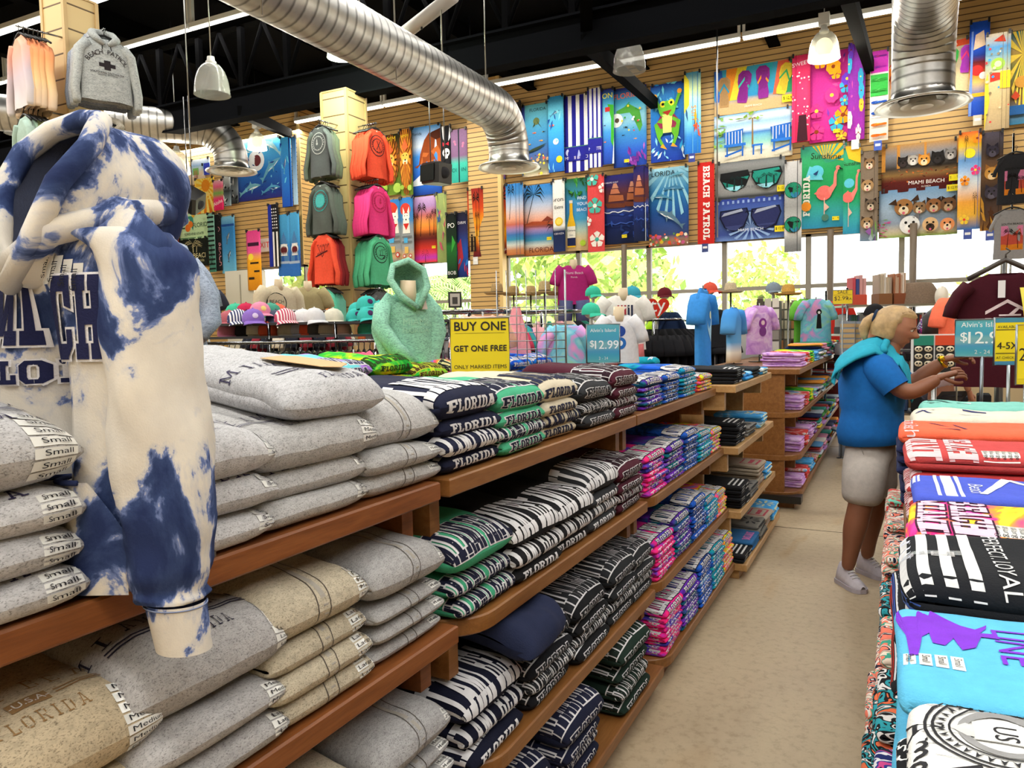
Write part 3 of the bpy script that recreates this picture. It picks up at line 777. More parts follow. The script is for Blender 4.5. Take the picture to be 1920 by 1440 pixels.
# ================================================================== wooden display shelving
def rounded(x0, y0, x1, y1, r=0.0, corners=()):
 """plan outline, counter-clockwise, with the given corners rounded; corners: 'fl' = front(+x) near(-y), 'fr' = front far"""
 out = []
 def arc(cx, cy, a0):
  return [(cx + r * math.cos(a0 + PI / 2 * i / 7), cy + r * math.sin(a0 + PI / 2 * i / 7)) for i in range(8)]
 out += [(x0, y0)]
 out += arc(x1 - r, y0 + r, -PI / 2) if 'fl' in corners else [(x1, y0)]
 out += arc(x1 - r, y1 - r, 0) if 'fr' in corners else [(x1, y1)]
 out += [(x0, y1)]
 return out
def gondola(y0, y1, fronts, tops, back, wood, label, corners=(), r=.13, t=.045, posts=(), top_back=None, endpanels=(True, True), grp=None, toe=True):
 """display unit facing +x: boards whose upper faces are at heights tops and whose front edges are at fronts (top first)"""
 root = tag(empty('display_shelving', ((fronts[0] + back) / 2, (y0 + y1) / 2, 0)), label, 'shelving', grp)
 T = Matrix.Translation(-root.location)
 for i, (xf, z) in enumerate(zip(fronts, tops)):
  b = MB().mat(wood); b.T = T
  xb = (top_back if (i == 0 and top_back is not None) else back + .012)
  cs = corners if i else ()
  b.prism(rounded(xb, y0 + .002, xf, y1 - .002, r, cs), z - t, z, bev=.004)
  b.build('top_board' if i == 0 else ('base_shelf' if i == len(tops) - 1 else 'shelf'), root)
 b = MB().mat(wood); b.T = T; b.box((back - .012, y0, .03), (back + .012, y1, tops[0] - t)); b.build('back_panel', root)
 for yy in posts:
  for i in range(len(tops) - 1):
   b = MB().mat(wood); b.T = T; xf = fronts[i + 1]
   b.box((back + .013, yy - .02, tops[i + 1] + .0005), (fronts[0] - .2, yy + .02, tops[i] - t - .0005)); b.build('upright', root)
   b = MB().mat(wood); b.T = T; b.box((fronts[0] - .199, yy - .022, tops[i] - t - .11), (fronts[i] - .07, yy + .022, tops[i] - t - .0005), bev=.003); b.build('bracket', root)
 if toe:
  b = MB().mat(wood); b.T = T; b.box((back + .02, y0 + .03, .0), (fronts[-1] - .05, y1 - .03, tops[-1] - t)); b.build('plinth', root)
 return root
TOPS = [1.155, .80, .435, .115]
FR = [-.95, -.905, -.875, -.84]
gondola(.10, 1.50, [-.955, -.915, -.885, -.85], [1.155, .815, .45, .115], -1.44, 'wood_red', 'reddish wooden display shelving stacked with grey fleece sweatshirts', posts=(.13, 1.46), top_back=-1.93)
gondola(1.53, 3.00, FR, TOPS, -1.44, 'wood_brown', 'brown display shelving with rounded shelf ends, full of lettered sweatshirts', corners=('fl',), posts=(1.57, 2.96), top_back=-1.93)
gondola(3.01, 4.55, FR, TOPS, -1.44, 'wood_brown', 'brown display shelving of tie-dye tees beyond the lettered sweatshirts', corners=('fl',), posts=(3.05, 4.50), top_back=-1.93)
gondola(4.57, 6.02, [-.84, -.825, -.81, -.775], [1.17, .80, .415, .10], -1.40, 'wood_light', 'pale wooden display shelving of souvenir tees at the row end', posts=(4.62, 5.97), top_back=-1.9)
gondola(6.60, 11.6, [-.70, -.70, -.70, -.69], [1.165, .80, .44, .13], -1.25, 'wood_brown', 'brown display shelving of pastel tees left of the shopper', corners=('fl',), posts=(6.95, 8.3, 9.8, 11.3), top_back=-1.55, r=.2)
b = MB().mat('wood_brown'); b.box((-1.5, 6.62, .06), (-.82, 6.66, 1.12)); b.mat('plastic', '1c1c1c'); b.ball((-.8, 6.66, .03), .03); b.box((-1.5, 6.56, .05), (-.68, 6.7, .11)); tag(b.build('end_panel'), 'brown wooden end panel on casters closing the pastel-tee shelving', 'panel')
gondola(8.0, 14.0, [-2.75, -2.72, -2.7], [1.12, .6, .15], -3.3, 'wood_red', 'reddish long table unit of kids tees behind the tie-dye tees', posts=(8.1, 9.5, 11, 12.5), top_back=-3.6)
# right-hand table in front of the camera
root = tag(empty('display_table', (.55, 2.2, 0)), 'brown wooden display table carrying the tall folded-tee row at right', 'table'); T = Matrix.Translation(-root.location)
b = MB().mat('wood_brown'); b.T = T; b.prism([(.03, .2), (.09, .1), (1.3, .1), (1.3, 5.75), (.11, 5.75), (.11, 4.55), (.03, 4.45)], .88, .925, bev=.004); b.build('top_board', root)
for z in (.60, .33, .10):
 b = MB().mat('wood_brown'); b.T = T; b.prism([(.0, .75), (.06, .65), (.5, .65), (.5, 4.45), (.0, 4.45)], z - .045, z, bev=.004); b.build('shelf' if z > .2 else 'base_shelf', root)
b = MB().mat('wood_brown'); b.T = T; b.box((.5, .2, .03), (.53, 5.7, .88)); b.build('back_panel', root)
b = MB().mat('wood_brown'); b.T = T; b.tube([(.12, .62, .0), (.12, .62, .88)], .075, 20); b.build('corner_post', root)
b = MB().mat('wood_brown'); b.T = T; b.box((.04, .66, 0), (.5, 4.44, .055)); b.build('plinth', root)
# ================================================================== the stacks along the left aisle
# --- grey and beige fleece pullovers of the nearest shelving
def fleece(seed, T, kind='plain', word='Small', ns=3, W=.33, ink='2f2a4a', sa=.12, ss=.03, kb=.3, sag=0.0, L=.44, pa=0.0):
 f = Fold(L, W, T, seed, kb, .008, 1.35, True, .95, sag); b = MB().mat('fleece'); f.body(b)
 b.mat('cloth')
 if kind == 'print':
  f.quads(b, block('MIAMI BEACH', .03, .30, -.0018, gap=.32, arc=.9), ink, .0014, .012, .135, pa)
  f.quads(b, block('FLORIDA', .024, .125, -.0013, gap=.2), ink, .0014, .012, .064, pa)
  f.quads(b, [R_(-.026, .100, .026, .122)] + [R_(s * .035 + (0 if s > 0 else -.08), k, s * .035 + (.08 if s > 0 else 0), k + .003) for s in (-1, 1) for k in (.107, .114)], ink, .0014, .012, 0, pa)
  f.text(b, '-U.S.A-', .018, 'dcd8d0', pa, .105, .0022)
 elif kind == 'edge':
  f.quads(b, block('FLORIDA', .03, .2, -.0015, gap=.2), ink, .0014, .012, .04)
 elif kind == 'zip':
  for da in (-.016, .016):
   pts = [(da + .02 * math.sin(t * 3), -.03 + t * .36) for t in [i / 24 for i in range(25)]]
   f.quads(b, [[(p[0] - .0012, p[1]), (p[0] + .0012, p[1]), (q[0] + .0012, q[1]), (q[0] - .0012, q[1])] for p, q in zip(pts[:-1], pts[1:])], '57504a', .0009)
  f.quads(b, [R_(-.006, -.03 + .02 * k, .006, -.01 + .02 * k) for k in range(17)], 'aaa49a', .0006, .02, 0, .01)
 if ns: f.stickers(b, word, ns, sa, ss)
 return b.mesh('folded_fleece')
GREY, GREY2, BEIGE = 'c3c2c4', 'b6b5b5', 'c2b7a1'
FL = dict(name='folded_fleece', cat='sweatshirt')
XA = -.955
m_small = fleece(1, .068, 'plain', 'Small', 3, W=.30); m_small2 = fleece(2, .068, 'edge', 'Small', 2, W=.30)
stack('stack left of the hoodie sleeve', 'pale grey fleece sweatshirt', XA + .015, .455, 1.155, 4, [fleece(3, .062, 'edge', 'Small', 3, ss=.025), fleece(4, .062, 'plain', 'Small', 3, ss=.02), fleece(5, .105, 'print', pa=.05, word='Small', ns=7, ss=.07, kb=.05, W=.36, sa=.125)], .062, col=GREY, seed=1, L=.44, **FL)
stack('stack right of the hoodie sleeve', 'pale grey fleece sweatshirt', XA + .015, .825, 1.155, 3, [m_small, m_small2, fleece(6, .082, 'print', 'Small', 4, ss=.05, sa=.125, W=.30)], .068, col=GREY, seed=2, L=.44, **FL)
stack('stack below the ribbed-hem sweatshirt', 'grey fleece sweatshirt', XA, 1.10, 1.155, 3, [m_small, m_small2, fleece(7, .085, 'print', 'Medium', 3, ss=.03, W=.31, sa=.12)], .060, col=GREY2, seed=3, L=.44, **FL)
m_zip = fleece(8, .06, 'zip', 'Medium', 2, W=.29, sa=.11, ink='444'); m_zipt = fleece(9, .10, 'zip', 'Medium', 3, W=.30, sa=.125, kb=.5, sag=.02, ss=.045)
stack('stack beside the navy sweatshirts', 'grey fleece zip sweatshirt', XA, 1.385, 1.155, 3, [m_zip, m_zip, m_zipt], .058, col=GREY2, seed=4, L=.44, **FL)
f = Fold(.44, .27, .085, 21, .15, .012, 1.2, True, .9, .01); b = MB().mat('fleece'); f.body(b, 20); b.mat('cloth')
f.quads(b, block('MIAMI', .036, .15, -.002, gap=.2, arc=.6), '3a3550', .0014, .012, .19, -.05); f.quads(b, block('FLORIDA', .024, .11, -.001, gap=.2), '3a3550', .0014, .012, .06, .03)
f.quads(b, [R_(-.08, .13, -.02, .133), R_(-.08, .14, -.02, .143)], '3a3550', .0014); f.text(b, 'USA', .03, '3a3550', .0, .125, .002)
for k in range(24): f.quads(b, [[(-.15 + .0125 * k, .44), (-.146 + .0125 * k, .44), (-.146 + .0125 * k, .515), (-.15 + .0125 * k, .515)]], '8f8d8c', .0012, .03)
o = b.build('folded_fleece'); o.color = (*hx('bdbdc0'), 1); o.matrix_world = Matrix.Translation((-.965, 1.17, 1.335)) @ Matrix.Rotation(-.06, 4, 'Z') @ Matrix.Rotation(.14, 4, 'Y')
tag(o, 'light grey fleece sweatshirt with ribbed hem thrown on the third fleece stack', 'sweatshirt')
b = MB().mat('paint', 'b8925e'); b.smooth = False
b.prism([(0, 0), (.05, -.012), (.055, .13), (.03, .16), (-.02, .15), (-.03, .03)], 0, .0012)
_tp = f.on(.03, .25, .004); o = b.build('price_tag', o); o.matrix_local = Matrix.Translation(_tp) @ Matrix.Rotation(-1.25, 4, 'Z') @ Matrix.Rotation(.04, 4, 'Y')
# second shelf
XA2 = -.915
stack('second shelf, nearest the camera', 'beige fleece sweatshirt', XA2 + .012, .535, .815, 3, [fleece(10, .06, 'plain', 'Medium', 1, ink='96744a'), fleece(11, .06, 'plain', 'Medium', 2), fleece(12, .115, 'print', 'Medium', 7, ss=.07, W=.36, ink='97754c', sa=.135, kb=.05, pa=.035)], .06, col='c4b498', seed=5, L=.44, **FL)
m_sp = fleece(13, .07, 'plain', 'Large', 3, W=.29, sa=.115)
stack('second shelf, under the hoodie cuff', 'grey speckled fleece sweatshirt', XA2 + .01, .80, .815, 3, [m_sp, fleece(14, .07, 'plain', 'Medium', 3, W=.29, sa=.115), fleece(15, .125, 'print', 'Large', 8, ss=.09, W=.31, ink='26243a', sa=.125, kb=.05, sag=.01)], .072, col='b2b0b0', seed=6, L=.44, **FL)
m_bz = fleece(16, .058, 'zip', 'Large', 3, W=.27, sa=.10); m_bzt = fleece(17, .095, 'zip', 'Medium', 7, W=.28, sa=.115, ss=.06, kb=.15)
stack('second shelf, beige zip stack', 'beige fleece zip sweatshirt', XA2, 1.055, .815, 4, [m_bz, m_bz, m_bz, m_bzt], .058, col=BEIGE, seed=7, L=.44, **FL)
m_gz = fleece(18, .052, 'zip', 'Medium', 2, W=.26, sa=.10); m_gzt = fleece(19, .085, 'zip', 'Medium', 2, W=.27, sa=.115, ss=.03, kb=.2)
stack('second shelf, beside the mint sweatshirts', 'grey fleece zip sweatshirt', XA2, 1.335, .815, 4, [m_gz, m_gz, m_gz, m_gzt], .054, col='aeadad', seed=8, L=.44, **FL)
# third shelf
stack('third shelf, middle of the fleece shelving', 'beige fleece zip sweatshirt', -.88, .98, .45, 4, [m_bz, m_bz, m_bz, m_bzt], .055, col=BEIGE, seed=9, L=.44, **FL)
stack('third shelf, right end of the fleece shelving', 'grey fleece zip sweatshirt', -.875, 1.30, .45, 4, [m_gz, m_gz, m_gz, m_gzt], .056, col='aeadad', seed=10, L=.44, **FL)
# --- lettered sweatshirts
def coll(seed, T, fill, outline, front=True, W=.30, kb=.25, top='MIAMI BEACH', sub='FLORIDA', h=.12, s0=.05, wr=.006, sag=0.0, inner=None, ss=-.018, hs=.034, L=.42, tw=None, d=.0045, sw=None):
 f = Fold(L, W, T, seed, kb, wr, 1.2, True, .9, sag); b = MB().mat('body'); f.body(b)
 college(f, b, top, sub if front else None, fill, outline, h, s0, tw or W * 1.16, d, hs, ss, sw or W * .74, inner=inner)
 return b.mesh('folded_sweatshirt')
def cset(seed, fill, outline, T=.058, Tt=.085, W=.30, inner=None, sag=.006, fr=True):
 return [coll(seed, T, fill, outline, True, W, h=.10, s0=.045, inner=inner, ss=-.014, hs=.028), coll(seed + 1, T, fill, outline, False, W, h=.10, s0=-.02, inner=inner),
   coll(seed + 2, Tt, fill, outline, fr, W, kb=.12, h=.165 if fr else .19, s0=.05 if fr else .0, sag=sag, inner=inner, ss=-.02)]
NAVY, MINT, BLACK, CHAR, MAROON, CREAM, GREEN = '20243d', '4fb78d', '1c1c1f', '34363a', '4d1f2e', 'd2c8b2', '1d2f27'
WHT = 'dedde0'
s_navy = cset(30, WHT, None); s_mint = cset(40, '181b33', WHT); s_black = cset(50, WHT, None, fr=False); s_char = cset(60, '26282c', WHT); s_mar = cset(70, '2a1420', WHT); s_cream = cset(80, '1f2440', None); s_green = cset(90, '16231d', WHT); s_nvo = cset(95, '191d36', WHT); s_nvb = cset(55, WHT, None, fr=False)
XB = [x for x in FR]
B_ = lambda w: w
stack('top shelf, beside the grey fleeces', 'navy sweatshirt, white block letters', XB[0], 1.69, TOPS[0], 4, s_navy, .054, col=NAVY, seed=11, kb=.06)
stack('top shelf, mint stack', 'mint green lettered sweatshirt', XB[0], 1.985, TOPS[0], 4, s_mint, .047, col=MINT, seed=12, kb=.06)
stack('top shelf, cream stack', 'cream lettered sweatshirt', XB[0] - .005, 2.285, TOPS[0], 4, s_cream, .048, col=CREAM, seed=13, kb=.06, jit=.02)
stack('top shelf, between cream and maroon', 'charcoal lettered sweatshirt', XB[0], 2.62, TOPS[0], 3, s_char, .055, col=CHAR, seed=14, kb=.12)
stack('top shelf, maroon stack', 'maroon lettered sweatshirt', XB[0], 2.94, TOPS[0], 4, s_mar, .046, col=MAROON, seed=15, kb=.12)
stack('second shelf, left end of lettered shelving', 'mint green lettered sweatshirt', XB[1] - .01, 1.68, TOPS[1], 3, [s_mint[1], s_mint[1], coll(47, .09, '181b33', WHT, False, .31, kb=.12, h=.135, s0=.012, sag=.01, tw=.31, d=.0042)], .066, col='46a87f', seed=16)
stack('second shelf, right of the mint stack', 'black sweatshirt, white block letters', XB[1], 1.965, TOPS[1], 3, s_black, .056, col=BLACK, seed=17)
stack('second shelf, left of the charcoal stack', 'black sweatshirt, white block letters', XB[1], 2.25, TOPS[1], 3, s_black, .056, col=BLACK, seed=18)
stack('second shelf, charcoal stack', 'charcoal sweatshirt, white letters', XB[1], 2.545, TOPS[1], 4, s_black, .052, col=CHAR, seed=19)
stack('second shelf, maroon stack', 'maroon lettered sweatshirt', XB[1], 2.84, TOPS[1], 4, s_mar, .046, col=MAROON, seed=20)
stack('third shelf, left end', 'dark navy sweatshirt, white block letters', XB[2] - .01, 1.66, TOPS[2], 3, s_nvb, .062, col='14172b', seed=21)
stack('third shelf, beside the thrown navy hoodie', 'black outlined-letter sweatshirt', XB[2], 2.0, TOPS[2], 4, s_char, .052, col='17181d', seed=22)
stack('third shelf, right of the thrown navy hoodie', 'black outlined-letter sweatshirt', XB[2], 2.33, TOPS[2], 4, s_char, .050, col='17181b', seed=23)
stack('third shelf, charcoal stack', 'charcoal outlined-letter sweatshirt', XB[2], 2.65, TOPS[2], 4, s_char, .055, col='25272a', seed=24)
stack('third shelf, right end', 'charcoal outlined-letter sweatshirt', XB[2], 2.90, TOPS[2], 4, s_char, .05, col='2a2c2f', seed=25, sc=.9)
stack('bottom shelf, near the camera', 'navy outlined-letter sweatshirt', XB[3] - .03, 1.78, TOPS[3], 3, s_nvo, .06, col='181c33', seed=26)
stack('bottom shelf, left of the green stack', 'navy outlined-letter sweatshirt', XB[3], 2.14, TOPS[3], 4, s_nvo, .055, col='1b1f36', seed=27)
stack('bottom shelf, green stack', 'dark green lettered sweatshirt', XB[3], 2.66, TOPS[3], 4, s_green, .07, col=GREEN, seed=28, sc=1.1)
# navy hoodie thrown across the third-shelf stacks
f = Fold(.34, .30, .11, 33, -.1, .02, 1.3, False, 1.1, .02); b = MB().mat('body'); f.body(b, 20); college(f, b, 'MIAMI', 'FLORIDA', WHT, None, h=.06, s0=.24, tw=.24, hs=.045, ss=.17, sw=.2)
o = b.build('folded_sweatshirt'); o.color = (*hx('232a45'), 1); o.matrix_world = Matrix.Translation((-.845, 1.87, .615)) @ Matrix.Rotation(.12, 4, 'Z') @ Matrix.Rotation(.25, 4, 'Y')
tag(o, 'rumpled navy sweatshirt thrown across the third-shelf lettered stacks', 'sweatshirt')
# --- tie-dye tees
def tee(seed, W=.29, T=.024, kind='coll', fill=WHT, outline='101428', top='MIAMI BEACH', mat='tie_blue', big=False, L=.36, kb=.1, h=.10, wr=.006):
 f = Fold(L, W, T, seed, kb, wr, 1.4, True, .9, 0); b = MB().mat(mat); f.body(b, 12); b.mat('cloth')
 if kind == 'coll':
  if big:
   college(f, b, top, 'FLORIDA', fill, outline, h, .034, W * 1.1, .004, .024, -.004, W * .7, arc=.4, step=.02)
  else:
   f.quads(b, block('FLORIDA', T * .8, W * .8), fill, .0016, .03, -T * .35)
   f.quads(b, block(top, .05, W * 1.1), fill, .0016, .03, .03)
 return b.mesh('folded_tee')
tt = dict(name='folded_tee', cat='t-shirt', L=.36)
def tset(k, mat, fill=WHT, T=.024): return [tee(k, mat=mat, fill=fill, T=T), tee(k + 1, mat=mat, fill=fill, T=T), tee(k + 2, mat=mat, big=True, fill=fill, T=.034)]
ts = {m: tset(100 + 5 * i, m) for i, m in enumerate(('tie_pink', 'tie_purple', 'tie_blue', 'tie_teal', 'tie_neon'))}
DESC = {'tie_pink': 'pink and violet tie-dye tee', 'tie_purple': 'purple and teal tie-dye tee', 'tie_blue': 'blue tie-dye tee', 'tie_teal': 'teal tie-dye tee', 'tie_neon': 'neon rainbow tie-dye tee'}
sd_ = 200
SH = ['top shelf', 'second shelf', 'third shelf', 'bottom shelf']
for si, row in enumerate([[('tie_purple', 3.30, 6), ('tie_blue', 3.62, 6), ('tie_teal', 3.95, 7), ('tie_neon', 4.35, 4)],
                          [('tie_pink', 3.20, 8), ('tie_purple', 3.50, 8), ('tie_blue', 3.81, 9), ('tie_teal', 4.12, 7), ('tie_neon', 4.41, 6)],
                          [('tie_pink', 3.22, 8), ('tie_purple', 3.53, 9), ('tie_blue', 3.84, 10), ('tie_teal', 4.14, 7), ('tie_neon', 4.42, 6)],
                          [('tie_pink', 3.22, 9), ('tie_purple', 3.53, 9), ('tie_blue', 3.84, 10), ('tie_teal', 4.14, 10), ('tie_neon', 4.41, 9)]]):
 for mname, y, n in row:
  sd_ += 1
  stack('%s of the tie-dye shelving' % SH[si], DESC[mname], FR[si], y, TOPS[si], n, ts[mname], .0245, mat=mname, seed=sd_, kb=.12, jit=.01, **tt)
# ================================================================== the folded-tee row on the right-hand table
def pattern(name, cols, scale=16, vor=True):
 m, nt, b = newmat(name); b.inputs['Roughness'].default_value = .9; b.inputs['Specular IOR Level'].default_value = .2
 v = coords(nt, rnd=7); wob = noise_tex(nt, v, scale * .8, 2, .6)
 n = N(nt, 'ShaderNodeTexNoise'); n.inputs['Scale'].default_value = scale; n.inputs['Detail'].default_value = 1; n.inputs['Distortion'].default_value = 2.0; nt.links.new(v, n.inputs['Vector'])
 st = [(.3 + .4 * i / len(cols), c) for i, c in enumerate(cols)]
 nt.links.new(ramp(nt, n.outputs['Fac'], st, 'CONSTANT'), b.inputs['Base Color'])
pattern('pat_coral', ['f0806a', '1c2038', 'e8e2da', 'f0806a', '3fa08a', 'e8d8c8'])
pattern('pat_navy', ['1f2a66', 'e0e0e4', '2a3a8c', 'c84a8a', '1a1c30'])
pattern('pat_black', ['18181c', 'e0dede', '18181c', '2f9aa8', '18181c', 'e0704a'])
pattern('pat_red', ['c83c3c', 'c83c3c', '7fd0b8', 'd84a4a', 'e8e0d8'])
pattern('pat_pink', ['e07ab8', '1a1a2a', 'e8d84a', 'e07ab8', '22264a', 'f0f0f0'])
pattern('pat_star', ['17181c', '17181c', 'e8e8e8', '17181c'], 30)
def rt(seed, T, W, mat='body', L=.42, wr=.004, kb=.05, lob=True):
 f = Fold(L, W, T, seed, kb, wr, 1.1, lob, .9); b = MB().mat(mat); f.body(b, 14); b.mat('cloth'); return f, b
tn = dict(name='folded_tee', cat='t-shirt', rot=PI, L=.42)
def plain_rt(seed, T=.03, W=.29, mat='body', stripes=None):
 f, b = rt(seed, T, W, mat)
 for (s0, s1, c) in stripes or []: f.quads(b, [R_(-W * .48, s0, W * .48, s1)], c, .0012, .02)
 return b.mesh('folded_tee')
Z0 = .925
# nearest: white tee with black lettering and a round seal
f, b = rt(301, .05, .31)
INK = '26262a'
f.text(b, 'America', .062, INK, .0, .004, .0014)
SA, SS = -.085, .098
for ra in (.070, .063, .048): f.quads(b, shape_disc(SA, SS, ra, ra, 30, .955), INK, .0014, .02)
f.quads(b, shape_disc(SA, SS, .044, .040, 26, .80), '8f8f90', .0013, .02)
for k in range(32):
 t = k * .197; f.quads(b, [[(SA + r_ * math.sin(t + d_), SS + r_ * math.cos(t + d_)) for r_, d_ in ((.050, 0), (.060, .07), (.050, .14), (.053, .07))]], INK, .0015, .02)
f.quads(b, [[(SA - .014, SS - .032), (SA, SS - .045), (SA + .014, SS - .032), (SA + .018, SS + .028)], R_(SA - .02, SS - .026, SA + .02, SS + .03)], 'c9c9c8', .0016, .02)
f.quads(b, [R_(SA - .019, SS - .025, SA + .019, SS + .029)], 'e8e8e6', .0019, .02); f.text(b, 'US', .03, INK, SA, SS - .008, .0024)
f.quads(b, [[(-.155, .045), (-.125, .05), (-.13, .075), (-.155, .07)], [(.0, .05), (.10, .05), (.10, .10), (-.02, .075)], [(-.155, .11), (-.13, .10), (-.12, .2), (-.155, .2)], [(.0, .13), (.15, .12), (.155, .2), (.0, .2)]], INK, .0013, .02)
for k in range(12): f.quads(b, [R_(-.15 + .025 * k, .026 + .006 * (k % 3), -.149 + .025 * k, .05 + .012 * (k % 2))], '9a9a9a', .0012, .03)
m = b.mesh('folded_tee')
stack('nearest on the right table', ['black and white patterned tee'] * 5 + ['white tee with round black seal and America lettering'], .0, .765, Z0, 6, [plain_rt(302, .03, .30, 'pat_star'), plain_rt(303, .03, .30, 'pat_star'), m], .03, col=['e4e4e2'], seed=61, kb=.05, group='right table, nearest stack', **tn)
# blue tee with a purple animal shape
f, b = rt(305, .034, .30)
PUR = '7a35c8'
def fill_poly(f, b, pts, col, off=.0014):
 P3 = [Vector((x, y, 0)) for x, y in pts]; tri = tessellate_polygon([P3]); c = hx(col)
 out = []
 def split(t, d):
  if d == 0: out.append(t); return
  a, q, r = t; m1, m2, m3 = [((p[0] + o[0]) / 2, (p[1] + o[1]) / 2) for p, o in ((a, q), (q, r), (r, a))]
  for s_ in ((a, m1, m3), (m1, q, m2), (m3, m2, r), (m1, m2, m3)): split(s_, d - 1)
 for t in tri: split([pts[i] for i in t], 2)
 for t in out: b.add([f.on(x, y, off) for x, y in t], [(0, 1, 2)], cols=[c] * 3)
fill_poly(f, b, [(x_ * 1.05, y_ * .47) for x_, y_ in [(-.14, .03), (-.145, .08), (-.12, .13), (-.085, .19), (-.075, .225), (-.10, .26), (-.085, .255), (-.06, .235), (-.065, .275), (-.045, .28), (-.045, .235), (-.01, .215), (.0, .18), (-.035, .165), (-.01, .14), (-.015, .11), (-.045, .105), (-.03, .085), (.03, .07), (.035, .05), (-.03, .045), (-.07, .03), (-.1, .02)]], PUR)
f.text(b, 'LINE', .062, PUR, -.03, .125, .0014)
f.stickers(b, 'Small', 4, .045, .072, .0175, .0125)
m = b.mesh('folded_tee')
stack('second on the right table', ['sky blue tee'] * 5 + ['sky blue tee with purple animal shape and Small stickers'], .0, 1.09, Z0, 6, [plain_rt(306, .03, .30), plain_rt(307, .03, .30), m], .031, col=['5cb4dc'], seed=62, kb=.05, group='right table, sky blue stack', **tn)
# striped flag tee
f, b = rt(310, .075, .32, kb=.0, wr=.006)
f.quads(b, [R_(-.155, -.035, .155, .004)], '5a7ad0', .0012, .02); f.text(b, 'MIAMI', .06, 'd8dcec', -.04, -.004, .0017)
for k in range(4): f.quads(b, [[(-.15, .014 + .033 * k), (.15, .010 + .033 * k), (.15, .027 + .033 * k), (-.15, .031 + .033 * k)]], 'd6d6d8', .0014, .02)
f.text(b, 'IMPERFECT. LOYAL', .034, 'd6d6d8', .0, .150, .0015)
f.mat = None
b.mat('clear_plastic'); f.quads(b, [R_(-.0, .005, .025, .11)], 'e0e0e0', .0035, .02)
b.mat('cloth'); f.stickers(b, 'XX-L', 4, .012, .09, .02, .011, plate='b8b8ba')
m = b.mesh('folded_tee')
fs = [plain_rt(311 + k, .03, .30, 'body', [(-.014, .01, ['d03c2c', '4a6ad0', 'd8d8d8'][k]), (.012, .03, 'd8d8da'), (.05, .07, 'd8d8da'), (.13, .16, ['d8d8da', 'd0502c', '4a6ad0'][k])]) for k in range(3)]
stack('third on the right table', ['black tee with white bars'] * 5 + ['black tee with white flag stripes and Loyal lettering'], -.005, 1.42, Z0, 6, fs + [m], .031, col=['1b1d22'], seed=63, kb=.03, group='right table, black striped stack', **tn)
# neon tie-dye
f, b = rt(320, .045, .30, 'tie_heroic', kb=0)
for s0, h, t_ in ((.03, .05, 'MIAMI'), (.09, .065, 'BEACH')):
 f.quads(b, block(t_, h, .28, .004), '3a1530', .0013, .014, s0); f.quads(b, block(t_, h, .28), 'f0c0d8', .002, .014, s0)
f.stickers(b, 'XX-Large', 6, .11, .22, .013, .014)
m = b.mesh('folded_tee')
f2, b2 = rt(321, .036, .30, 'tie_heroic', kb=0); f2.quads(b2, block('FLORIDA', .05, .26, .004), '3a1530', .0013, .014, .05); f2.quads(b2, block('FLORIDA', .05, .26), 'f0c0d8', .002, .014, .05); m2 = b2.mesh('folded_tee')
stack('fourth on the right table', 'neon pink and orange tie-dye tee', .02, 1.75, Z0, 6, [m2, m2, m], .036, seed=64, kb=.03, group='right table, neon stack', **tn)
# royal blue over grey
f, b = rt(325, .035, .29, kb=0); f.quads(b, [R_(-.14, .06, .14, .068), R_(-.14, .076, .14, .1), R_(-.14, .106, .14, .114), R_(-.14, .0, -.02, .03)], 'd0d6ea', .0013, .02)
f.quads(b, [[(-.12, .21), (-.11, .23), (.1, .16), (.09, .145)], [(-.13, .22), (-.08, .26), (-.06, .25), (-.11, .21)]], 'd0d6ea', .0013, .02); f.text(b, 'Beach', .045, 'd0d6ea', .03, .13, .0016)
m = b.mesh('folded_tee')
f2, b2 = rt(326, .035, .30, kb=0); f2.quads(b2, [R_(-.14, .0, .14, .008)], '23283f', .0013, .02); f2.quads(b2, [R_(.02, .23, .1, .26), R_(.02, .3, .1, .33)], '23283f', .0013, .02); b2.mat('clear_plastic'); f2.quads(b2, [R_(.09, .05, .13, .2)], 'ffffff', .003, .02); m2 = b2.mesh('folded_tee')
stack('fifth on the right table', ['heather grey tee', 'heather grey tee', 'heather grey tee', 'heather grey tee', 'heather grey tee', 'royal blue tee with white print'], .03, 2.09, Z0, 6, [m2, m2, m], .037, col=['a9abb0'] * 5 + ['4a5cc8'], seed=65, kb=.02, group='right table, royal blue stack', **tn)
# red
f, b = rt(330, .055, .31, kb=0)
f.quads(b, block('MIAMI', .085, .30), 'e8c8cc', .0014, .014, .02); f.quads(b, block('BEACH', .07, .30), 'e8c8cc', .0014, .014, .12); f.stickers(b, 'XX-Large', 6, .11, .275, .014, .014); m = b.mesh('folded_tee')
f2, b2 = rt(331, .045, .31, kb=0); f2.quads(b2, block('FLORIDA', .06, .3), 'e8c8cc', .0014, .014, -.02); m2 = b2.mesh('folded_tee')
stack('sixth on the right table', 'red tee with faded white lettering', .02, 2.475, Z0, 6, [m2, m2, m], .043, col=['a02c30'] * 2 + ['b83a3c'] * 3 + ['c84a4a'], seed=66, kb=.02, group='right table, red stack', **tn)
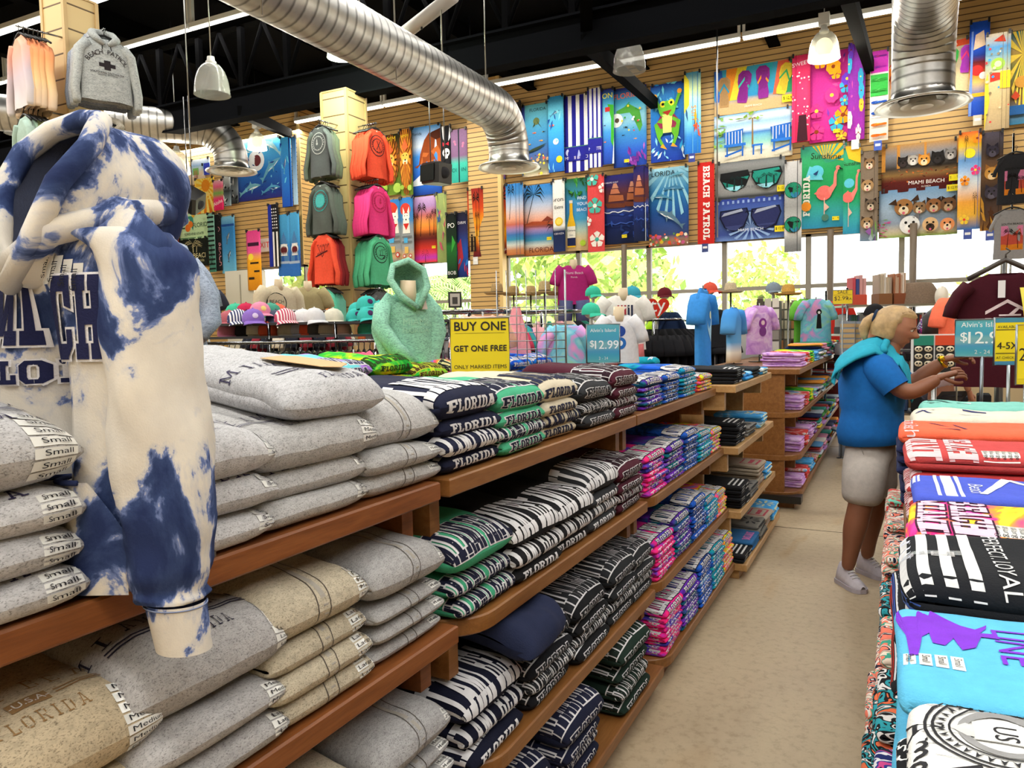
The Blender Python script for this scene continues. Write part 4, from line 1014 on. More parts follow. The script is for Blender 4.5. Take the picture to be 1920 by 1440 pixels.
# coral over navy
f, b = rt(335, .05, .31, kb=0); f.text(b, 'Miami Beach', .06, 'e8d4d8', .0, .03, .0014); f.quads(b, [[(-.05, .1), (-.045, .11), (.04, .16), (.035, .15)], [(-.02, .17), (-.01, .18), (.09, .21), (.09, .2)], [(.1, .12), (.11, .13), (.12, .19), (.1, .18)]], '5a3a5a', .0014, .02); m = b.mesh('folded_tee')
f2, b2 = rt(336, .035, .30, kb=0); f2.quads(b2, [[(.03, .14), (.03, .16), (.14, .19), (.14, .17)]], 'e07ac0', .0014, .02); m2 = b2.mesh('folded_tee')
stack('seventh on the right table', ['navy tee with pink print'] * 6 + ['coral orange tee with script print'], .0, 2.86, Z0, 7, [m2, m2, m], .040, col=['20264a'] * 6 + ['f0694a'], seed=67, kb=.02, group='right table, coral stack', **tn)
f, b = rt(340, .06, .31, kb=.05, wr=.01); f.quads(b, [[(-.05, .05), (-.04, .06), (.04, .09), (.03, .075)], [(.0, .03), (.005, .04), (-.06, .11), (-.065, .1)], [(.05, .16), (.06, .18), (.1, .24), (.09, .22)], [(-.05, .19), (-.03, .19), (.02, .26), (0, .26)]], '34386a', .0014, .02); m = b.mesh('folded_tee')
stack('eighth on the right table', ['pale tee'] * 5 + ['cream tee with navy palm print'], .05, 3.25, Z0, 6, [plain_rt(341), plain_rt(342), m], .046, col=['d8d4c8'] * 5 + ['dcd5c4'], seed=68, kb=.02, group='right table, cream stack', **tn)
f, b = rt(345, .05, .33, kb=.05, wr=.012); f.quads(b, [R_(.02, .15, .06, .2)], 'd8ecec', .0014, .02); f.quads(b, [[(-.1, .02), (-.05, .03), (.1, .06), (.05, .1)], [(-.15, .04), (-.1, .05), (.0, .16), (-.03, .14)]], '2f4f4a', .0014, .02); m = b.mesh('folded_tee')
f2, b2 = rt(346, .04, .31, kb=0); f2.quads(b2, [[(-.05, .02), (-.04, .05), (.14, .3), (.14, .26)], R_(-.1, -.01, .1, .01)], 'd8d8da', .0014, .02); m2 = b2.mesh('folded_tee')
stack('ninth on the right table', ['black tee with white streaks'] * 5 + ['seafoam tee with dark print'], .09, 3.66, Z0, 6, [m2, m2, m], .048, col=['1d1f24'] * 5 + ['7fc4b8'], seed=69, kb=.02, group='right table, seafoam stack', **tn)
f, b = rt(350, .05, .25, kb=0, wr=.012); m = b.mesh('folded_tee')
stack('right table end, behind the seafoam stack', ['navy tee', 'navy tee', 'coral tee', 'dark navy tee', 'cream tee'], .42, 3.95, Z0, 5, [m, m], .055, col=['1f2440', '1f2440', 'e0603f', '181c34', 'dcd8cc'], seed=70, kb=.0, **tn)
stack('right table end, by the yellow sign', ['white tee', 'bright blue tee', 'bright blue tee'], .62, 4.28, 1.06, 3, [m, m], .05, col=['d0d4d8', '3fa0dc', '4aaee6'], seed=71, kb=.0, **tn)
mats = ['pat_coral', 'pat_navy', 'pat_black', 'pat_pink', 'pat_red', 'pat_star']
nm = {'pat_coral': 'coral and navy patterned tee', 'pat_navy': 'navy and white patterned tee', 'pat_black': 'black patterned tee', 'pat_pink': 'pink and black patterned tee', 'pat_red': 'red tee with pale leaves', 'pat_star': 'black tee with white stars'}
pm = {k: [plain_rt(360 + i, .03, .29, k), plain_rt(370 + i, .034, .29, k)] for i, k in enumerate(mats)}
LOW = [(.60, -.045, [(.98, 'pat_star', 4), (1.30, 'pat_navy', 5), (1.64, 'pat_black', 5), (1.98, 'pat_coral', 5), (2.4, 'pat_black', 4), (2.8, 'pat_coral', 5), (3.25, 'pat_coral', 5), (3.7, 'pat_red', 5)]),
       (.33, -.075, [(.92, 'pat_navy', 4), (1.25, 'pat_pink', 4), (1.6, 'pat_coral', 4), (1.95, 'pat_black', 4), (2.35, 'pat_coral', 4)]),
       (.10, -.10, [(.93, 'pat_red', 5), (1.26, 'pat_star', 4), (1.6, 'pat_pink', 3)])]
place = {.60: 'upper right-table shelf', .33: 'middle right-table shelf', .10: 'lowest right-table shelf'}
STUFF = MB()
def stuff_fold(me, x, y, z, mat):
 STUFF.mat(mat); b0 = [v.co for v in me.vertices]; STUFF.add([(x - p.x, y - p.y, z + p.z) for p in b0], [tuple(p.vertices) for p in me.polygons])
k_ = 0
for z, xf, row in LOW:
 for i, (y, mn, n) in enumerate(row):
  k_ += 1
  if True:
   for j in range(n): stuff_fold(pm[mn][0], xf + .02 - .008 * (j % 2), y + .006 * ((j * 7) % 3 - 1), z + .001 + j * .033, mn)
  else: stack('%s %s' % (['first', 'second', 'third', 'fourth', 'fifth', 'sixth', 'seventh', 'eighth'][i] + ' pile,', place[z]), nm[mn], xf + .02, y, z, n, [pm[mn][0], pm[mn][0], pm[mn][1]], .033, mat=mn, seed=400 + k_, kb=.02, **tn)
# ================================================================== beach towels on the slat wall
def art_palm(x, y, h, c, lean=.1, asp=1.0, fr=7, L=.35):
 o = [('p', [(x - .012, y), (x + .012, y), (x + lean * h + .008, y + h), (x + lean * h - .008, y + h)], c)]
 tx, ty = x + lean * h, y + h
 for k in range(fr):
  a = -.5 + (PI + 1.0) * k / (fr - 1); dx, dy = math.cos(a), math.sin(a) * .75 + .15
  mx, my = tx + dx * L * h * .6 * asp, ty + dy * L * h * .5; ex, ey = tx + dx * L * h * asp, ty + dy * L * h * .6 - L * h * .28
  o.append(('p', [(tx, ty), (mx, my + .03 * h), (ex, ey), (mx, my - .03 * h)], c))
 return o
def art_fish(x, y, s, c, d=1, asp=1.0, c2=None):
 k = asp
 o = [('p', [(x - s * d, y), (x - s * .3 * d, y + s * .38 * k), (x + s * .4 * d, y + s * .25 * k), (x + s * .75 * d, y), (x + s * .4 * d, y - s * .25 * k), (x - s * .3 * d, y - s * .38 * k)][::d], c),
         ('p', [(x - s * .8 * d, y), (x - s * 1.4 * d, y + s * .4 * k), (x - s * 1.25 * d, y), (x - s * 1.4 * d, y - s * .4 * k)], c)]
 if c2: o.append(('e', x + s * .35 * d, y, s * .14, c2))
 return o
def art_dolphin(x, y, s, c, c2='dfe8ee', asp=1.0, tilt=.3, d=1):
 pts = [(1.0, -.05), (.78, .08), (.5, .2), (.2, .26), (.12, .46), (.0, .27), (-.4, .14), (-.8, -.05), (-1.05, .12), (-.98, -.1), (-1.1, -.3), (-.78, -.16), (-.3, -.08), (.2, -.12), (.6, -.1)]
 ct, st = math.cos(tilt), math.sin(tilt); f = lambda q: (x + d * s * (q[0] * ct - q[1] * st), y + s * asp * (q[0] * st + q[1] * ct))
 return [('p', [f(q) for q in pts], c), ('p', [f(q) for q in ((.75, -.04), (.3, .02), (-.3, -.03), (.2, -.11), (.6, -.09))], c2), ('p', [f(q) for q in ((.3, -.08), (.05, -.38), (.12, -.05))], c)]
def art_flower(x, y, r, c, c2, n=5, asp=1.0):
 o = []
 for k in range(n):
  a = 2 * PI * k / n + .3; o.append(('p', [(x, y), (x + r * math.cos(a - .5), y + r * asp * math.sin(a - .5)), (x + r * 1.15 * math.cos(a), y + r * 1.15 * asp * math.sin(a)), (x + r * math.cos(a + .5), y + r * asp * math.sin(a + .5))], c))
 o.append(('e', x, y, r * .3, c2)); return o
def art_flop(x, y, s, c, c2, rot=0.0, asp=1.0):
 ct, st = math.cos(rot), math.sin(rot); f = lambda q: (x + s * (q[0] * ct - q[1] * st), y + s * asp * (q[0] * st + q[1] * ct))
 out = [(-.28, -1), (.28, -1), (.34, -.7), (.28, -.2), (.42, .3), (.42, .75), (.2, 1), (-.2, 1), (-.42, .75), (-.42, .3), (-.28, -.2), (-.34, -.7)]
 return [('p', [f(q) for q in out], c), ('p', [f((q[0] * .78, q[1] * .86)) for q in out], mixc(c, '000000', .18)), ('p', [f(q) for q in ((0, .62), (.36, .0), (.3, -.1), (.0, .4))], c2), ('p', [f(q) for q in ((0, .62), (0, .4), (-.3, -.1), (-.36, .0))], c2)]
def art_face(x, y, r, c, c2, muz, asp=1.0, ear=True, tongue=True):
 """animal face: ears, head, muzzle, nose, eyes"""
 o = []
 if ear: o += [('p', [(x - r * .95, y + r * .2 * asp), (x - r * .85, y + r * 1.15 * asp), (x - r * .25, y + r * .8 * asp)], c2), ('p', [(x + r * .25, y + r * .8 * asp), (x + r * .85, y + r * 1.15 * asp), (x + r * .95, y + r * .2 * asp)], c2)]
 o += [('e', x, y, r, c), ('e', x, y - r * .35 * asp, r * .55, muz), ('e', x, y - r * .12 * asp, r * .17, '17140f'), ('e', x - r * .38, y + r * .25 * asp, r * .15, '17140f'), ('e', x + r * .38, y + r * .25 * asp, r * .15, '17140f')]
 if tongue: o.append(('e', x, y - r * .62 * asp, r * .16, 'd8607a'))
 return o
def art_skull(x, y, r, c, band=None, asp=1.0):
 o = [('e', x, y, r, c), ('p', [(x - r * .5, y - r * .6 * asp), (x + r * .5, y - r * .6 * asp), (x + r * .4, y - r * 1.35 * asp), (x - r * .4, y - r * 1.35 * asp)], c), ('e', x - r * .38, y - r * .15 * asp, r * .27, '15120f'), ('e', x + r * .38, y - r * .15 * asp, r * .27, '15120f'), ('p', [(x, y - r * .3 * asp), (x + r * .13, y - r * .6 * asp), (x - r * .13, y - r * .6 * asp)], '15120f')]
 for k in range(4): o.append(('r', x - r * .3 + r * .18 * k, y - r * 1.3 * asp, x - r * .26 + r * .18 * k, y - r * .85 * asp, '15120f'))
 if band: o += [('p', [(x - r * 1.02, y + r * .2 * asp), (x + r * 1.02, y + r * .2 * asp), (x + r * .8, y + r * .85 * asp), (x, y + r * 1.2 * asp), (x - r * .8, y + r * .85 * asp)], band)]
 return o
def art_rays(x, y, c, n=14, r=1.2, a0=0, a1=2 * PI, w_=.5):
 o = []
 for k in range(n):
  a = a0 + (a1 - a0) * k / n; b_ = a + (a1 - a0) / n * w_; o.append(('p', [(x, y), (x + r * math.cos(a), y + r * math.sin(a)), (x + r * math.cos(b_), y + r * math.sin(b_))], c))
 return o
def art_spots(n, cols, r0, r1, seed, y0=0, y1=1, x0=0, x1=1):
 rnd = random.Random(seed); return [('e', rnd.uniform(x0, x1), rnd.uniform(y0, y1), rnd.uniform(r0, r1), rnd.choice(cols)) for _ in range(n)]
def art_blades(n, cols, seed, y0=0, y1=1, s=.1, x0=0, x1=1):
 rnd = random.Random(seed); o = []
 for _ in range(n):
  x, y = rnd.uniform(x0, x1), rnd.uniform(y0, y1); a = rnd.uniform(0, 6.3); l = rnd.uniform(.5, 1) * s
  o.append(('p', [(x, y), (x + l * math.cos(a + .3), y + l * .6 * math.sin(a + .3)), (x + 1.6 * l * math.cos(a), y + l * math.sin(a)), (x + l * math.cos(a - .3), y + l * .6 * math.sin(a - .3))], rnd.choice(cols)))
 return o
def art_price(x=.8, y=.1): return [('price', x, y)]
def bgfn(stops):
 """vertical print: list of (y, colour), y rising"""
 st = [(y, hx(c)) for y, c in stops]
 def fn(y):
  if y <= st[0][0]: return st[0][1]
  for (a, ca), (b, cb) in zip(st[:-1], st[1:]):
   if y <= b: return mixc(ca, cb, (y - a) / max(1e-6, b - a))
  return st[-1][1]
 return fn
def clip(poly, ax, val, keep_less):
 out = []
 for i in range(len(poly)):
  a, b = poly[i - 1], poly[i]
  ia = (a[ax] <= val) == keep_less; ib = (b[ax] <= val) == keep_less
  if ia != ib:
   t = (val - a[ax]) / (b[ax] - a[ax]); out.append((a[0] + (b[0] - a[0]) * t, a[1] + (b[1] - a[1]) * t))
  if ib: out.append(b)
 return out
def paint(b, fn, w_, h_, shapes, step=.0011, off=.0035):
 """paint flat art shapes; fn(x01, y01, depth) -> point"""
 asp = w_ / h_; k = 0
 for sh in shapes:
  t = sh[0]; polys = []; c = sh[-1]
  if t == 'r': polys = [[(sh[1], sh[2]), (sh[3], sh[2]), (sh[3], sh[4]), (sh[1], sh[4])]]
  elif t == 'e':
   n = 20 if sh[3] > .08 else 10
   polys = [[(sh[1] + sh[3] * math.cos(2 * PI * i / n), sh[2] + sh[3] * asp * math.sin(2 * PI * i / n)) for i in range(n)]]
  elif t == 'p':
   P3 = [Vector((x, y, 0)) for x, y in sh[1]]; polys = [[sh[1][i] for i in tr] for tr in tessellate_polygon([P3])] if len(sh[1]) > 3 else [sh[1]]
  elif t == 'price':
   x, y = sh[1], sh[2]; q = .075
   d = off + step * 40
   b.add([fn(px, py, d) for px, py in ((x - q, y - q * asp * .6), (x + q, y - q * asp * .6), (x + q, y + q * asp * .6), (x - q, y + q * asp * .6))], [(0, 1, 2, 3)], col='f0dc2a')
   vs, fs = text2d('$ 12.99', q * .55); b.add([fn(x + px, y - q * .2 * asp + py * asp * 1.3, d + .002) for px, py in vs], fs, col='1a1a1a'); continue
  elif t in ('t', 'tb'):
   _, s, x, y, size, rot, c = sh
   if t == 't':
    vs, fs = text2d(s, size)
    V = [(x + (px * math.cos(rot) - py * math.sin(rot)), y + (px * math.sin(rot) + py * math.cos(rot)) * asp) for px, py in vs]
    ok = [f_ for f_ in fs if all(0 <= V[i][0] <= 1 and 0 <= V[i][1] <= 1 for i in f_)]
    d = off + step * k; k += 1; b.add([fn(px, py, d) for px, py in V], ok, col=c); continue
   for q in block(s, size): polys.append([(x + (px * math.cos(rot) - py * math.sin(rot)), y + (px * math.sin(rot) + py * math.cos(rot)) * asp) for px, py in q])
  d = off + step * k; k += 1
  for P in polys:
   for ax, val, less in ((0, 1, True), (0, 0, False), (1, 1, True), (1, 0, False)):
    if P: P = clip(P, ax, val, less)
   if len(P) >= 3: b.add([fn(x, y, d) for x, y in P], [tuple(range(len(P)))], col=c)
TOWEL_G = 'beach towels on the window wall'
def towel(box, bg, shapes, label, dy=.06, wave=.0035, thick=.014, clips=True, tagc=None, name='beach_towel', Y=None):
 x0p, y0p, x1p, y1p = box; Yw = (Y if Y is not None else (YW if x0p > 570 else YN)) - dy
 ym, xm = (y0p + y1p) / 2, (x0p + x1p) / 2
 X0, X1 = on(x0p, ym, 1, Yw).x, on(x1p, ym, 1, Yw).x; z1, z0 = on(xm, y0p, 1, Yw).z, on(xm, y1p, 1, Yw).z
 w_, h_ = X1 - X0, z1 - z0; seed = (x0p * 7 + y0p * 13) % 97
 root = tag(empty(name, ((X0 + X1) / 2, Yw, z0)), label, 'towel', TOWEL_G)
 kf = 2 * PI * max(1, round(w_ / .28)) / w_
 def fn(x, y, d):
  xx = (x - .5) * w_; n = noise.noise(Vector((xx * 2.2, y * 1.7, seed)))
  yy = -wave * math.sin(kf * xx + seed) * (.5 + .5 * (1 - y)) - wave * 1.5 * n
  return (xx + wave * .8 * n * (1 - y), yy - d, y * h_ + wave * 2 * noise.noise(Vector((xx * 4, 0, seed + 3))) * (1 - y))
 b = MB().mat('cloth'); f = bgfn(bg) if isinstance(bg, list) else (lambda y: hx(bg))
 nx, ny = max(4, int(w_ / .06)), 14
 xs = [i / nx for i in range(nx + 1)]; ys = [i / ny for i in range(ny + 1)]
 loop = [(x, 0) for x in xs] + [(x, -thick) for x in reversed(xs)]
 b.grid(lambda i, y: fn(loop[i][0], y, loop[i][1]), range(len(loop)), ys, cfn=lambda i, y: f(y), closeu=True)
 paint(b, fn, w_, h_, shapes); b.build('cloth_print', root)
 if clips:
  for x in (.06, .94):
   b = MB().mat('plastic', '1a1a1c'); p = fn(x, 1, .0); b.box((p[0] - .015, p[1] - .03, p[2] - .035), (p[0] + .015, p[1] + .025, p[2] + .03)); b.build('hanger_clip', root)
  b = MB().mat('metal', '777777'); b.cyl((0, 0, h_ + .005), (0, dy - .005, h_ + .03), .008, n=6); b.build('wall_hook', root)
 if tagc:
  b = MB().mat('paint', tagc); b.box((-.07, -.03, -.16), (.05, -.025, .0)); b.mat('paint', 'e8e8ec'); b.box((-.05, -.032, -.09), (.03, -.030, -.05)); b.build('price_tag', root)
 return root
A = 2.0
def sunset(w='sun'): return [(0, '5a1420'), (.12, '8a2a1a'), (.2, 'e87a1a'), (.34, 'f8b820'), (.42, 'e8781a'), (.5, 'f0a020'), (.7, 'd84a1a'), (1, '8a1f1a')]
BEACHG = [(0, 'b86a3a'), (.1, 'c88a5a'), (.13, 'e8e0d0'), (.18, '3fa0b8'), (.28, '2f6fb0'), (.34, '8a8ac8'), (.42, 'c8604a'), (.52, 'f0b090'), (.68, 'c8d0e0'), (.85, '4a90d0'), (1, '2f7fc8')]
SEA = [(0, 'd8c890'), (.1, '3f6f8a'), (.4, '1f5fb0'), (.75, '2f9fd0'), (1, '6fd0e0')]
wave_l = lambda y, c, n=5, h=.012: [('p', [(i / 12, y + h * math.sin(i * 1.7 + n)) for i in range(13)] + [(i / 12, y - h + h * math.sin(i * 1.7 + n)) for i in range(12, -1, -1)], c)]
# -- far left section
towel((270, 318, 280, 400), [(0, '1f3a2a'), (.5, '2f5a3a'), (1, '14241c')], art_blades(12, ['4a7a3a', '101a14'], 1, s=.3), 'dark green leafy narrow towel at the far left wall end')
towel((279, 300, 320, 356), [(0, 'e8c040'), (.18, 'd8a030'), (.45, 'f0d060'), (.7, 'f0c850'), (.85, '3fb0a8'), (1, '2a8fb0')], [('p', [(.2, .2), (.9, .2), (.9, .45), (.8, .45), (.8, .6), (.7, .6), (.7, .45), (.6, .45), (.6, .75), (.45, .75), (.45, .45), (.3, .45), (.3, .55), (.2, .55)], 'e8703a'), ('r', .15, .1, .95, .2, '6fae3a'), ('e', .5, .82, .06, 'e85a4a')], 'yellow towel with orange sand castle, top left of the wall')
towel((280, 357, 320, 400), [(0, '16306a'), (.4, '1f5f9a'), (1, '142a5a')], [('p', [(.1, .16), (.9, .3), (.92, .22), (.12, .08)], 'e0e0d8'), ('p', [(.1, .26), (.9, .1), (.9, .18), (.1, .34)], 'e0e0d8')] + art_skull(.5, .6, .24, 'e8e4d8', 'a82a2a', .95), 'navy towel with red-bandana skull at the left wall')
towel((320, 320, 336, 400), [(0, '1f4fa8'), (.5, '3f7fd0'), (.7, 'd8d0b8'), (1, '2f6fc0')], art_blades(6, ['e8e0d0', '16306a'], 3, s=.3), 'narrow blue and sand towel beside the skull towel', .2)
towel((337, 312, 384, 346), [(0, 'd8c0a0'), (.6, 'e0c8a8'), (.8, 'b8c8d0'), (1, '8fb0c8')], [('r', .2 + .05 * k, .25, .22 + .05 * k, .75, 'b0483a') for k in range(3)] + [('r', .6 + .05 * k, .3, .62 + .05 * k, .75, 'b0483a') for k in range(3)], 'sand coloured towel with thin red lines behind the lit left lamp')
towel((358, 298, 393, 330), [(0, 'e8e0d0'), (.5, '4a90d0'), (1, 'e8f0f4')], [('r', .7, .0, 1, .7, '2f3fb8'), ('r', .1, .1, .4, .5, '6fae5a')], 'white and blue towel beside the smaller duct bend')
towel((283, 408, 320, 470), [(0, '3fa8a0'), (.2, '2a4a8c'), (1, '1c2a5a')], [('e', .6, .82, .13, 'f0c030'), ('r', .8, .7, 1, .95, 'c03030'), ('p', [(0, .7), (.3, .55), (.7, .35), (1, .3), (1, .24), (.6, .28), (.2, .48), (0, .62)], 'd8c060')], 'navy towel with yellow sun at the lower left wall')
towel((320, 404, 334, 470), [(0, '3a1410'), (.5, 'c04a2a'), (1, '201410')], art_blades(10, ['e8d0b0', '3fa8c0', 'c83a2a'], 5, s=.3), 'narrow red and black towel left of the licence-plate towel', .18)
towel((366, 334, 402, 400), [(0, 'e87a1a'), (.4, 'f0a820'), (1, 'f4c830')], art_rays(.6, .78, 'f8e070', 16, .9) + [('e', .6, .78, .22, 'e8901a')] + art_blades(8, ['f8e080', 'd8701a'], 6, 0, .6, .25), 'orange towel with yellow sun flower behind the tilted loudspeaker', .1)
towel((400, 338, 418, 394), [(0, 'd81f5a'), (.4, 'e83a7a'), (.55, '5fae4a'), (.8, 'e85a8a'), (1, 'e8b0c0')], [('t', 'Aloha', .5, .2, .4, .3, 'f8f0f0')], 'narrow pink and green towel below the smaller duct outlet', .2)
towel((419, 330, 432, 386), [(0, '8fa0a8'), (.5, '2a3034'), (1, 'c8d0d4')], art_blades(10, ['e8e8e8', '14181a'], 7, s=.35), 'narrow black and white camouflage towel left of the shark blanket', .22)
towel((432, 328, 446, 382), [(0, '14181a'), (.5, '6a7278'), (1, '1c2024')], art_blades(10, ['b8b8b8', '14181a'], 8, s=.35), 'narrow dark camouflage towel touching the shark blanket', .16)
towel((336, 397, 392, 448), [(0, 'c8e8b8'), (1, 'd0f0c0')], [('r', .02, .03, .98, .06, '3a7a4a'), ('r', .02, .94, .98, .97, '3a7a4a'), ('r', .01, .03, .03, .97, '3a7a4a'), ('p', [(.28, .85), (.48, .85), (.5, .55), (.47, .3), (.42, .45), (.36, .75), (.28, .78)], '3a9a8a'), ('e', .3, .42, .09, 'e87a2a'), ('e', .4, .55, .08, 'e8802a'), ('t', '2', .13, .4, .34, 0, '2a4a3a'), ('t', 'FLORIDA', .76, .42, .145, 0, '2a4a3a'), ('t', 'SUNSHINE STATE', .5, .14, .085, 0, '2a4a3a'), ('e', .5, .88, .06, 'e8b83a')], 'pale green licence-plate towel reading FLORIDA with oranges')
towel((336, 447, 390, 500), '121a14', art_palm(.5, .5, .32, 'd8d0a0', .0, 1.2, 9, .9) + art_palm(.62, .5, .22, 'd8d0a0', .1, 1.2, 7, .8) + [('t', 'MIAMI BEACH', .52, .3, .165, 0, 'e0d8a8'), ('t', 'Florida', .75, .16, .1, 0, 'c8c090')], 'black towel with cream palms and MIAMI BEACH lettering')
towel((391, 400, 403, 510), [(0, '3a7a6a'), (1, '8fc8b8')], [('r', 0, .04 + .08 * k, 1, .07 + .08 * k, '14201c') for k in range(12)] + [('t', 'FLORIDA', .62, .3, .5, PI / 2, '101614')], 'narrow teal striped towel with vertical lettering', .2)
towel((402, 402, 415, 508), '15161a', [('t', 'MIAMI BEACH', .62, .5, .8, -PI / 2, 'e8a0a8')], 'narrow black towel with vertical pink MIAMI BEACH lettering', .16)
towel((415, 405, 441, 512), [(0, '6fb8d8'), (.4, '3f8fc8'), (.8, '2f7ac0'), (1, '7fc0e0')], art_dolphin(.5, .62, .36, '5a6a78', 'd0d8dc', .3, 1.2) + art_dolphin(.55, .3, .36, '4a5a68', 'e0e4e8', .3, 1.3) + [('r', .0, .82, 1, .86, '1f4f9a')], 'narrow light blue towel with grey leaping dolphins', .14)
towel((443, 262, 530, 374), [(0, '2a2a7a'), (.15, '1a3a8c'), (.5, '1f6ab8'), (.85, '3fa0d0'), (1, '5fc0dc')], [('e', .45, .66, .17, 'd8dce0'), ('e', .46, .66, .09, '5a1a20')] + art_dolphin(.75, .5, .26, '5a9ab8', 'd0e0e4', 1.1, .6) + art_dolphin(.2, .55, .22, '3f88b0', 'c8dce4', 1.1, -.4) + art_dolphin(.3, .2, .24, '6aa8c0', 'dce8ec', 1.1, .2) + art_dolphin(.75, .15, .2, '4a90b8', 'd0e0e8', 1.1, .1) + art_dolphin(.8, .85, .22, '8fb8c0', 'e0e8e8', 1.1, .5, -1) + art_dolphin(.2, .85, .18, '6ab0c8', 'd8e4e8', 1.1, -.2) + art_blades(34, ['16408c', '2f8fc8', '6fb8dc', '10307a'], 9, s=.09), 'large blue blanket swarming with sharks at the left wall')
towel((527, 256, 546, 388), [(0, '1a4ab0'), (.5, '2a7ad0'), (1, '3fa0e0')], art_dolphin(.4, .6, .5, '5aa0c8', 'dfe8ee', .25, 1.3) + art_blades(8, ['14389a', '5fc0e8'], 10, s=.3) + [('r', .85, 0, .95, 1, '123080')], 'narrow folded blue shark towel right of the shark blanket', .22)
towel((548, 256, 556, 384), [(0, '9ab8d0'), (1, '2a6aa8')], [], 'thin edge of a pale blue towel beside the wall corner', .3)
towel((504, 383, 523, 500), [(0, '15151a'), (1, '15151a')], [('r', 0, 0, .34, 1, '1f2f9a'), ('r', .38, 0, .55, .56, 'e8e8ea'), ('r', .75, 0, .92, .56, 'e8e8ea')] + [('e', .46 + .2 * (k % 3), .62 + .05 * (k // 3), .06, 'e8e8ea') for k in range(21)], 'narrow black and white flag towel with blue edge', .2)
for (bx, lb, sd) in (((522, 402, 543, 518), 'blue towel with an open-mouthed shark, left of its twin', 0), ((543, 398, 562, 518), 'blue towel with an open-mouthed shark, right of its twin', 1)):
 towel(bx, [(0, '1a3f8c'), (.35, '2a5aa8'), (.6, '3f8fc8'), (1, '4aa0d8')], [('p', [(.08, .1), (.1, .4), (.3, .6), (.5, .72), (.7, .6), (.9, .4), (.92, .1)], '4a7ab0'), ('e', .5, .44, .36, 'd8d8d8'), ('e', .5, .42, .28, '5a1a22')] + [('p', [(.24 + .1 * k, .52), (.32 + .1 * k, .52), (.28 + .1 * k, .46)], 'f4f4f0') for k in range(6)] + [('p', [(.24 + .1 * k, .33), (.32 + .1 * k, .33), (.28 + .1 * k, .39)], 'f4f4f0') for k in range(6)] + [('r', 0, 0, 1, .2, '2f6ab8'), ('r', 0, .2, 1, .24, '9fb0c8')], lb, .12 + .06 * sd)
towel((463, 432, 489, 544), [(0, 'd88a1a'), (.5, 'f0a820'), (.55, 'e8b030'), (.62, 'e85a9a'), (1, 'd83f8a')], [('r', .1, .74, .9, .8, '3a1430'), ('e', .3, .56, .18, 'f0d840'), ('r', .25, .44, .85, .47, '2a2014'), ('r', .1, .18, .5, .22, '2a2014'), ('r', .5, .3, .9, .33, '2a2014')], 'pink and yellow narrow towel hanging before the metal cabinet', .45)
# -- left of the wall pilaster
towel((603, 300, 618, 382), [(0, 'd8d0c0'), (.3, '3f90c8'), (.6, 'e0f0f4'), (1, '2f80c0')], art_blades(8, ['e8f0f0', '1f5fa8'], 11, s=.25), 'blue and white towel peeking out left of the shirt column')
towel((604, 405, 618, 460), [(0, '1f6f9a'), (1, '3fb0c0')], art_blades(8, ['e8f0f0', '1f5fa8', '2f8f5a'], 12, s=.25), 'teal towel peeking out behind the orange column shirts')
LION = [(0, '6a8a2a'), (.2, '4a6a1a'), (.5, '7a4a14'), (.8, '4a3a10'), (1, '2a2a10')]
def lion(x, w_): return art_rays(x, .58, '8a4a14', 22, .42 * w_, 0, 2 * PI, .7) + art_rays(x, .56, 'c87a20', 18, .33 * w_, .1, 2 * PI + .1, .6) + [('e', x, .57, .24 * w_, 'd8a040'), ('e', x, .5, .14 * w_, 'f0d8a0'), ('e', x, .53, .05 * w_, '2a1408'), ('e', x - .1 * w_, .6, .035 * w_, '1a1008'), ('e', x + .1 * w_, .6, .035 * w_, '1a1008'), ('p', [(x - .2 * w_, .72), (x, .66), (x + .2 * w_, .72), (x, .85)], 'e85a2a'), ('t', 'HMM', x, .87, .3, 0, 'd8b020'), ('p', [(x - .1, .5), (x, .28), (x + .1, .5)], 'a85a1a'), ('e', x - .3, .12, .16, '8aa83a'), ('e', x + .35, .1, .2, '9ab84a')]
towel((715, 252, 752, 366), LION, lion(.5, 1.0), 'brown and green towel with a lion face', .06)
towel((751, 242, 773, 366), LION, lion(.5, 1.4), 'narrow folded lion towel right of the wide lion towel', .2)
towel((772, 236, 827, 365), [(0, '1a3a8c'), (.15, '1f5fc0'), (.3, '2a6ad0'), (.6, '3f8fdc'), (.72, 'd8e4ee'), (1, '4a98dc')], [('p', [(.1, .42), (.25, .45), (.3, .6), (.45, .8), (.62, .9), (.72, .86), (.95, .92), (1, .9), (1, .38), (.85, .36), (.8, .5), (.5, .48), (.45, .36), (.35, .36), (.32, .46), (.2, .4)], '8a3f14'), ('p', [(.3, .46), (.4, .62), (.6, .6), (.9, .7), (1, .6), (1, .42), (.7, .42)], 'b8622a'), ('p', [(.6, .86), (.85, .78), (1, .8), (1, .94), (.7, .9)], '4a1f0c'), ('p', [(0, .2), (.3, .3), (.6, .2), (.8, .3), (1, .22), (1, .16), (0, .14)], 'e8f0f4'), ('t', 'Florida', .2, .88, .12, 0, '1a2a4a')], 'towel with brown horses galloping in blue surf', .06)
towel((827, 236, 846, 312), '17171a', [('p', [(.1, 1), (.4, 1), (.3, .75), (.35, .6), (.2, .7)], 'e8e8e8'), ('p', [(.9, 1), (.8, .8), (.75, .62), (.95, .7)], 'e8e8e8')] + art_skull(.5, .34, .36, 'ece8e0', None, .3) + [('p', [(.2, .5), (.5, .55), (.2, .6)], 'd02a3a'), ('p', [(.8, .5), (.5, .55), (.8, .6)], 'd02a3a')], 'narrow black towel with white skull and red bow', .14)
